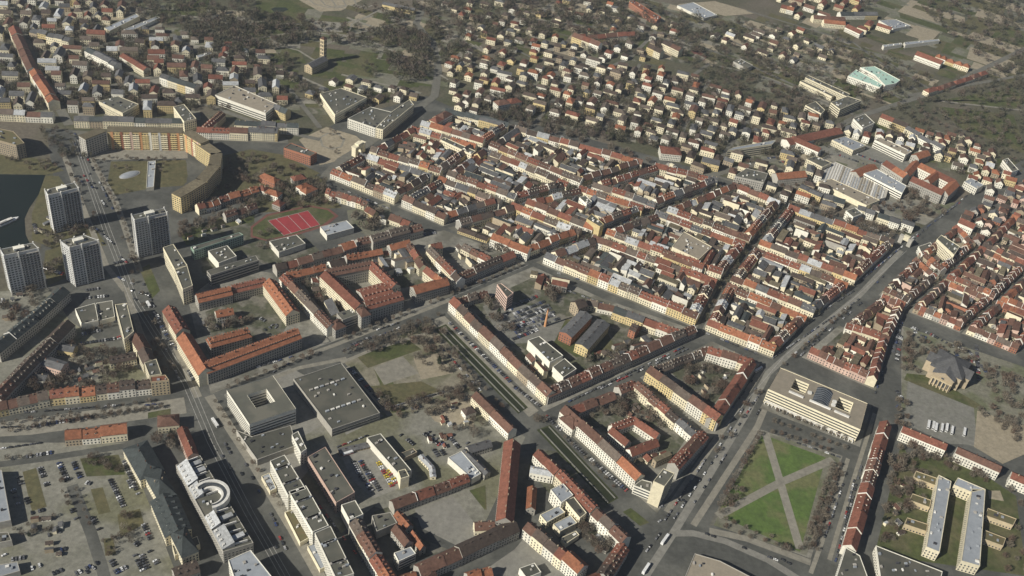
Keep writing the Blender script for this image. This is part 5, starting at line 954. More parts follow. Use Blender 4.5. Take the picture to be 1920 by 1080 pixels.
INFILL = [
    ('brick hall block',[(-235.2,1088.2),(-164.8,1059.8),(-135.9,1110.5),(-214.2,1129.6)],39,(4,8),'m','m',-0.383),
    ('dark alley block',[(-137.0,1049.1),(-97.3,1031.4),(-44.3,1078.1),(-107.0,1101.5)],39,(4,8),'m','m',-0.418),
    ('cream front block',[(-63.0,1019.0),(11.7,990.7),(58.8,1036.9),(-10.6,1065.2)],33,(4,8),'m','m',-0.361),
    ('flat-roofed store block',[(47.9,977.1),(201.9,913.0),(224.4,976.3),(93.9,1022.3)],71,(4,8),'m','m',-0.395),
    ('near avenue corner block',[(232.1,899.7),(287.6,877.8),(325.5,934.2),(255.4,965.0)],44,(4,8),'m','m',-0.376),
    ('yellow wing block',[(-199.3,1155.8),(-121.6,1136.9),(-89.6,1202.8),(-163.3,1222.1)],33,(4,8),'m','m',-0.239),
    ('middle lane block',[(-93.0,1128.3),(-18.5,1100.4),(38.1,1146.3),(-61.8,1192.6)],44,(4,8),'m','m',-0.357),
    ('stair tower block',[(15.6,1086.9),(82.2,1059.8),(136.1,1112.2),(71.6,1132.3)],44,(4,8),'m','m',-0.386),
    ('white yards block',[(117.6,1046.8),(237.2,1004.6),(266.4,1064.7),(172.5,1100.1)],61,(4,8),'m','m',-0.339),
    ('second avenue block',[(267.0,992.7),(343.3,959.2),(386.9,1014.7),(296.2,1052.8)],44,(4,8),'m','m',-0.414),
    ('ring street block',[(-48.3,1219.4),(63.6,1167.6),(135.6,1231.8),(-23.1,1267.9)],55,(4,8),'m','m',-0.434),
    ('middle gate block',[(98.1,1155.5),(160.6,1136.0),(239.1,1213.3),(174.0,1223.2)],33,(4,8),'m','m',-0.303),
    ('striped hall block',[(196.1,1123.3),(279.7,1091.7),(324.4,1181.6),(279.3,1205.2)],49,(4,8),'m','m',-0.361),
    ('far gate block',[(309.5,1079.8),(405.5,1039.4),(465.1,1124.9),(353.5,1168.2)],49,(4,8),'m','m',-0.398),
    ('upper ring street block',[(-147.4,1248.4),(-76.6,1229.9),(-53.0,1275.3),(-125.4,1287.0)],19,(4,8),'m','m',-0.256),
    ('orphanage quarter courts',[(-186.7,917.3),(-132.2,953.8),(-105.8,918.3),(-136.0,900.0),(-163.0,921.2)],14,(6,11),'m','x',0.59),
    ('yard behind the lit row',[(-238.6,882.6),(-209.6,898.1),(-171.9,813.8),(-177.2,807.1)],6,(5,9),'m','x',0.49),
    ('wedge block yard',[(-75.3,972.4),(-63.7,981.2),(-26.1,958.5),(-51.1,933.0)],6,(3,6),'m','x',0.652),
    ('theatre block gardens',[(88.9,820.6),(149.2,862.1),(163.8,854.3),(120.3,819.5)],9,(3,6),'m','x',0.603),
    ('cluster left of the theatre',[(13.4,789.5),(27.8,801.5),(49.5,771.2),(34.7,767.7)],4,(6,10),'m','r',0.694),
    ('parking yard corner',[(12.5,948.0),(65.9,943.3),(58.3,910.8),(17.5,925.4)],7,(4,7),'m','r',-0.088),
    ('yard of the canal lane block',[(134.8,681.4),(156.8,698.5),(173.4,687.9),(162.8,675.3),(145.0,671.6)],7,(5,9),'m','r',0.659),
    ('red quarter behind the post building',[(344.3,877.6),(366.1,866.6),(394.6,853.1),(415.1,907.6),(382.0,926.9)],39,(4,8),'m','r',-0.467),
    ('upper red quarter',[(394.0,934.0),(422.5,925.2),(452.7,990.0),(442.5,994.2)],25,(4,8),'m','r',-0.301),
    ('yard below the white garden row',[(-177.8,1015.5),(-159.1,1011.9),(-153.9,1001.6),(-167.1,994.9)],4,(4,6),'m','x',-0.188),
    ('first brick quarter',[(486.5,995.4),(522.9,979.0),(568.2,1033.3),(530.7,1053.2)],30,(3,6.5),'q','B',-0.426),
    ('second brick quarter',[(544.4,968.9),(581.2,951.5),(627.9,1004.2),(589.2,1022.7)],30,(3,6.5),'q','B',-0.442),
    ('third brick quarter',[(545.0,1071.7),(583.1,1051.5),(637.3,1117.9),(600.7,1143.0)],30,(3,6.5),'q','B',-0.488),
    ('fourth brick quarter',[(604.0,1040.7),(641.3,1022.0),(692.5,1087.3),(657.1,1105.8)],30,(3,6.5),'q','B',-0.465),
    ('fifth brick quarter',[(614.7,1161.3),(651.8,1135.8),(716.1,1216.0),(673.4,1240.2)],30,(3,6.5),'q','B',-0.602),
    ('gate-side brick quarter',[(454.2,1019.5),(467.2,1010.1),(513.5,1068.8),(502.1,1087.9)],30,(3,6.5),'q','B',-0.632),
    ('upper brick quarter',[(520.9,1114.8),(531.9,1093.3),(585.9,1162.3),(578.4,1185.9)],30,(3,6.5),'q','B',-1.101),
    ('triangle garden',[(180.2,820.9),(221.9,848.3),(252.7,833.8),(217.4,775.9)],10,(2.2,3.2),'m','x',0.582),
    ('canal lane garden',[(100.2,729.9),(137.4,763.5),(161.3,730.4),(137.4,734.5)],6,(2.2,3.2),'m','x',0.734),
    ('nursery gardens',[(-432.6,660.0),(-384.5,694.3),(-366.9,714.4),(-364.3,664.8),(-413.5,646.1)],12,(2.2,3.2),'m','x',0.62),
    ('dirt lots',[(-363.8,506.1),(-325.6,520.9),(-299.0,485.1),(-347.9,462.8)],8,(2.2,3.2),'m','x',0.368),
    ('bare yard',[(-59.8,699.4),(-28.8,719.6),(-14.9,693.0),(-43.8,679.4)],6,(2.2,3.2),'m','x',0.577),
    ('lower court garden',[(92.8,581.7),(104.0,598.9),(125.7,576.5),(109.8,559.2)],5,(2.2,3.2),'m','x',0.992),
    ('theatre gardens',[(89.1,816.3),(146.2,856.8),(160.8,853.6),(120.4,815.2)],8,(2.2,3.2),'m','x',0.617),
    ('upper left yards',[(-511.8,767.3),(-471.9,784.6),(-470.5,738.5),(-486.7,717.6)],8,(2.2,3.2),'m','x',0.408),
    ('school garden',[(396.6,735.9),(431.1,758.0),(428.9,714.3),(390.4,634.7),(363.6,623.3)],6,(2.2,3.2),'m','x',0.571),
    ('barrack yard',[(-309.6,776.9),(-264.1,799.5),(-256.5,783.6),(-295.3,758.8)],5,(2.2,3.2),'m','x',0.461),
    ('workshop yard',[(-63.9,662.6),(-31.0,678.7),(-16.4,664.3),(-39.0,647.4)],5,(2.2,3.2),'m','x',0.453),
    ('bay shore',[(-551.0,918.1),(-541.9,938.0),(-504.0,882.2),(-516.3,857.7)],3,(2.2,3.2),'m','x',1.142),
    ('garden strip',[(-382.2,916.7),(-314.7,987.4),(-312.5,958.9),(-368.6,904.2)],6,(2.2,3.2),'m','x',0.809),
]
VILLAS = [
    ('far left district',[(-832.6,1404.0),(-791.6,1421.1),(-662.7,1389.3),(-548.0,1364.4),(-426.6,1334.5),(-338.3,1269.5),(-351.5,1208.1),(-460.8,1226.7),(-500.1,1173.2),(-612.4,1134.8),(-684.5,1110.1)],100,0.277,(8,13),(12,26),'c','x','town_house',3,0.2),
    ('far upper left corner',[(-850.9,1440.3),(-788.2,1466.9),(-657.0,1477.1),(-677.1,1404.2),(-796.7,1397.5),(-828.1,1395.2)],30,0.277,(8,11),(11,20),'c','x','town_house',4,0.3),
    ('villa district',[(-122.2,1302.3),(-96.2,1408.6),(-12.5,1497.2),(89.2,1555.6),(239.0,1549.2),(338.5,1487.4),(454.1,1462.8),(369.4,1326.2),(287.4,1284.8),(195.5,1294.3),(86.4,1331.1),(-24.7,1340.7)],160,-0.223,(8,13),(10,24),'c','V','villa',3.5,0.6),
    ('upper villa district',[(-154.3,1591.9),(-54.0,1678.9),(23.5,1628.2),(152.1,1713.9),(243.2,1634.9),(106.6,1572.6),(-21.6,1503.9),(-98.4,1426.6)],55,-0.223,(6,9),(10,17),'c','V','villa',8,0.6),
    ('park road gardens',[(-153.7,1464.6),(-109.9,1522.1),(-58.4,1441.1),(-87.9,1339.6),(-128.0,1343.1)],20,-0.223,(6,9),(10,16),'c','V','villa',6,0.6),
    ('above the orange wings',[(452.6,1453.4),(570.3,1453.8),(632.4,1401.4),(572.7,1390.6),(510.1,1403.6)],34,-0.301,(7,11),(10,18),'c','x','town_house',2,0.3),
    ('upper avenue end',[(575.3,1476.5),(663.2,1487.7),(740.7,1395.0),(646.4,1305.2),(634.4,1377.9),(594.5,1414.0)],32,-0.301,(7,10),(10,16),'c','m','town_house',3,0.3),
    ('upper brick lanes',[(588.8,1218.1),(650.4,1291.8),(732.5,1368.9),(685.2,1219.0),(672.5,1262.8),(600.6,1166.8)],60,-0.41,(6,8.5),(8,14),'q','B','town_house',1.5,0.1),
    ('upper right road houses',[(258.9,1756.5),(453.4,1834.0),(507.2,1734.8),(413.6,1677.0),(322.9,1710.4)],26,-0.475,(5,8),(10,22),'c','x','town_house',8,0.2),
    ('barrack grounds at the upper right',[(431.2,1986.1),(592.7,2054.9),(622.3,1981.6),(673.0,1921.5),(556.4,1849.7),(460.8,1888.5)],18,-0.475,(6,9),(14,30),'c','r','barrack',6,0.2),
    ('ring street mansions',[(218.7,1293.9),(369.4,1326.2),(425.3,1282.5),(503.0,1180.3),(473.7,1178.4),(354.0,1203.9),(283.6,1239.1),(223.9,1242.5)],26,-0.301,(8,12),(12,22),'c','V','villa',3,0.6),
    ('gallery slope',[(-340.4,1277.2),(-297.1,1354.4),(-201.1,1352.7),(-174.3,1335.6),(-235.6,1288.4),(-287.5,1313.1)],14,-0.223,(6,9),(10,18),'c','V','villa',5,0.6),
    ('park edge lanes',[(-656.3,1433.7),(-437.5,1397.0),(-355.3,1333.3),(-464.5,1329.7),(-578.7,1382.1)],30,0.277,(6,9),(10,20),'c','x','villa',5,0.6),
    ('top slope lanes',[(-196.6,1693.5),(132.8,1859.1),(249.1,1752.6),(170.1,1651.4),(2.2,1677.7),(-120.0,1605.5)],40,-0.223,(5,8),(10,18),'c','V','villa',8,0.6),
]
TOWERS = [('tallest-looking grey slab tower by the bay shore', [(-516.3, 892.3), (-493.9, 915.0), (-485.8, 906.0), (-508.9, 883.4)]), ('grey slab tower right of the wide road', [(-413.0, 871.8), (-386.0, 893.7), (-380.5, 886.6), (-407.1, 864.0)]), ('lower grey slab tower by the wide road', [(-460.8, 808.4), (-443.8, 824.9), (-427.2, 819.8), (-448.3, 800.2)]), ('grey slab tower at the left edge', [(-509.3, 780.5), (-484.7, 798.7), (-475.9, 791.6), (-501.1, 771.5)])]
LIB = [(-245.2, 665.7), (-210.0, 694.0), (-177.9, 656.0), (-212.4, 628.1)]
POST = [(274.5, 789.9), (362.8, 750.8), (377.5, 791.9), (291.6, 827.1)]
ATRIUM = [(-259.7, 573.7), (-243.7, 588.4), (-172.6, 507.3), (-192.9, 494.3)]
RING_CENTRE = (-219.5, 544.3)
CHURCH = (487.5, 881.4)
CHURCH_AIM = (455.4, 826.1)
FTOWER = (-336.4, 1404.0)
FCHURCH = [(-347.8, 1359.2), (-332.3, 1393.6)]
CHIMNEY = (41.9, 856.6)
BOAT = [(-570.6, 878.2), (-557.7, 901.6)]
GATE = [(-227.9, 1154.0), (191.5, 1239.8), (498.6, 1143.3)]
GATE_AIM = [(-205.9, 1143.9), (218.0, 1278.2), (545.1, 1205.6)]
DOME = (-479.9, 1020.3)
BUSES = [('white tram on the crossing by the lawn square', 163.1, 582.7, 169.1, 593.9), ('white bus at the bottom edge of the crossing', 146.4, 548.5, 151.5, 558.8), ('white bus in the road below the long avenue', 266.8, 831.1, 281.7, 846.8), ('white lorry on the wide road', -370.2, 792.2, -364.0, 784.8), ('white coach below the hotel corner', -251.4, 643.8, -246.1, 638.0), ('red and white lorry in the car lot', -128.4, 625.8, -117.9, 633.4), ('white coach in the bus park', 449.5, 798.9, 446.0, 788.7), ('white coach in the bus park', 454.4, 798.4, 450.9, 788.2), ('white coach in the bus park', 456.8, 796.6, 453.2, 786.4), ('white coach in the bus park', 463.1, 797.2, 459.5, 787.0), ('white coach in the bus park', 468.4, 798.4, 464.8, 788.2), ('white coach in the bus park', 473.3, 795.6, 469.6, 785.4), ('white coach in the bus park', 486.3, 796.1, 482.5, 785.9)]
PLOTS = [([(-122.2, 1302.3), (-96.2, 1408.6), (-12.5, 1497.2), (239.0, 1549.2), (454.1, 1462.8), (369.4, 1326.2), (195.5, 1294.3)], 90, ['grass', 'drygrass', 'yard', 'dust', 'dust', 'paving'], -0.223, (14, 40)), ([(-841.6, 1422.0), (-612.5, 1541.8), (-432.2, 1379.5), (-278.4, 1273.6), (-318.8, 1195.7), (-495.0, 1159.5), (-687.7, 1116.6)], 90, ['grass', 'yard', 'dust', 'dust', 'paving'], 0.277, (14, 50)), ([(-219.3, 1659.3), (153.1, 1867.7), (356.8, 1872.3), (493.2, 1706.8), (239.0, 1549.2), (-21.6, 1503.9), (-114.2, 1420.8)], 80, ['grass', 'drygrass', 'dust', 'sand', 'yard'], -0.223, (18, 60)), ([(252.9, 1829.5), (526.5, 1915.3), (673.3, 1707.0), (513.6, 1510.2), (369.7, 1536.5)], 70, ['grass', 'drygrass', 'dust', 'sand', 'yard', 'paving'], -0.475, (18, 60)), ([(-516.8, 1490.5), (-354.6, 1603.0), (-205.0, 1571.7), (-168.9, 1401.0), (-282.0, 1289.2), (-432.2, 1379.5)], 60, ['grass', 'grass', 'drygrass', 'dust'], 0.036, (20, 80)), ([(528.2, 1496.8), (668.3, 1507.3), (746.3, 1412.8), (629.9, 1360.7), (555.2, 1385.1)], 40, ['grass', 'dust', 'yard'], -0.301, (14, 40)), ([(342.3, 1365.8), (438.3, 1364.1), (544.0, 1334.2), (600.3, 1276.9), (510.7, 1182.5), (412.2, 1200.5), (298.3, 1236.4)], 60, ['dust', 'paving', 'lot', 'sand', 'yard'], -0.301, (16, 45)), ([(664.7, 2085.5), (1027.6, 2304.7), (860.6, 1775.1), (759.3, 1854.2)], 40, ['drygrass', 'dust', 'yard'], -0.475, (30, 120)), ([(-354.6, 1603.0), (-43.5, 1784.0), (152.4, 1762.9), (-100.6, 1445.0), (-150.7, 1388.9)], 70, ['dust', 'drygrass', 'sand', 'grass', 'paving'], -0.223, (18, 60)), ([(453.4, 1834.0), (735.0, 1920.1), (732.1, 1750.6), (540.0, 1557.2)], 50, ['dust', 'drygrass', 'sand', 'grass'], -0.475, (20, 70)), ([(640.5, 2075.2), (1027.6, 2304.7), (845.0, 1725.6), (745.4, 1801.2), (673.0, 1921.5)], 60, ['drygrass', 'dust', 'sand', 'grass'], -0.475, (30, 110)), ([(-850.9, 1440.3), (-495.7, 1591.5), (-335.4, 1519.7), (-432.2, 1379.5), (-662.7, 1389.3)], 60, ['dust', 'grass', 'paving', 'sand', 'yard'], 0.277, (20, 70)), ([(191.7, 1778.9), (453.4, 1834.0), (540.0, 1557.2), (412.8, 1532.2), (241.1, 1591.2)], 60, ['dust', 'drygrass', 'sand', 'paving', 'grass'], -0.475, (20, 60))]

# ------------------------------------------------------------------ materials
MATS = {}
def material(name, c1, c2=None, scale=0.2, rough=0.85, rand=0.25, c3=None, scale2=None, spec=0.2, detail=4.0, bump=0.0, streak=None, fine=0.0):
    """Procedural surface: two or three colours mixed by world-space noise, value varied per object."""
    m = bpy.data.materials.new(name)
    m.use_nodes = True
    nt = m.node_tree
    N, Lk = nt.nodes, nt.links
    b = N['Principled BSDF']
    b.inputs['Roughness'].default_value = rough
    b.inputs['Specular IOR Level'].default_value = spec
    c2 = c2 or tuple(v * 0.75 for v in c1)
    geo = N.new('ShaderNodeNewGeometry')
    no = N.new('ShaderNodeTexNoise')
    no.inputs['Scale'].default_value = scale
    no.inputs['Detail'].default_value = detail
    no.inputs['Roughness'].default_value = 0.65
    vec = geo.outputs['Position']
    if streak:
        mp = N.new('ShaderNodeMapping')
        mp.inputs['Scale'].default_value = streak
        Lk.new(vec, mp.inputs['Vector'])
        vec = mp.outputs['Vector']
    Lk.new(vec, no.inputs['Vector'])
    rp = N.new('ShaderNodeValToRGB')
    e = rp.color_ramp.elements
    e[0].position, e[1].position = 0.36, 0.64
    e[0].color, e[1].color = (*c1, 1), (*c2, 1)
    Lk.new(no.outputs['Fac'], rp.inputs['Fac'])
    out = rp.outputs['Color']
    if c3:
        n2 = N.new('ShaderNodeTexNoise')
        n2.inputs['Scale'].default_value = scale2 or scale * 0.2
        n2.inputs['Detail'].default_value = 3.0
        Lk.new(geo.outputs['Position'], n2.inputs['Vector'])
        r2 = N.new('ShaderNodeValToRGB')
        r2.color_ramp.elements[0].position, r2.color_ramp.elements[1].position = 0.48, 0.6
        Lk.new(n2.outputs['Fac'], r2.inputs['Fac'])
        mx = N.new('ShaderNodeMix')
        mx.data_type = 'RGBA'
        Lk.new(r2.outputs['Color'], mx.inputs[0])
        Lk.new(out, mx.inputs[6])
        mx.inputs[7].default_value = (*c3, 1)
        out = mx.outputs[2]
    if fine:
        n3 = N.new('ShaderNodeTexNoise')
        n3.inputs['Scale'].default_value, n3.inputs['Detail'].default_value, n3.inputs['Roughness'].default_value = .22, 5.0, .75
        Lk.new(geo.outputs['Position'], n3.inputs['Vector'])
        m3 = N.new('ShaderNodeMapRange')
        m3.inputs['From Min'].default_value, m3.inputs['From Max'].default_value = .3, .7
        m3.inputs['To Min'].default_value, m3.inputs['To Max'].default_value = 1 - fine, 1 + fine
        Lk.new(n3.outputs['Fac'], m3.inputs['Value'])
        h3 = N.new('ShaderNodeHueSaturation')
        Lk.new(m3.outputs['Result'], h3.inputs['Value'])
        Lk.new(out, h3.inputs['Color'])
        out = h3.outputs['Color']
    if rand:
        oi = N.new('ShaderNodeObjectInfo')
        mr = N.new('ShaderNodeMapRange')
        mr.inputs['To Min'].default_value, mr.inputs['To Max'].default_value = 1 - rand, 1 + rand
        Lk.new(oi.outputs['Random'], mr.inputs['Value'])
        hs = N.new('ShaderNodeHueSaturation')
        Lk.new(mr.outputs['Result'], hs.inputs['Value'])
        Lk.new(out, hs.inputs['Color'])
        out = hs.outputs['Color']
    Lk.new(out, b.inputs['Base Color'])
    if bump:
        bn = N.new('ShaderNodeBump')
        bn.inputs['Strength'].default_value = bump
        Lk.new(no.outputs['Fac'], bn.inputs['Height'])
        Lk.new(bn.outputs['Normal'], b.inputs['Normal'])
    MATS[name] = m
    return m

W = {'w': ('white', (.79, .76, .65)), 'c': ('cream', (.76, .69, .50)), 'y': ('yellow', (.62, .50, .26)), 's': ('grey', (.40, .38, .33)),  # 's': real grey plaster, and shade put into the colour of sunless fronts
     'p': ('pink', (.58, .42, .34)), 'k': ('brick', (.34, .15, .09)), 't': ('tan', (.40, .33, .23)), 'n': ('green', (.25, .34, .27)), 'a': ('sand', (.52, .43, .28)), 'v': ('orange', (.62, .33, .16)), 'h': ('pale grey', (.54, .54, .52))}
for k_, (n_, c_) in W.items():
    material('wall_' + k_, c_, tuple(v * .82 for v in c_), .35, .9, .14)
ROOF = {'o': ('orange', (.285, .118, .064)), 'r': ('red', (.195, .080, .053)), 'b': ('brown', (.140, .078, .056)), 'd': ('dark brown', (.082, .062, .050)), 'e': ('grey-brown', (.125, .100, .080)),
        'g': ('grey', (.115, .115, .115)), 'k': ('slate', (.062, .072, .070)), 'l': ('pale grey', (.42, .43, .43)), 'F': ('olive', (.17, .145, .095))}
for k_, (n_, c_) in ROOF.items():
    material('roof_' + k_, c_, tuple(v * .68 for v in c_), .55, .85, .22, detail=6, fine=.28)
material('roof_bitumen', (0.098, 0.098, 0.079), (0.079, 0.079, 0.065), .12, .9, .22, c3=(0.121, 0.116, 0.093), scale2=.06)
material('roof_gravel', (.30, .26, .20), (.25, .22, .17), .2, .9, .15)
material('roof_zinc', (.30, .32, .34), (.25, .27, .29), .2, .6, .15)
material('roof_moss', (.11, .11, .055), (.14, .11, .06), .2, .95, .15)
material('roof_mint', (.42, .60, .50), (.36, .52, .44), .2, .8, .1)
material('roof_tile', (.22, .085, .05), (.16, .07, .045), .4, .85, .15)
material('roof_rib', (.50, .47, .41), (.38, .36, .31), .3, .7, .1)
material('window_glass', (.035, .04, .045), (.06, .065, .07), .5, .25, .3, spec=.5)
material('white_trim', (.74, .72, .66), None, .4, .8, .1)
material('dark_metal', (.05, .05, .055), None, .4, .6, .2)
material('concrete', (.36, .34, .30), (.30, .28, .25), .2, .9, .1)
material('terrain', (0.100, 0.093, 0.063), (0.067, 0.071, 0.041), .018, .95, 0, c3=(0.130, 0.113, 0.086), scale2=.006, detail=8, fine=0.35)
material('asphalt', (0.087, 0.088, 0.078), (0.065, 0.066, 0.059), .09, .9, .0, c3=(0.113, 0.113, 0.099), scale2=.02, detail=8, fine=0.22)
material('marking', (.42, .41, .38), (.26, .25, .23), .4, .9, 0)
material('farroad', (0.153, 0.149, 0.126), (0.126, 0.121, 0.102), .06, .9, .0, fine=0.2)
material('paving', (0.243, 0.228, 0.186), (0.198, 0.186, 0.153), .12, .9, .05, detail=6, fine=0.22)
material('pavement_m', (0.243, 0.233, 0.195), (0.180, 0.172, 0.147), .14, .9, .06, c3=(0.126, 0.121, 0.098), scale2=.03, detail=6, fine=0.25)
material('plaza', (0.223, 0.216, 0.187), (0.184, 0.177, 0.155), .08, .9, .05, detail=6, fine=0.2)
material('dust', (0.188, 0.179, 0.141), (0.139, 0.138, 0.101), .05, .95, .05, c3=(0.119, 0.125, 0.075), scale2=.03, detail=7, fine=0.35)
material('earth', (0.213, 0.206, 0.171), (0.164, 0.161, 0.130), .03, .95, .05, c3=(0.144, 0.141, 0.091), scale2=.015, detail=8, fine=0.32)
material('sand', (0.307, 0.265, 0.192), (0.257, 0.224, 0.161), .08, .95, .05, detail=6, fine=0.25)
material('sandy', (0.241, 0.218, 0.166), (0.174, 0.161, 0.117), .05, .95, .05, c3=(0.133, 0.130, 0.081), scale2=.04, detail=7, fine=.3)
material('lot', (0.188, 0.183, 0.161), (0.158, 0.157, 0.133), .08, .9, .05, fine=0.25)
material('yard', (0.095, 0.093, 0.067), (0.063, 0.070, 0.039), .09, .95, .1, c3=(0.149, 0.141, 0.116), scale2=.06, detail=8, fine=0.4)
material('grass', (0.073, 0.086, 0.030), (0.056, 0.065, 0.026), .08, .95, .08, c3=(0.098, 0.093, 0.047), scale2=.03, detail=7, fine=0.35)
material('lawn', (.092, .142, .036), (.072, .108, .032), .07, .95, .0, c3=(.130, .135, .060), scale2=.03, detail=8, fine=0.3)
material('drygrass', (0.113, 0.100, 0.051), (0.086, 0.084, 0.042), .07, .95, .08, detail=7, fine=0.35)
material('court', (.30, .045, .050), (.25, .042, .045), .06, .85, 0, fine=0.1)
material('track', (.17, .075, .060), None, .06, .85, 0, fine=0.1)
material('water', (.008, .014, .012), (.012, .018, .015), .02, .18, 0, spec=.22, bump=.08)
material('bank', (.048, .056, .022), (.034, .040, .016), .1, .95, 0, fine=.3)
material('canalwater', (.022, .028, .014), (.03, .034, .016), .03, .25, 0, spec=.3)
material('bark', (.085, .068, .050), (.06, .05, .04), .5, .95, .2)
material('twigs_bare', (0.144, 0.119, 0.089), (0.091, 0.078, 0.058), .12, .95, .25)
material('twigs_pale', (.185, .160, .125), (.125, .108, .082), .12, .95, .2)
material('twigs_rust', (.135, .092, .066), (.085, .062, .045), .12, .95, .2)
material('twigs_spring', (.125, .115, .050), (.09, .085, .04), .15, .95, .2)
material('twigs_ever', (.030, .042, .020), (.022, .032, .016), .2, .95, .25)
material('twigs_wood', (0.140, 0.121, 0.084), (0.086, 0.084, 0.052), .10, .95, .0, c3=(0.126, 0.102, 0.084), scale2=.035)
for n_, c_ in {'black': (.02, .02, .022), 'silver': (.38, .38, .38), 'white': (.75, .75, .73), 'red': (.32, .03, .025), 'blue': (.03, .05, .14), 'yellow': (.65, .48, .03), 'grey': (.11, .11, .115)}.items():
    material('paint_' + n_, c_, None, .5, .35, .1, spec=.5)
material('tyre', (.015, .015, .015), None, .5, .9, 0)

# ------------------------------------------------------------------ mesh helpers
class MB:
    def __init__(s):
        s.v, s.f, s.m = [], [], []
    def quad(s, a, b, c, d, m=0):
        i = len(s.v); s.v += [a, b, c, d]; s.f.append((i, i + 1, i + 2, i + 3)); s.m.append(m)
    def poly(s, pts, m=0):
        i = len(s.v); s.v += list(pts); s.f.append(tuple(range(i, i + len(pts)))); s.m.append(m)
    def box(s, x0, x1, y0, y1, z0, z1, m=0, bottom=False):
        i = len(s.v)
        s.v += [(x0, y0, z0), (x1, y0, z0), (x1, y1, z0), (x0, y1, z0), (x0, y0, z1), (x1, y0, z1), (x1, y1, z1), (x0, y1, z1)]
        fs = [(4, 5, 6, 7), (0, 1, 5, 4), (1, 2, 6, 5), (2, 3, 7, 6), (3, 0, 4, 7)] + ([(3, 2, 1, 0)] if bottom else [])
        for f in fs:
            s.f.append(tuple(i + k for k in f)); s.m.append(m)
    def prism(s, P, z0, z1, m=0, top=True, mt=None):
        n = len(P); i = len(s.v)
        s.v += [(x, y, z0) for x, y in P] + [(x, y, z1) for x, y in P]
        for k in range(n):
            s.f.append((i + k, i + (k + 1) % n, i + n + (k + 1) % n, i + n + k)); s.m.append(m)
        if top:
            s.f.append(tuple(i + n + k for k in range(n))); s.m.append(m if mt is None else mt)
    def tube(s, a, b, r0, r1, n=6, m=0, cap=True):
        a, b = Vector(a), Vector(b); d = (b - a).normalized()
        u = d.orthogonal().normalized(); w = d.cross(u); i = len(s.v)
        for p, r in ((a, r0), (b, r1)):
            for k in range(n):
                t = 2 * math.pi * k / n
                s.v.append(tuple(p + u * (r * math.cos(t)) + w * (r * math.sin(t))))
        for k in range(n):
            s.f.append((i + k, i + (k + 1) % n, i + n + (k + 1) % n, i + n + k)); s.m.append(m)
        if cap:
            s.f.append(tuple(i + n + k for k in range(n))); s.m.append(m)
    def window(s, p, d, nrm, z0, w, h, m=0, depth=.07):
        """one pane standing slightly proud of the wall, with its four reveals"""
        ax, ay = p[0] - d[0] * w / 2, p[1] - d[1] * w / 2
        bx, by = p[0] + d[0] * w / 2, p[1] + d[1] * w / 2
        ox, oy = nrm[0] * depth, nrm[1] * depth
        i = len(s.v)
        s.v += [(ax, ay, z0), (bx, by, z0), (bx, by, z0 + h), (ax, ay, z0 + h), (ax + ox, ay + oy, z0), (bx + ox, by + oy, z0), (bx + ox, by + oy, z0 + h), (ax + ox, ay + oy, z0 + h)]
        s.f += [(i + 4, i + 5, i + 6, i + 7), (i, i + 1, i + 5, i + 4), (i + 2, i + 3, i + 7, i + 6), (i + 1, i + 2, i + 6, i + 5), (i + 3, i, i + 4, i + 7)]
        s.m += [m, 1, 1, 1, 1]
    def build(s, name, mats, parent=None, loc=None, rz=0.0, kind=None, label=None, cat=None, group=None):
        me = bpy.data.meshes.new(name)
        me.from_pydata(s.v, [], s.f)
        if isinstance(mats, str): mats = [mats]
        for q in mats: me.materials.append(MATS[q])
        if len(mats) > 1: me.polygons.foreach_set('material_index', s.m)
        return link(name, me, parent, loc, rz, kind, label, cat, group)

def link(name, me, parent=None, loc=None, rz=0.0, kind=None, label=None, cat=None, group=None):
    o = bpy.data.objects.new(name, me)
    col.objects.link(o)
    if parent is not None: o.parent = parent
    if loc is not None: o.location = loc
    if rz: o.rotation_euler = (0, 0, rz)
    if kind: o['kind'] = kind
    if label: o['label'] = label
    if cat: o['category'] = cat
    if group: o['group'] = group
    return o

def thing(name, label, cat, loc=(0, 0, 0), rz=0.0, group=None):
    return link(name, None, None, loc, rz, None, label, cat, group)

def inset(P, d):
    n = len(P); out = []
    for i in range(n):
        ax, ay = P[i - 1]; bx, by = P[i]; cx, cy = P[(i + 1) % n]
        l1 = math.hypot(bx - ax, by - ay) or 1; l2 = math.hypot(cx - bx, cy - by) or 1
        d1 = ((bx - ax) / l1, (by - ay) / l1); d2 = ((cx - bx) / l2, (cy - by) / l2)
        n1 = (-d1[1], d1[0]); n2 = (-d2[1], d2[0])
        k = 1 + n1[0] * n2[0] + n1[1] * n2[1]
        k = max(k, .3)
        out.append((bx + (n1[0] + n2[0]) * d / k, by + (n1[1] + n2[1]) * d / k))
    return out

def inside(P, x, y):
    c = False; j = len(P) - 1
    for i in range(len(P)):
        if (P[i][1] > y) != (P[j][1] > y) and x < (P[j][0] - P[i][0]) * (y - P[i][1]) / (P[j][1] - P[i][1]) + P[i][0]: c = not c
        j = i
    return c

def centroid(P):
    return sum(p[0] for p in P) / len(P), sum(p[1] for p in P) / len(P)

def ccw(P):
    A = sum(P[i][0] * P[(i + 1) % len(P)][1] - P[(i + 1) % len(P)][0] * P[i][1] for i in range(len(P)))
    return list(P) if A > 0 else list(P)[::-1]

def px(x, y, z=0.0):
    """horizontal picture position, only used to count rows from the left in the labels"""
    d = Vector((x, y, z - CAM_Z))
    return d.dot(_r) / d.dot(_f0)

ORD = ['first', 'second', 'third', 'fourth', 'fifth', 'sixth', 'seventh', 'eighth', 'ninth', 'tenth', 'eleventh', 'twelfth', 'thirteenth', 'fourteenth', 'fifteenth', 'sixteenth', 'seventeenth', 'eighteenth', 'nineteenth', 'twentieth']

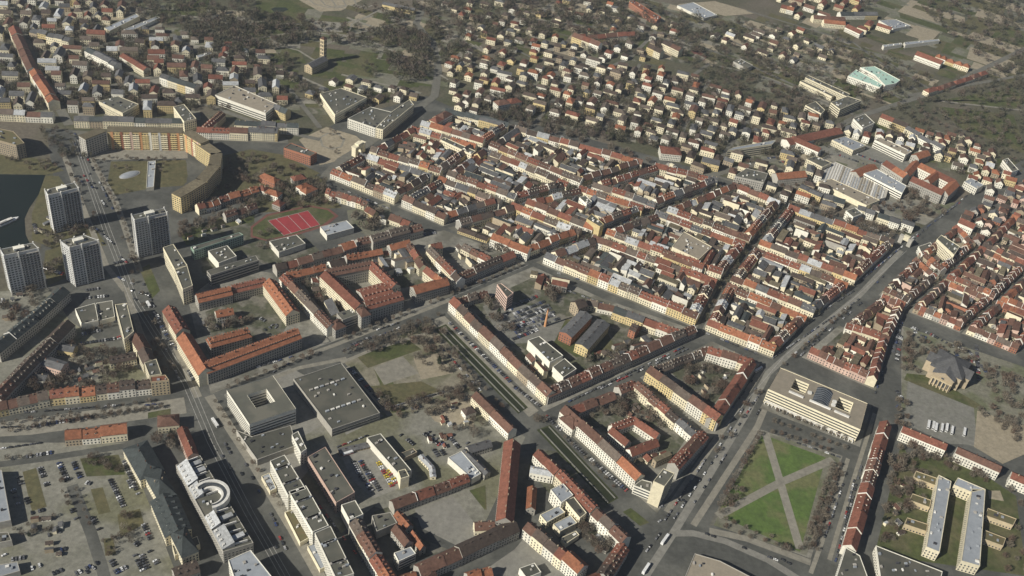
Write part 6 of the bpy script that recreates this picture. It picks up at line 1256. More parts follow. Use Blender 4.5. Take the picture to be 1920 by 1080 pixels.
# ------------------------------------------------------------------ the setting
gm = MB()
G = 9000.0
gm.quad((-G, -G, -.03), (G, -G, -.03), (G, G, -.03), (-G, G, -.03))
gm.build('ground', 'terrain', kind='structure')
PMAT = {'pavement_m': 'pavement_m'}
_z = 0.0
for i, (name, mat, P, z) in enumerate(PATCH):
    m = MB()
    m.poly([(x, y, z + .0004 * i) for x, y in ccw(P)])
    m.build(name, mat, kind='structure')
_k = 0
for (P, n, mats, ang, size) in PLOTS:
    x0, x1 = min(p[0] for p in P), max(p[0] for p in P); y0, y1 = min(p[1] for p in P), max(p[1] for p in P)
    c, s = math.cos(ang), math.sin(ang); made = 0
    while made < n:
        x, y = rng.uniform(x0, x1), rng.uniform(y0, y1)
        if not inside(P, x, y): continue
        a, b = rng.uniform(*size) / 2, rng.uniform(*size) / 3; _k += 1; made += 1
        m = MB(); m.poly([(x + c * a * sx * u - s * b * sy * v, y + s * a * sx * u + c * b * sy * v, -.005 + .0004 * _k) for sx, sy, u, v in ((-1, -1, rng.uniform(.8, 1.2), rng.uniform(.8, 1.2)), (1, -1, rng.uniform(.8, 1.2), 1), (1, 1, 1, rng.uniform(.8, 1.2)), (-1, 1, 1, 1))])
        m.build('garden_plot', rng.choice(mats), kind='structure')
for i, (name, P) in enumerate(SLAB):
    m = MB()
    P = ccw(P)
    m.prism(P, -.02, .12 + .0007 * i)
    m.build('pavement', 'pavement_m', kind='structure')
for i, (name, mat, P, w, z) in enumerate(STRIP):
    m = MB(); n = len(P); Lf, Rt = [], []
    for k in range(n):
        a = P[max(k - 1, 0)]; b = P[min(k + 1, n - 1)]
        l = math.hypot(b[0] - a[0], b[1] - a[1]) or 1
        nx, ny = -(b[1] - a[1]) / l * w / 2, (b[0] - a[0]) / l * w / 2
        Lf.append((P[k][0] + nx, P[k][1] + ny, z + .0006 * i)); Rt.append((P[k][0] - nx, P[k][1] - ny, z + .0006 * i))
    for k in range(n - 1): m.quad(Rt[k], Rt[k + 1], Lf[k + 1], Lf[k])
    m.build(name, mat, kind='structure')

# ------------------------------------------------------------------ houses
WALLSETS = {'Y': 'wwcccstt', 'm': 'cccwwsytp', 'c': 'cccccwwwyt', 'q': 'kttpccpws', 'w': 'wwwc', 'R': 'yvyckwy'}
ROOFSETS = {'Y': 'ggeddbbrkl', 'm': 'rrrbbooregdbel', 'V': 'dddegggbbeero', 'x': 'ggedrbel', 'r': 'rrrbb', 'q': 'rrbbbdeo', 'B': 'bbdegreb', 'b': 'bbbder', 'o': 'ooor', 'g': 'ggkg', 'd': 'ddb'}
def pick(sets, c):
    return rng.choice(sets.get(c, c))

OCC = []          # footprints: (x, y, radius-ish boxes) for scatter rejection
def occupy(cx, cy, ang, L, w): OCC.append((cx, cy, math.cos(ang), math.sin(ang), L / 2, w / 2, math.hypot(L, w) / 2))
GRID = {}
def occ_index():
    GRID.clear()
    for q in OCC:
        r = q[6]
        for gx in range(int((q[0] - r) // 40), int((q[0] + r) // 40) + 1):
            for gy in range(int((q[1] - r) // 40), int((q[1] + r) // 40) + 1): GRID.setdefault((gx, gy), []).append(q)
def occ_add(q):
    OCC.append(q); r = q[6]
    for gx in range(int((q[0] - r) // 40), int((q[0] + r) // 40) + 1):
        for gy in range(int((q[1] - r) // 40), int((q[1] + r) // 40) + 1): GRID.setdefault((gx, gy), []).append(q)
def hits(x, y, pad):
    for q in GRID.get((int(x // 40), int(y // 40)), ()):
        dx, dy = x - q[0], y - q[1]
        if abs(dx * q[2] + dy * q[3]) < q[4] + pad and abs(-dx * q[3] + dy * q[2]) < q[5] + pad: return True
    return False
def box_hits(x, y, ang, L, w, pad):
    c, s = math.cos(ang), math.sin(ang)
    for fx in (-.5, 0, .5):
        for fy in (-.5, 0, .5):
            if hits(x + c * L * fx - s * w * fy, y + s * L * fx + c * w * fy, pad): return True
    return False

def facade(mb, a, b, e, z0=.9, sp=2.5, ww=1.15, wh=1.65, fh=3.2, m=0):
    """windows in storeys along the wall from a to b (outside on the right hand of a->b)"""
    L = math.hypot(b[0] - a[0], b[1] - a[1])
    if L < 2.4: return
    d = ((b[0] - a[0]) / L, (b[1] - a[1]) / L); nr = (d[1], -d[0])
    n = max(1, int((L - .8) / sp)); ns = max(1, int((e - .6) / fh))
    for k in range(n):
        t = (k + .5) * L / n
        p = (a[0] + d[0] * t, a[1] + d[1] * t)
        for s_ in range(ns): mb.window(p, d, nr, z0 + s_ * fh, ww, wh, m)

def house(name, label, cat, group, cx, cy, ang, L, w, e, rh, wall, roof, fl='', free=False, dorm=0.0, far=False):
    root = thing(name, label, cat, (cx, cy, 0), ang, group)
    x0, x1, y = -L / 2 + .02, L / 2 - .02, w / 2
    hip = 'h' in fl
    flat = roof == 'F'
    mw = MB()
    mw.quad((x0, -y, 0), (x1, -y, 0), (x1, -y, e), (x0, -y, e))
    mw.quad((x1, y, 0), (x0, y, 0), (x0, y, e), (x1, y, e))
    pent = 'p' in fl
    if pent:
        mw.quad((x1, y, e), (x0, y, e), (x0, y, e + rh), (x1, y, e + rh))
        mw.poly([(x1, -y, 0), (x1, y, 0), (x1, y, e + rh), (x1, -y, e)]); mw.poly([(x0, y, 0), (x0, -y, 0), (x0, -y, e), (x0, y, e + rh)])
    elif hip or flat:
        mw.quad((x1, -y, 0), (x1, y, 0), (x1, y, e), (x1, -y, e)); mw.quad((x0, y, 0), (x0, -y, 0), (x0, -y, e), (x0, y, e))
    else:
        g = e + rh - .12
        mw.poly([(x1, -y, 0), (x1, y, 0), (x1, y, e), (x1, 0, g), (x1, -y, e)]); mw.poly([(x0, y, 0), (x0, -y, 0), (x0, -y, e), (x0, 0, g), (x0, y, e)])
    mw.build('wall', 'wall_' + wall, root)
    mr = MB()
    ov = .45; yo = y + ov; zo = e - ov * rh / y; t = .28
    if pent:
        k = rh / w
        A_, B_, C_, D_ = (x0 - .1, -y - .3, e - .3 * k + .05), (x1 + .1, -y - .3, e - .3 * k + .05), (x1 + .1, y - .25, e + rh - .25 * k + .05), (x0 - .1, y - .25, e + rh - .25 * k + .05)
        dn = lambda p_: (p_[0], p_[1], p_[2] - .2)
        mr.quad(A_, B_, C_, D_); mr.quad(dn(A_), dn(B_), B_, A_); mr.quad(dn(D_), dn(C_), dn(B_), dn(A_)); mr.quad(dn(B_), dn(C_), C_, B_); mr.quad(dn(D_), dn(A_), A_, D_)
    elif flat:
        mr.prism([(x0 - .1, -y - .1), (x1 + .1, -y - .1), (x1 + .1, y + .1), (x0 - .1, y + .1)], e - .3, e + rh)
    elif hip:
        hx = min(L / 2 - .3, w * .5)
        a, b, c, d = (x0 - ov, -yo, zo), (x1 + ov, -yo, zo), (x1 + ov, yo, zo), (x0 - ov, yo, zo)
        p, q = (x0 + hx, 0, e + rh), (x1 - hx, 0, e + rh)
        mr.quad(a, b, q, p); mr.quad(c, d, p, q); mr.poly([b, c, q]); mr.poly([d, a, p]); mr.quad(d, c, b, a)
    else:
        xa, xb = (x0 - .3, x1 + .3) if free else (x0, x1)
        S = [(-yo, zo), (0, e + rh), (yo, zo), (yo, zo - t), (0, e + rh - t), (-yo, zo - t)]
        i = len(mr.v)
        mr.v += [(xa, *s_) for s_ in S] + [(xb, *s_) for s_ in S]
        for k in range(6): mr.f.append((i + k, i + (k + 1) % 6, i + 6 + (k + 1) % 6, i + 6 + k)); mr.m.append(0)
        for o_ in (0, 6):
            mr.f.append((i + o_, i + o_ + 1, i + o_ + 4, i + o_ + 5)); mr.m.append(0)
            mr.f.append((i + o_ + 1, i + o_ + 2, i + o_ + 3, i + o_ + 4)); mr.m.append(0)
    ro = mr.build('roof', 'roof_' + roof, root)
    mb = MB()
    big = 'G' in fl
    sp = 3.2 if big else rng.choice((2.3, 2.5, 2.8))
    fh = 2.9 if big else rng.choice((3.1, 3.3, 3.5))
    kw = dict(sp=sp, fh=fh, ww=2.1 if big else 1.2, wh=1.5 if big else 1.75)
    facade(mb, (x0, -y), (x1, -y), e, **kw)
    if not pent: facade(mb, (x1, y), (x0, y), e, **kw)
    if (free or hip) and not pent:
        facade(mb, (x1, -y), (x1, y), e, **kw); facade(mb, (x0, y), (x0, -y), e, **kw)
    mb.build('windows', ['window_glass', 'white_trim'], root, kind='stuff')
    if 'S' in fl:
        ns_ = max(3, int(L / 11))
        for k in range(ns_):
            xx = x0 + (k + .5) * L / ns_
            m = MB(); m.box(xx - 1.5, xx + 1.5, -y - .45, -y + .05, 0, e); m.build('facade_panel', 'wall_' + 'vkpvwhkvpkvw'[k % 12], root)
            for s_ in range(int(e / 2.9) - 1):
                m = MB(); m.box(xx + 1.7, min(xx + L / ns_ - 1.7, x1), -y - 1.1, -y + .02, 2.5 + 2.9 * s_, 3.55 + 2.9 * s_, bottom=True); m.build('balcony', 'wall_' + ('c' if k % 3 else 'y'), root)
    if flat or pent: return root
    if not far:
        nc = 1 if L < 9 else 2 if L < 22 else int(L / 9)
        mc = MB()
        for k in range(nc):
            cxx = x0 + L * (k + rng.uniform(.25, .75)) / nc; cyy = rng.uniform(-.9, .9)
            mc.box(cxx - .45, cxx + .45, cyy - .35, cyy + .35, e + rh - 1.2, e + rh + 1.1)
        mc.build('chimneys' if nc > 1 else 'chimney', rng.choice(('roof_b', 'roof_d', 'wall_t')), ro, kind='stuff' if nc > 1 else None)
        if dorm and not hip or 'D' in fl:
            md = MB(); n = max(1, int(L / (2.7 if 'D' in fl else rng.choice((3.6, 4.4, 6.)))))
            for sgn in (-1, 1):
                for k in range(n):
                    dx = x0 + L * (k + .5) / n; f = .62; yy = y * f * sgn; zz = e + rh * (1 - f)
                    ya, yb = (yy, yy - sgn * y * .5) if sgn > 0 else (yy - sgn * y * .5, yy)
                    hw = .7
                    md.box(dx - hw, dx + hw, min(ya, yb), max(ya, yb), zz - .5, zz + 1.35, 0)
                    md.window((dx, yy), (1, 0), (0, sgn), zz + .25, .95, .95, 1)
                    md.box(dx - hw - .15, dx + hw + .15, min(ya, yb) - (.15 if sgn < 0 else 0), max(ya, yb) + (.15 if sgn > 0 else 0), zz + 1.35, zz + 1.5, 2)
            md.build('dormers', ['wall_' + ('w' if wall in 'wcy' else wall), 'window_glass', 'roof_' + roof], ro, kind='stuff')
        if 'f' in fl and rng.random() < .45:
            mf = MB(); z1 = e + rh + .55
            for (ya, yb, za, zb) in ((-y - .3, 0, e + .35, z1), (0, y + .3, z1, e + .35)):
                i = len(mf.v)
                mf.v += [(x1 - .3, ya, za - 1), (x1 + .1, ya, za - 1), (x1 + .1, yb, zb - 1), (x1 - .3, yb, zb - 1), (x1 - .3, ya, za), (x1 + .1, ya, za), (x1 + .1, yb, zb), (x1 - .3, yb, zb)]
                for f in [(4, 5, 6, 7), (0, 1, 5, 4), (1, 2, 6, 5), (2, 3, 7, 6), (3, 0, 4, 7)]: mf.f.append(tuple(i + k for k in f)); mf.m.append(0)
            mf.build('gable_parapet', 'white_trim', ro)
    return root

KIND = {'house': ('terraced_house', 'house'), 'palace': ('palace_wing', 'palace'), 'barrack': ('barrack', 'barrack'), 'apartment_block': ('apartment_bar', 'apartments'), 'apartment_slab': ('apartment_slab', 'apartments'),
        'office_wing': ('office_wing', 'office'), 'warehouse': ('storehouse', 'warehouse'), 'shed': ('shed', 'shed'), 'garage': ('garage_row', 'garage'), 'nursery': ('nursery_school', 'nursery'), 'gallery': ('gallery_wing', 'gallery')}
seen_place = {}
for (place, ax, ay, bx, by, w, e, rh, n, wl, rf, kind, fl) in ROWS:
    L = math.hypot(bx - ax, by - ay); ang = math.atan2(by - ay, bx - ax)
    n = n or max(1, round(L / 13))
    wts = [rng.uniform(.75, 1.3) for _ in range(n)]; tot = sum(wts)
    flip = px(bx, by) < px(ax, ay)
    seen_place[place] = seen_place.get(place, 0) + 1
    pl = place if seen_place[place] == 1 else place + ', part %s' % ORD[seen_place[place] - 1]
    nm, cat = KIND[kind]
    if kind == 'house': nm = 'low_row_house' if e < 8.5 else 'terraced_house' if e < 9.5 else 'mid_row_house' if e < 11 else 'tall_row_house'  # all one kind of row house; the name only tells eave height
    t = 0.0
    far = math.hypot(ax, ay) > 1250
    dorm_row = rng.random() < .6
    for k in range(n):
        l = L * wts[k] / tot
        cx, cy = ax + (bx - ax) * (t + l / 2) / L, ay + (by - ay) * (t + l / 2) / L
        t += l
        wall, roof = (wl if n == 1 and wl in W else pick(WALLSETS, wl)), pick(ROOFSETS, rf) if n > 1 else rf if rf in ROOF else pick(ROOFSETS, rf)
        de = rng.uniform(-1.3, 1.3) if n > 1 and kind == 'house' else 0
        dw = rng.uniform(-.7, .7) if n > 1 and kind == 'house' else 0
        idx = n - 1 - k if flip else k
        desc = '%s %s-roofed %s' % (W[wall][0], ROOF[roof][0], cat)
        label = '%s, %s' % (desc, pl) if n == 1 else '%s from left, %s, %s' % (ORD[idx], desc, pl)
        ends = 'G' not in fl and n == 1
        o = house(nm, label, cat, 'houses: ' + place if n > 1 else None, cx, cy, ang, l, w + dw, e + de, rh + de * .2, wall, roof, fl, free=ends or kind == 'apartment_slab', dorm=dorm_row and rng.random() < .7 and rh > 3.5, far=far)
        occupy(cx, cy, ang, l, w)

# ------------------------------------------------------------------ flat-roofed buildings
WMAT = {'grey': 's', 'white': 'w', 'cream': 'c', 'yellow': 'y', 'pink': 'p', 'brick': 'k', 'tan': 't', 'green': 'n', 'sand': 'a', 'orange': 'v', 'pale': 'h'}
def flat_building(label, P, h, wall, roof, win, name, cat, fl='', rooftop=True):
    P = ccw(P); c = centroid(P)
    Q = [(x - c[0], y - c[1]) for x, y in P]
    root = thing(name, label, cat, (c[0], c[1], 0))
    I = inset(Q, .45); n = len(Q)
    m = MB()
    m.prism(Q, 0, h, top=False)
    for k in range(n):
        k2 = (k + 1) % n
        m.quad((*Q[k], h), (*Q[k2], h), (*I[k2], h), (*I[k], h)); m.quad((*I[k], h), (*I[k2], h), (*I[k2], h - .7), (*I[k], h - .7))
    m.build('wall', 'wall_' + WMAT[wall], root)
    m = MB(); m.poly([(*p, h - .6) for p in I]); ro = m.build('roof', 'roof_' + roof, root)
    m = MB()
    for k in range(n):
        a, b = Q[k], Q[(k + 1) % n]
        L = math.hypot(b[0] - a[0], b[1] - a[1])
        if win == 'dots': facade(m, a, b, h - .5, sp=2.7, fh=3.3, ww=1.3, wh=1.8)
        elif win == 'grid': facade(m, a, b, h - .5, sp=2.6, fh=2.85, ww=1.6, wh=1.5)
        elif win in ('band', 'side'):
            d = ((b[0] - a[0]) / L, (b[1] - a[1]) / L); nr = (d[1], -d[0])
            ns = max(1, int((h - .6) / 3.4))
            if win == 'side' and nr[0] < 0: continue
            for s_ in range(ns): m.window(((a[0] + b[0]) / 2, (a[1] + b[1]) / 2), d, nr, 1.0 + 3.4 * s_, L - 1.2, 1.6)
    if m.v: m.build('windows', ['window_glass', 'white_trim'], root, kind='stuff')
    if rooftop:
        A = abs(sum(Q[i][0] * Q[(i + 1) % n][1] - Q[(i + 1) % n][0] * Q[i][1] for i in range(n))) / 2
        d = math.atan2(Q[1][1] - Q[0][1], Q[1][0] - Q[0][0])
        J = inset(Q, 2.0)
        for k in range(min(14, int(A / 110) + 1)):
            for _ in range(12):
                x, y = rng.uniform(min(p[0] for p in J), max(p[0] for p in J)), rng.uniform(min(p[1] for p in J), max(p[1] for p in J))
                if inside(J, x, y):
                    s1, s2 = rng.uniform(.5, 1.6), rng.uniform(.5, 1.3)
                    m = MB(); m.box(-s1, s1, -s2, s2, -.1, rng.uniform(.6, 1.8)); m.box(-s1 - .08, s1 + .08, -s2 - .08, s2 + .08, .5, .6)
                    m.build('roof_vent', rng.choice(('white_trim', 'concrete', 'dark_metal', 'roof_zinc')), ro, (x, y, h - .6), d)
                    break
    if roof == 'rib':
        a, b = Q[0], Q[1]
        d = math.atan2(Q[3][1] - Q[2][1], Q[3][0] - Q[2][0]); cs, sn = math.cos(d), math.sin(d)
        for k in range(-14, 15):
            run = [t_ for t_ in range(-60, 61) if inside(inset(Q, 2), cs * t_ - sn * k * 3.6, sn * t_ + cs * k * 3.6)]
            if len(run) > 3:
                m = MB(); m.box(run[0], run[-1], -.9, .9, 0, .7); m.build('roof_rib', rng.choice(('white_trim', 'roof_l', 'white_trim', 'roof_gravel')), root, (-sn * k * 3.6, cs * k * 3.6, h - .6), d)
    if 'u' in fl:
        a, b, c_, d_ = Q[0], Q[1], Q[2], Q[3]
        at = lambda u, v: tuple((1 - u) * (1 - v) * a[i] + u * (1 - v) * b[i] + u * v * c_[i] + (1 - u) * v * d_[i] for i in (0, 1))
        ang = math.atan2(b[1] - a[1], b[0] - a[0])
        for vv in (.3, .72) if math.hypot(b[0] - a[0], b[1] - a[1]) > math.hypot(c_[0] - b[0], c_[1] - b[1]) else (.3, .72):
            for k in range(7):
                p = at(.15 + k * .11, vv)
                m = MB(); m.box(-1.7, 1.7, -.9, .9, 0, 1.5); m.box(-1.8, 1.8, -1, 1, 1.0, 1.15)
                m.build('roof_light', rng.choice(('white_trim', 'concrete', 'roof_zinc')), ro, (*p, h - .6), ang)
    x0, x1 = min(p[0] for p in P), max(p[0] for p in P); y0, y1 = min(p[1] for p in P), max(p[1] for p in P)
    ea = math.atan2(P[1][1] - P[0][1], P[1][0] - P[0][0])
    l1 = math.hypot(P[1][0] - P[0][0], P[1][1] - P[0][1]); l2 = math.hypot(P[2][0] - P[1][0], P[2][1] - P[1][1])
    occupy(c[0], c[1], ea, l1 * 1.0, l2 * 1.0)
    return root
for f_ in FLATS: flat_building(*f_)

# slab towers by the bay
for lab, P in TOWERS:
    P = ccw(P); r = flat_building(lab, P, 50, 'pale', 'bitumen', 'none', 'tower_block', 'tower')
    c = centroid(P); Q = [(x - c[0], y - c[1]) for x, y in P]
    for k in range(4):
        a, b = Q[k], Q[(k + 1) % 4]; L = math.hypot(b[0] - a[0], b[1] - a[1]); d = ((b[0] - a[0]) / L, (b[1] - a[1]) / L); nr = (d[1], -d[0])
        m = MB(); facade(m, a, b, 49, z0=1.2, sp=2.9, fh=2.85, ww=2.0, wh=1.35)
        m.build('windows', ['window_glass', 'white_trim'], r, kind='stuff')
        if L > 20:
            for t_ in (.0, .42, 1.0):
                p = (a[0] + d[0] * L * t_, a[1] + d[1] * L * t_); rz = math.atan2(d[1], d[0])
                m = MB(); m.box(-.5, .5, -1.3, .35, 0, 51); m.build('wall_fin', 'white_trim', r, (*p, 0), rz)
            for s_ in range(16):
                m = MB(); m.box(L * .46, L * .97, -.9, .05, 3.0 + s_ * 2.85, 4.0 + s_ * 2.85, bottom=True)
                m.build('balcony', 'concrete', r, (*a, 0), math.atan2(d[1], d[0]))
    m = MB(); m.box(-5, 5, -2.5, 2.5, 0, 3); m.box(-5.2, 5.2, -2.7, 2.7, 2.8, 3.05); m.build('lift_house', 'wall_w', r, (0, 0, 49.4), math.atan2(Q[1][1] - Q[0][1], Q[1][0] - Q[0][0]))

def bil(P):
    return lambda u, v: tuple((1 - u) * (1 - v) * P[0][i] + u * (1 - v) * P[1][i] + u * v * P[2][i] + (1 - u) * v * P[3][i] for i in (0, 1))
def court_building(label, P, h, us, vs, holes, wall, name, cat, band=3.4):
    """block with open light courts: grid of roof cells with some left open"""
    c = centroid(P); Q = [(x - c[0], y - c[1]) for x, y in P]
    root = thing(name, label, cat, (c[0], c[1], 0)); at = bil(Q)
    mw, mr, mg = MB(), MB(), MB()
    mw.prism(Q, 0, h + .6, top=False)
    for i in range(len(us) - 1):
        for j in range(len(vs) - 1):
            q = [at(us[i], vs[j]), at(us[i + 1], vs[j]), at(us[i + 1], vs[j + 1]), at(us[i], vs[j + 1])]
            if (i, j) in holes:
                R_ = q[::-1]
                for k in range(4): mw.quad((*R_[k], .2), (*R_[(k + 1) % 4], .2), (*R_[(k + 1) % 4], h + .4), (*R_[k], h + .4))
                for k in range(4):
                    a, b = R_[k], R_[(k + 1) % 4]; L = math.hypot(b[0] - a[0], b[1] - a[1]); d = ((b[0] - a[0]) / L, (b[1] - a[1]) / L); nr = (d[1], -d[0])
                    for s_ in range(int(h / band)): mg.window(((a[0] + b[0]) / 2, (a[1] + b[1]) / 2), d, nr, 1.2 + band * s_, L - 1.4, 1.25)
            else: mr.quad(*[(*p, h) for p in q])
    for k in range(4):
        a, b = Q[k], Q[(k + 1) % 4]; L = math.hypot(b[0] - a[0], b[1] - a[1]); d = ((b[0] - a[0]) / L, (b[1] - a[1]) / L); nr = (d[1], -d[0])
        for s_ in range(int(h / band)): mg.window(((a[0] + b[0]) / 2, (a[1] + b[1]) / 2), d, nr, 1.0 + band * s_, L - .8, 1.5)
    mw.build('wall', 'wall_' + wall, root); mr.build('roof', 'roof_bitumen' if wall != 'c' else 'roof_gravel', root); mg.build('windows', ['window_glass', 'white_trim'], root, kind='stuff')
    occupy(c[0], c[1], math.atan2(P[1][1] - P[0][1], P[1][0] - P[0][0]), math.dist(P[0], P[1]), math.dist(P[1], P[2]))
    return root, at
court_building('dark grey library with a square open court by the crossing', ccw(LIB), 20, (0, .3, .72, 1), (0, .34, .72, 1), {(1, 1)}, 'w', 'library', 'library')
post, at = court_building('long pale post building with two courts and a glass vault above the lawn', POST, 18, (0, .2, .36, .70, .86, 1), (0, .4, .82, 1), {(1, 1), (3, 1)}, 'c', 'post_office', 'post office')
m = MB(); a, b, c_, d_ = at(.45, .28), at(.63, .28), at(.63, .86), at(.45, .86); nseg = 8
for k in range(nseg):
    f0, f1 = k / nseg, (k + 1) / nseg; z0, z1 = 17.9 + 3.6 * math.sin(math.pi * f0), 17.9 + 3.6 * math.sin(math.pi * f1)
    L_ = lambda p, q, t: (p[0] + (q[0] - p[0]) * t, p[1] + (q[1] - p[1]) * t)
    m.quad((*L_(a, b, f0), z0), (*L_(a, b, f1), z1), (*L_(d_, c_, f1), z1), (*L_(d_, c_, f0), z0))
    m.poly([(*L_(a, b, .5), 17.9), (*L_(a, b, f1), z1), (*L_(a, b, f0), z0)]); m.poly([(*L_(d_, c_, .5), 17.9), (*L_(d_, c_, f0), z0), (*L_(d_, c_, f1), z1)])
m.build('glass_vault', 'window_glass', post)
for k in range(1, 8):
    t_ = k / 8; p, q = L_(a, d_, t_), L_(b, c_, t_); m = MB()
    for s_ in range(nseg):
        f0, f1 = s_ / nseg, (s_ + 1) / nseg; m.tube((*L_(p, q, f0), 18 + 3.6 * math.sin(math.pi * f0)), (*L_(p, q, f1), 18 + 3.6 * math.sin(math.pi * f1)), .12, .12, 4)
    m.build('vault_rib', 'roof_zinc', post)
for (u, v) in ((.40, .5), (.67, .55), (.67, .42)):
    m = MB(); m.box(-1.8, 1.8, -1.5, 1.5, 0, 2.2); m.box(-1.9, 1.9, -1.6, 1.6, 2.0, 2.25); m.build('roof_vent', 'white_trim', post, (*at(u, v), 18))
for (u0, u1) in ((.2, .36), (.43, .66), (.70, .86)):
    p, q = at(u0, .24), at(u1, .24); m = MB(); L = math.dist(p, q); m.box(0, L, -1, 1, 0, 1.4); m.box(-.1, L + .1, -1.1, 1.1, 1.3, 1.45); m.build('roof_light', 'white_trim', post, (*p, 18), math.atan2(q[1] - p[1], q[0] - p[0]))
# portico posts along the post front
p, q = at(0.02, 0), at(.98, 0); rz = math.atan2(q[1] - p[1], q[0] - p[0]); L = math.dist(p, q)
for k in range(24):
    m = MB(); m.box(-.4, .4, -2.6, -1.9, 0, 3.4); m.build('portico_post', 'white_trim', post, (p[0] + (q[0] - p[0]) * k / 23, p[1] + (q[1] - p[1]) * k / 23, 0), rz)
m = MB(); m.box(0, L, -2.8, 0, 3.4, 3.9, bottom=True); m.build('portico_roof', 'white_trim', post, (*p, 0), rz)

# atrium office with the half round ring
AT = ccw(ATRIUM); c = centroid(AT)
r = flat_building('office with half-round glazed ring and pale sloping roofs on the wide road', AT, 15, 'grey', 'bitumen', 'grid', 'atrium_office', 'office')
Q = [(x - c[0], y - c[1]) for x, y in ATRIUM]; at = bil(Q)
rc = (RING_CENTRE[0] - c[0], RING_CENTRE[1] - c[1]); ax = math.atan2(Q[1][1] - Q[0][1], Q[1][0] - Q[0][0])
for (r0, r1, z0, z1, mt) in ((15.5, 13.2, 14, 21, 'white_trim'), (13.0, 10.6, 14, 20, 'window_glass'), (10.4, 8.6, 14, 18.5, 'white_trim')):
    m = MB(); ns = 20
    for k in range(ns):
        t0, t1 = ax - math.pi * .6 + k * math.pi * 1.25 / ns, ax - math.pi * .6 + (k + 1) * math.pi * 1.25 / ns
        P4 = [(rc[0] + r_ * math.cos(t_), rc[1] + r_ * math.sin(t_)) for r_, t_ in ((r1, t0), (r0, t0), (r0, t1), (r1, t1))]
        m.prism(P4, z0, z1)
    m.build('ring_tier', mt, r)
for (u0, u1, v0, v1) in ((0, .42, .02, .26), (0, .34, .28, .42), (0, .34, .62, .76), (0, .42, .78, .98)):
    q4 = [at(u0, v0), at(u1, v0), at(u1, v1), at(u0, v1)]; m = MB()
    zs = (15.2, 20, 20, 15.2)
    m.poly([(*q4[i], zs[i]) for i in range(4)]); m.quad((*q4[1], 14.5), (*q4[2], 14.5), (*q4[2], 20), (*q4[1], 20)); m.poly([(*q4[0], 15.2), (*q4[1], 14.5), (*q4[1], 20)]); m.poly([(*q4[3], 15.2), (*q4[2], 20), (*q4[2], 14.5)])
    so = m.build('sloping_roof', 'roof_l', r)
    for k in range(4):
        p = ((q4[0][0] * (3.5 - k) + q4[3][0] * (k + .5)) / 4, (q4[0][1] * (3.5 - k) + q4[3][1] * (k + .5)) / 4)
        m = MB(); m.box(-1.0, 1.0, -.8, .8, 0, 2.2); m.box(-1.1, 1.1, -.9, .9, 2.1, 2.25); m.build('roof_dormer', 'white_trim', r, (p[0] + 2.4 * math.cos(ax), p[1] + 2.4 * math.sin(ax), 15.6), ax)
for v in (.02, .12, .2, .27, .42, .62, .77, .85, .97):
    p, q = at(.44, v), at(.86, v); m = MB(); L = math.dist(p, q); m.box(0, L, -.35, .35, 0, 2.2); m.build('roof_beam', 'white_trim', r, (*p, 15), math.atan2(q[1] - p[1], q[0] - p[0]))
for (v0, v1) in ((.04, .11), (.13, .19), (.64, .75), (.87, .95)):
    p = at(.65, (v0 + v1) / 2); m = MB(); m.box(-5, 5, -2, 2, 0, 2.6); m.box(-5.2, 5.2, -2.2, 2.2, 2.4, 2.7); m.build('plant_room', 'roof_l', r, (*p, 14.5), ax)

# ------------------------------------------------------------------ yard houses and villas
occ_index()
def scatter_ok(P, x, y): return inside(P, x, y)
for (place, P, n, er, wl, rf, ang) in INFILL:
    x0, x1 = min(p[0] for p in P), max(p[0] for p in P); y0, y1 = min(p[1] for p in P), max(p[1] for p in P)
    made = tries = 0
    while made < n and tries < n * 60:
        tries += 1
        x, y = rng.uniform(x0, x1), rng.uniform(y0, y1)
        if not inside(P, x, y): continue
        a = ang + (math.pi / 2 if rng.random() < .55 else 0) + rng.uniform(-.06, .06)
        L, w = rng.choice((rng.uniform(5, 9), rng.uniform(10, 28), rng.uniform(10, 28), rng.uniform(12, 30))), rng.uniform(5.0, 9.0)
        if box_hits(x, y, a, L, w, -.4 if made % 2 else .2) or not all(inside(P, x + sx * math.cos(a) * L / 2, y + sx * math.sin(a) * L / 2) for sx in (-.8, .8)): continue
        if rng.random() < .5: a += math.pi
        e = rng.uniform(*er); wall, roof = pick(WALLSETS, wl if wl != 'm' else 'Y'), pick(ROOFSETS, rf if rf not in ('m',) else 'Y')
        ty = rng.random()
        nm, flg, rh = ('rear_wing', 'p', rng.uniform(1.5, 3.5)) if ty < .5 else ('yard_house', '', rng.uniform(1.6, 3.6)) if ty < .8 else ('yard_annex', '', .5)
        if L < 9: e = min(e, rng.uniform(3, 5))
        if er[1] < 3.5: nm, L, w, e, rh = 'garden_shed', rng.uniform(3.5, 7.5), rng.uniform(2.6, 4), rng.uniform(*er), min(rh, 1.2)
        lab = '%s %s %s-roofed %s inside the %s' % ('tall' if e > 6.5 else 'low', W[wall][0], ROOF[roof][0], nm.replace('_', ' '), place)
        house(nm, lab, nm.replace('_', ' '), nm.replace('_', ' ') + 's: ' + place, x, y, a, L, w, e + (1.5 if L > 11 and nm != 'garden_shed' else 0), rh, wall, 'F' if nm == 'yard_annex' and roof in 'rbo' else roof, flg, free=True, far=True)
        occ_add((x, y, math.cos(a), math.sin(a), L / 2, w / 2, math.hypot(L, w) / 2)); made += 1
road_cells = set()
for (name, mat, P, w, z) in STRIP:
    if name != 'road': continue
    for k in range(len(P) - 1):
        L = math.dist(P[k], P[k + 1])
        for i in range(int(L / 5) + 1):
            t_ = i * 5 / max(L, 1); road_cells.add((int((P[k][0] + (P[k + 1][0] - P[k][0]) * t_) // 10), int((P[k][1] + (P[k + 1][1] - P[k][1]) * t_) // 10)))
def on_road(x, y): return (int(x // 10), int(y // 10)) in road_cells
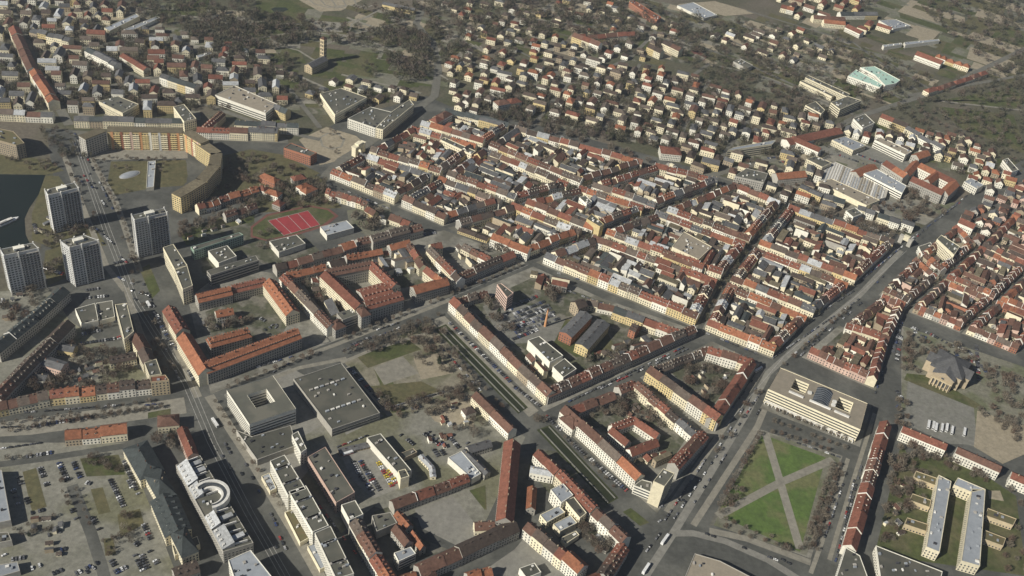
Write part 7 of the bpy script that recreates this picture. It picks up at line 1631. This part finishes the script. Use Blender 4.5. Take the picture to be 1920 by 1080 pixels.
for (place, P, n, ang, er, Lr, wl, rf, kind, gap, hipf) in VILLAS:
    x0, x1 = min(p[0] for p in P), max(p[0] for p in P); y0, y1 = min(p[1] for p in P), max(p[1] for p in P)
    made = tries = 0
    while made < n and tries < n * 80:
        tries += 1
        x, y = rng.uniform(x0, x1), rng.uniform(y0, y1)
        if not inside(P, x, y) or on_road(x, y): continue
        a = ang + rng.choice((0, math.pi / 2)) + rng.uniform(-.1, .1)
        L, w = rng.uniform(*Lr), rng.uniform(9, 12)
        if box_hits(x, y, a, L, w, gap): continue
        e = rng.uniform(*er); wall, roof = pick(WALLSETS, wl), pick(ROOFSETS, rf)
        hip = rng.random() < hipf
        nm = {'villa': 'villa', 'town_house': 'town_house', 'barrack': 'barrack'}[kind]
        lab = '%s %s %s with %s %s roof, %s' % ('tall' if e > sum(er) / 2 else 'low', W[wall][0], nm.replace('_', ' '), 'hipped' if hip else 'gabled', ROOF[roof][0], place)
        house(nm, lab, nm.replace('_', ' '), nm + 's: ' + place, x, y, a, L, w, e, rng.uniform(1.8, 3.4) if kind == 'villa' else rng.uniform(2.6, 4.2), wall, roof, 'h' if hip else '', free=True, far=True)
        occ_add((x, y, math.cos(a), math.sin(a), L / 2, w / 2, math.hypot(L, w) / 2)); made += 1

# ------------------------------------------------------------------ landmarks
cx, cy = CHURCH; rz = math.atan2(CHURCH_AIM[1] - cy, CHURCH_AIM[0] - cx)
ch = thing('church', 'cross-shaped tan church with grey slate roofs on the tree square', 'church', (cx, cy, 0), rz)
ch.scale = (1.4, 1.4, 1.2)
m = MB(); m.box(-13, 13, -12, 12, 0, 14); m.box(-13.4, 13.4, -12.4, 12.4, 13.2, 14.1); m.build('wall', 'wall_t', ch)
m = MB(); m.box(13, 19, -8, 8, 0, 13); m.box(13, 19.4, -8.4, 8.4, 12.2, 13.1); m.build('porch_wall', 'wall_t', ch)
for sg in (-1, 1):
    m = MB(); m.box(-6, 6, sg * 14.5 - 2.5, sg * 14.5 + 2.5, 0, 12); m.box(-6.3, 6.3, sg * 14.5 - 2.8, sg * 14.5 + 2.8, 11.3, 12.1); m.build('transept_wall', 'wall_t', ch)
m = MB()
for a_, b_ in (((-13.8, -12.8), (13.8, -12.8)), ((13.8, -12.8), (13.8, 12.8)), ((13.8, 12.8), (-13.8, 12.8)), ((-13.8, 12.8), (-13.8, -12.8))): m.poly([(*a_, 14.1), (*b_, 14.1), (0, 0, 23)])
m.build('main_roof', 'roof_g', ch)
m = MB()
for sg in (-1, 1): m.quad((4, sg * 8.8, 13.1), (19.8, sg * 8.8, 13.1), (19.8, 0, 18), (4, 0, 18))
m.build('porch_roof', 'roof_g', ch)
m = MB(); m.poly([(19.4, -8.4, 13.1), (19.4, 8.4, 13.1), (19.4, 0, 17.7)]); m.build('pediment', 'wall_t', ch)
m = MB()
for sg in (-1, 1):
    for sx in (-1, 1): m.quad((sx * 6.8, sg * 17.6, 12.1), (sx * 6.8, sg * 5, 12.1), (0, sg * 5, 17.5), (0, sg * 17.6, 17.5))
    m.poly([(-6.2, sg * 17.2, 12), (6.2, sg * 17.2, 12), (0, sg * 17.2, 17)])
m.build('transept_roof', 'roof_g', ch)
for k in range(6):
    m = MB(); m.tube((20.2, -6.8 + k * 2.72, 0), (20.2, -6.8 + k * 2.72, 9), .55, .45, 8); m.build('column', 'wall_a', ch)
m = MB(); m.box(19.2, 21.2, -8, 8, 9, 10, bottom=True); m.build('porch_beam', 'wall_a', ch)
m = MB()
for k in range(5):
    m.window((19, -6 + k * 3), (0, 1), (1, 0), 2, 1.4, 5, depth=.1)
    for sg in (-1, 1): m.window((-10 + k * 5, sg * 12), (1, 0), (0, sg), 4, 1.6, 6, depth=.1)
m.window((19, 0), (0, 1), (1, 0), 10.2, 2.2, 2.2, depth=.1)
m.build('windows', ['window_glass', 'white_trim'], ch, kind='stuff')
# basilica with campanile in the palace park
ax_, ay_ = FCHURCH[0]; bx_, by_ = FCHURCH[1]; L = math.dist(FCHURCH[0], FCHURCH[1]); rz = math.atan2(by_ - ay_, bx_ - ax_)
house('basilica', 'cream basilica nave below the tall bell tower in the wooded park', 'church', None, (ax_ + bx_) / 2, (ay_ + by_) / 2, rz, L, 14, 11, 4, 'a', 'g', '', free=True, far=True)
bt = thing('bell_tower', 'tall square sand-coloured bell tower standing in the wooded park', 'tower', (FTOWER[0], FTOWER[1], 0), rz)
m = MB(); m.box(-3.6, 3.6, -3.6, 3.6, 0, 38); m.box(-4, 4, -4, 4, 36.5, 37.3); m.build('shaft', 'wall_a', bt)
m = MB()
for q4 in (((-4.2, -4.2), (4.2, -4.2)), ((4.2, -4.2), (4.2, 4.2)), ((4.2, 4.2), (-4.2, 4.2)), ((-4.2, 4.2), (-4.2, -4.2))): m.poly([(*q4[0], 38), (*q4[1], 38), (0, 0, 41.5)])
m.build('roof', 'roof_b', bt)
m = MB()
for lv in range(5):
    for sx, d, nr in (((0, -3.6), (1, 0), (0, -1)), ((3.6, 0), (0, 1), (1, 0)), ((-3.6, 0), (0, -1), (-1, 0)), ((0, 3.6), (-1, 0), (0, 1))):
        for o_ in (-1.6, 1.6): m.window((sx[0] + d[0] * o_, sx[1] + d[1] * o_), d, nr, 8 + lv * 5.8, 1.8, 3.8, depth=.12)
m.build('windows', ['window_glass', 'white_trim'], bt, kind='stuff')
for k, lab in enumerate(('cream town gate with arch at the edge of the round square', 'small arched stone gate at the middle of the ring street', 'turreted stone gate where the ring street meets the long avenue')):
    x, y = GATE[k]; rz = math.atan2(GATE_AIM[k][1] - y, GATE_AIM[k][0] - x); s_ = (1.25, .8, 1.0)[k]
    g = thing('town_gate', lab, 'gate', (x, y, 0), rz)
    for sg in (-1, 1):
        m = MB(); m.box(-2.5 * s_, 2.5 * s_, sg * 6 * s_ - 2.6 * s_, sg * 6 * s_ + 2.6 * s_, 0, 11 * s_); m.box(-2.9 * s_, 2.9 * s_, sg * 6 * s_ - 3 * s_, sg * 6 * s_ + 3 * s_, 10.2 * s_, 11.4 * s_)
        m.build('gate_pier', 'wall_c' if k == 0 else 'wall_s', g)
    m = MB(); m.box(-2.2 * s_, 2.2 * s_, -3.4 * s_, 3.4 * s_, 6.5 * s_, 12.5 * s_, bottom=True); m.box(-2.6 * s_, 2.6 * s_, -3.8 * s_, 3.8 * s_, 12.2 * s_, 13.2 * s_); m.build('arch_block', 'wall_c', g)
chm = thing('brick_chimney', 'tall slim orange brick chimney beside the parking yard', 'chimney', (*CHIMNEY, 0))
m = MB(); m.tube((0, 0, 0), (0, 0, 24), 1.5, .85, 10); m.build('shaft', 'wall_v', chm)
m = MB(); m.tube((0, 0, 23), (0, 0, 24.4), 1.05, 1.05, 10); m.build('rim', 'roof_b', chm)
# boat
(bx0, by0), (bx1, by1) = BOAT; L = math.dist(*BOAT); rz = math.atan2(by1 - by0, bx1 - bx0)
bo = thing('excursion_boat', 'white excursion boat moored on the dark bay', 'boat', ((bx0 + bx1) / 2, (by0 + by1) / 2, .1), rz)
hull = [(-L / 2, -2.2), (L * .3, -2.4), (L / 2, 0), (L * .3, 2.4), (-L / 2, 2.2)]
m = MB(); m.prism(hull, 0, 1.6); m.build('hull', 'paint_white', bo)
m = MB(); m.box(-L * .42, L * .2, -1.7, 1.7, 1.6, 3.8); m.build('cabin', 'white_trim', bo)
m = MB(); m.box(-L * .4, L * .18, -1.78, 1.78, 2.3, 3.2); m.build('cabin_windows', 'window_glass', bo)
m = MB(); m.box(-L * .44, L * .1, -1.9, 1.9, 3.8, 3.95); m.box(-L * .4, -L * .1, -1.2, 1.2, 3.95, 4.6, 0); m.build('sun_deck', 'white_trim', bo)
# glass dome on the court lawn
dm = thing('glass_dome', 'flat oval glass dome set in the lawn of the curved slab', 'dome', (*DOME, 0), .9)
m = MB(); prof = [(13, .1), (11.5, 1.2), (8, 2.2), (3, 2.7), (.2, 2.8)]
for k in range(20):
    t0, t1 = 2 * math.pi * k / 20, 2 * math.pi * (k + 1) / 20
    for (ra, za), (rb, zb) in zip(prof, prof[1:]): m.quad((ra * math.cos(t0), ra * .5 * math.sin(t0), za), (ra * math.cos(t1), ra * .5 * math.sin(t1), za), (rb * math.cos(t1), rb * .5 * math.sin(t1), zb), (rb * math.cos(t0), rb * .5 * math.sin(t0), zb))
m.build('glass', 'roof_zinc', dm)
m = MB()
for k in range(20):
    t0, t1 = 2 * math.pi * k / 20, 2 * math.pi * (k + 1) / 20
    m.tube((13.2 * math.cos(t0), 6.6 * math.sin(t0), .2), (13.2 * math.cos(t1), 6.6 * math.sin(t1), .2), .35, .35, 4)
m.build('rim', 'concrete', dm)
# buses, trams, lorries
for (lab, x0, y0, x1, y1) in BUSES:
    L = max(10.0, min(26.0, math.dist((x0, y0), (x1, y1)))) if 'tram' in lab else 12.0 if 'lorry' not in lab else 9.5
    rz = math.atan2(y1 - y0, x1 - x0); nm = 'tram' if 'tram' in lab else 'lorry' if 'lorry' in lab else 'bus'
    b = thing(nm, lab, nm, ((x0 + x1) / 2, (y0 + y1) / 2, .15), rz)
    m = MB(); m.box(-L / 2, L / 2, -1.25, 1.25, .4, 3.0, bottom=True); m.box(-L / 2 + .3, L / 2 - .3, -1.1, 1.1, 3.0, 3.2); m.build('body', 'paint_white', b)
    m = MB()
    for sg in (-1, 1):
        if nm == 'lorry': m.box(L / 2 - 2.2, L / 2 - .8, sg * 1.27 - .02, sg * 1.27 + .02, 1.5, 2.5)
        else: m.box(-L / 2 + .5, L / 2 - .5, sg * 1.27 - .02, sg * 1.27 + .02, 1.5, 2.5)
    m.box(L / 2 - .02, L / 2 + .04, -1.1, 1.1, 1.3, 2.6); m.build('windows', 'window_glass', b)
    for sx in (-L * .32, L * .32):
        for sy in (-1.1, 1.1):
            m = MB(); m.tube((sx, sy - .18, .45), (sx, sy + .18, .45), .48, .48, 10); m.build('wheel', 'tyre', b)
    if 'red' in lab: m = MB(); m.box(-L / 2 - .02, L / 2 + .02, -1.29, 1.29, .5, 1.3); m.build('stripe', 'paint_red', b)
# canal walls
for k, (name, mat, P, z) in enumerate(PATCH):
    if name != 'canal': continue
    P = ccw(P); lens = [(math.dist(P[i], P[(i + 1) % 4]), i) for i in range(4)]
    for l_, i in sorted(lens)[-2:]:
        a, b = P[i], P[(i + 1) % 4]; rz = math.atan2(b[1] - a[1], b[0] - a[0])
        wl_ = thing('canal_wall', 'low stone wall along the %s of the %s canal basin' % ('left bank' if px(*a) < px(*centroid(P)) - 0 and a[0] + b[0] < 2 * centroid(P)[0] else 'right bank', 'upper' if P[0][1] > 700 else 'lower'), 'wall', (*a, 0), rz)
        m = MB(); m.box(0, l_, -.5, .3, 0, .9); m.build('masonry', 'lot', wl_)
        m = MB(); m.box(-.1, l_ + .1, -.65, .45, .9, 1.05); m.build('coping', 'lot', wl_)
# banner on the scaffold
# ------------------------------------------------------------------ trees
def tree_mesh(kind, seed):
    r = np.random.RandomState(seed)
    tr = MB(); tr.tube((0, 0, 0), (0, 0, .38), .022, .014, 6)
    for k in range(7):
        a = 2 * math.pi * k / 7 + r.uniform(-.3, .3); el = r.uniform(.7, 1.25); l = r.uniform(.28, .5); z = r.uniform(.26, .4)
        tr.tube((0, 0, z), (l * math.cos(a) * math.cos(el), l * math.sin(a) * math.cos(el), z + l * math.sin(el)), .010, .003, 4, cap=False)
    n = {'bare': 190, 'spring': 230, 'ever': 260, 'pale': 150, 'rust': 250}[kind]
    V = []
    lob = r.normal(0, 1, (6, 3)); lob /= np.linalg.norm(lob, axis=1)[:, None]
    for k in range(n):
        d = r.normal(0, 1, 3); d /= np.linalg.norm(d)
        bump = 1 + .28 * max(0, float((lob @ d).max()) - .55)
        rad = (r.uniform(.25, 1) ** .45) * bump
        if kind == 'ever': c = np.array([d[0] * .24 * rad * 1.0, d[1] * .24 * rad, .52 + d[2] * .44 * rad]); c[:2] *= max(.15, 1.35 - c[2] * 1.2)
        else: c = np.array([d[0] * .36 * rad, d[1] * .36 * rad, .62 + d[2] * .34 * rad])
        o = d * .6 + np.array([0, 0, .5]) + r.normal(0, .45, 3); o /= np.linalg.norm(o)
        s = np.cross(o, r.normal(0, 1, 3)); s /= np.linalg.norm(s)
        l, w = (r.uniform(.08, .15), r.uniform(.014, .030)) if kind != 'ever' else (r.uniform(.06, .1), r.uniform(.04, .06))
        V += [c - o * l - s * w * .5, c - o * l * .2 + s * w, c + o * l]
    return tr, np.array(V)
def tri_mesh(name, V, mat):
    V = np.asarray(V, dtype=np.float32); n = len(V); me = bpy.data.meshes.new(name)
    me.vertices.add(n); me.vertices.foreach_set('co', V.ravel())
    me.loops.add(n); me.loops.foreach_set('vertex_index', np.arange(n, dtype=np.int32))
    me.polygons.add(n // 3); me.polygons.foreach_set('loop_start', np.arange(0, n, 3, dtype=np.int32))
    me.materials.append(MATS[mat]); me.update(calc_edges=True)
    return me
VAR = {}
for kind in ('bare', 'spring', 'ever', 'pale', 'rust'):
    for v in range(3):
        tr, V = tree_mesh(kind, 11 + v * 7 + len(kind))
        tm = bpy.data.meshes.new('trunk'); tm.from_pydata(tr.v, [], tr.f); tm.materials.append(MATS['bark'])
        VAR[kind, v] = (tm, tri_mesh('crown', V, 'twigs_' + kind), V)
TP = []
for (place, P, n, kind, hr) in TREES:
    if len(P) < 3: continue
    x0, x1 = min(p[0] for p in P), max(p[0] for p in P); y0, y1 = min(p[1] for p in P), max(p[1] for p in P)
    made = tries = 0
    while made < n and tries < n * 30:
        tries += 1
        x, y = rng.uniform(x0, x1), rng.uniform(y0, y1)
        if not inside(P, x, y) or hits(x, y, 1.2) or (kind == 'wood' and on_road(x, y)): continue
        TP.append((x, y, rng.uniform(*hr), kind, place)); made += 1
for (place, P, gap, kind, hr) in TLINES:
    for k in range(len(P) - 1):
        L = math.dist(P[k], P[k + 1])
        for i in range(int(L / gap)):
            t_ = (i + .5) * gap / L
            if rng.random() < .12: continue
            TP.append((P[k][0] + (P[k + 1][0] - P[k][0]) * t_ + rng.uniform(-.6, .6), P[k][1] + (P[k + 1][1] - P[k][1]) * t_ + rng.uniform(-.6, .6), rng.uniform(*hr), kind, place))
near = sorted((t for t in TP if t[3] != 'wood'), key=lambda t: math.hypot(t[0], t[1]) / t[2] ** .5)
for i, (x, y, h, kind, place) in enumerate(near[:300]):
    kd = rng.choice(('bare',) * 9 + ('pale',) * 5 + ('rust',) * 5 + ('ever',)) if kind == 'bare' else kind
    size = 'small' if h < 7 else 'tall' if h > 10 else 'medium'
    desc = {'bare': 'bare brown', 'spring': 'budding olive', 'ever': 'dark evergreen', 'pale': 'pale grey', 'rust': 'reddish brown'}[kd]
    t = thing('tree', '%s %s tree by %s' % (size, desc, place), 'tree', (x, y, 0), rng.uniform(0, 6.28), 'trees by ' + place)
    v = rng.randrange(3); wd = h * rng.uniform(.85, 1.2)
    t.scale = (wd, wd, h)
    link('trunk', VAR[kd, v][0], t); link('crown', VAR[kd, v][1], t)
def mass(name, label, items, mat, thin=1):
    out = []
    r = np.random.RandomState(5)
    for (x, y, h, kind, place) in items:
        V = VAR['bare', r.randint(3)][2]
        if thin > 1: V = V.reshape(-1, 3, 3)[r.randint(thin)::thin].reshape(-1, 3) ; cen = V.reshape(-1, 3, 3).mean(1, keepdims=True); V = ((V.reshape(-1, 3, 3) - cen) * 1.75 + cen).reshape(-1, 3)
        a = r.uniform(0, 6.28); c, s = math.cos(a), math.sin(a); wd = h * r.uniform(.85, 1.25)
        out.append(np.stack([(V[:, 0] * c - V[:, 1] * s) * wd + x, (V[:, 0] * s + V[:, 1] * c) * wd + y, V[:, 2] * h], 1))
    if out: link(name, tri_mesh(name, np.concatenate(out), mat), kind='stuff', label=label)
mass('garden_trees', 'further bare brown trees in yards and along streets', near[300::2], 'twigs_bare', 2)
mass('pale_garden_trees', 'further pale grey trees in yards and along streets', near[301::4], 'twigs_pale', 2)
mass('rusty_garden_trees', 'further reddish brown trees in yards and along streets', near[303::4], 'twigs_rust', 2)
wood = [t for t in TP if t[3] == 'wood']
material('twigs_wood_dark', (.100, .092, .060), (.066, .066, .042), .1, .95, 0)
material('twigs_wood_rust', (.125, .092, .068), (.080, .062, .046), .1, .95, 0)
mass('woodland', 'brown leafless woods and garden trees of the outskirts', [t for i, t in enumerate(wood) if i % 5 < 2], 'twigs_wood', 3)
mass('dark_woodland', 'darker olive-brown trees among the outskirt woods', [t for i, t in enumerate(wood) if i % 5 in (2, 3)], 'twigs_wood_dark', 3)
mass('rusty_woodland', 'reddish leafless trees among the outskirt woods', [t for i, t in enumerate(wood) if i % 5 == 4], 'twigs_wood_rust', 3)
ev = [t for i, t in enumerate(wood) if i % 30 == 0]
mass('evergreen_woodland', 'scattered dark evergreens among the leafless woods', [(t[0] + 4, t[1] + 3, t[2] * 1.05, t[3], t[4]) for t in ev], 'twigs_ever', 1)

# ------------------------------------------------------------------ cars
def car_mesh(paint):
    m = MB()
    P = lambda x0, x1, y, z0, z1, k: None
    prof = [(-2.1, .35), (2.1, .35), (2.15, .72), (1.15, .88), (-1.5, .92), (-2.15, .8)]
    n = len(prof); i = len(m.v)
    m.v += [(x, -.86, z) for x, z in prof] + [(x, .86, z) for x, z in prof]
    for k in range(n): m.f.append((i + k, i + n + k, i + n + (k + 1) % n, i + (k + 1) % n)); m.m.append(0)
    m.f.append(tuple(i + k for k in range(n))); m.m.append(0); m.f.append(tuple(i + n + k for k in reversed(range(n)))); m.m.append(0)
    i = len(m.v)
    m.v += [(-1.75, -.8, .9), (1.1, -.8, .88), (.45, -.62, 1.42), (-1.25, -.62, 1.42), (-1.75, .8, .9), (1.1, .8, .88), (.45, .62, 1.42), (-1.25, .62, 1.42)]
    for f, mm in (((0, 1, 2, 3), 1), ((5, 4, 7, 6), 1), ((1, 5, 6, 2), 1), ((4, 0, 3, 7), 1), ((3, 2, 6, 7), 0)): m.f.append(tuple(i + k for k in f)); m.m.append(mm)
    for sx in (-1.3, 1.3):
        for sy in (-.8, .8): m.tube((sx, sy - .1, .32), (sx, sy + .1, .32), .32, .32, 8, 2)
    me = bpy.data.meshes.new('car'); me.from_pydata(m.v, [], m.f)
    for q in ('paint_' + paint, 'window_glass', 'tyre'): me.materials.append(MATS[q])
    me.polygons.foreach_set('material_index', m.m)
    return me, m
CARMESH = {p: car_mesh(p) for p in ('black', 'grey', 'silver', 'white', 'red', 'blue', 'yellow')}
PAINTS = ['black'] * 8 + ['grey'] * 6 + ['blue'] * 2 + ['silver'] * 3 + ['white'] * 2 + ['red']
CP = []
for (place, P, perp, fill) in CARS:
    for k in range(len(P) - 1):
        L = math.dist(P[k], P[k + 1]); a = math.atan2(P[k + 1][1] - P[k][1], P[k + 1][0] - P[k][0])
        gap = 2.7 if perp else 5.6
        for i in range(int(L / gap)):
            if rng.random() > fill: continue
            t_ = (i + .5) * gap / L
            x, y = P[k][0] + (P[k + 1][0] - P[k][0]) * t_, P[k][1] + (P[k + 1][1] - P[k][1]) * t_
            if hits(x, y, .6): continue
            paint = rng.choice(('yellow', 'white', 'yellow', 'red')) if 'vans' in place else rng.choice(PAINTS)
            CP.append((x, y, a + (math.pi / 2 if perp else 0) + rng.uniform(-.05, .05) + rng.choice((0, math.pi)), paint, place))
CP.sort(key=lambda c: math.hypot(c[0], c[1]))
for (x, y, a, paint, place) in CP[:300]:
    o = link('car', CARMESH[paint][0], None, (x, y, .17), a, None, '%s car parked at the %s' % (paint, place), 'car', 'cars at the ' + place)
if CP[300:]:
    rest = MB(); names = ['paint_' + p for p in CARMESH]; order = list(CARMESH)
    for (x, y, a, paint, place) in CP[300:]:
        src = CARMESH[paint][1]; i = len(rest.v); c, s = math.cos(a), math.sin(a)
        rest.v += [(vx * c - vy * s + x, vx * s + vy * c + y, vz + .17) for vx, vy, vz in src.v]
        for f, mm in zip(src.f, src.m):
            rest.f.append(tuple(i + k for k in f)); rest.m.append(order.index(paint) if mm == 0 else 7 + mm - 1)
    rest.build('distant_cars', names + ['window_glass', 'tyre'], kind='stuff', label='small parked cars lining the farther streets')

# ------------------------------------------------------------------ labels: look-alikes are told apart by their place in the picture
def ordinal(k):
    if k < 20: return ORD[k]
    tens = ['', '', 'twenty', 'thirty', 'forty', 'fifty', 'sixty', 'seventy', 'eighty', 'ninety']
    return ('hundred-and-' if k >= 99 else '') + (tens[(k + 1) // 10 % 10] + '-' + ORD[(k + 1) % 10 - 1] if (k + 1) % 10 else tens[(k + 1) // 10 % 10][:-1] + 'ieth')
same = {}
for o in bpy.data.objects:
    if 'label' in o and 'category' in o: same.setdefault(o['label'], []).append(o)
for lab, os_ in same.items():
    if len(os_) < 2: continue
    os_.sort(key=lambda o: px(o.location.x, o.location.y))
    for k, o in enumerate(os_): o['label'] = ordinal(k) + ' from left, ' + lab

# ------------------------------------------------------------------ haze over the city
m = MB(); m.box(-9100, 9100, -9100, 9100, -1.2, 700.0, bottom=True)
hz = bpy.data.materials.new('haze'); hz.use_nodes = True
hz.node_tree.nodes.remove(hz.node_tree.nodes['Principled BSDF'])
pv = hz.node_tree.nodes.new('ShaderNodeVolumePrincipled')
pv.inputs['Color'].default_value = (.80, .87, .96, 1)
pv.inputs['Density'].default_value = 0.00006
pv.inputs['Anisotropy'].default_value = 0.2
hz.node_tree.links.new(pv.outputs[0], hz.node_tree.nodes['Material Output'].inputs['Volume'])
MATS['haze'] = hz
m.build('haze', 'haze', kind='stuff', label='thin pale daylight haze over the whole city')

print('counts', len(bpy.data.objects), 'trees', len(TP), 'cars', len(CP))
for o in bpy.data.objects:
    if 'label' in o and not 4 <= len(o['label'].split()) <= 16: print('LABEL', len(o['label'].split()), o['label'])
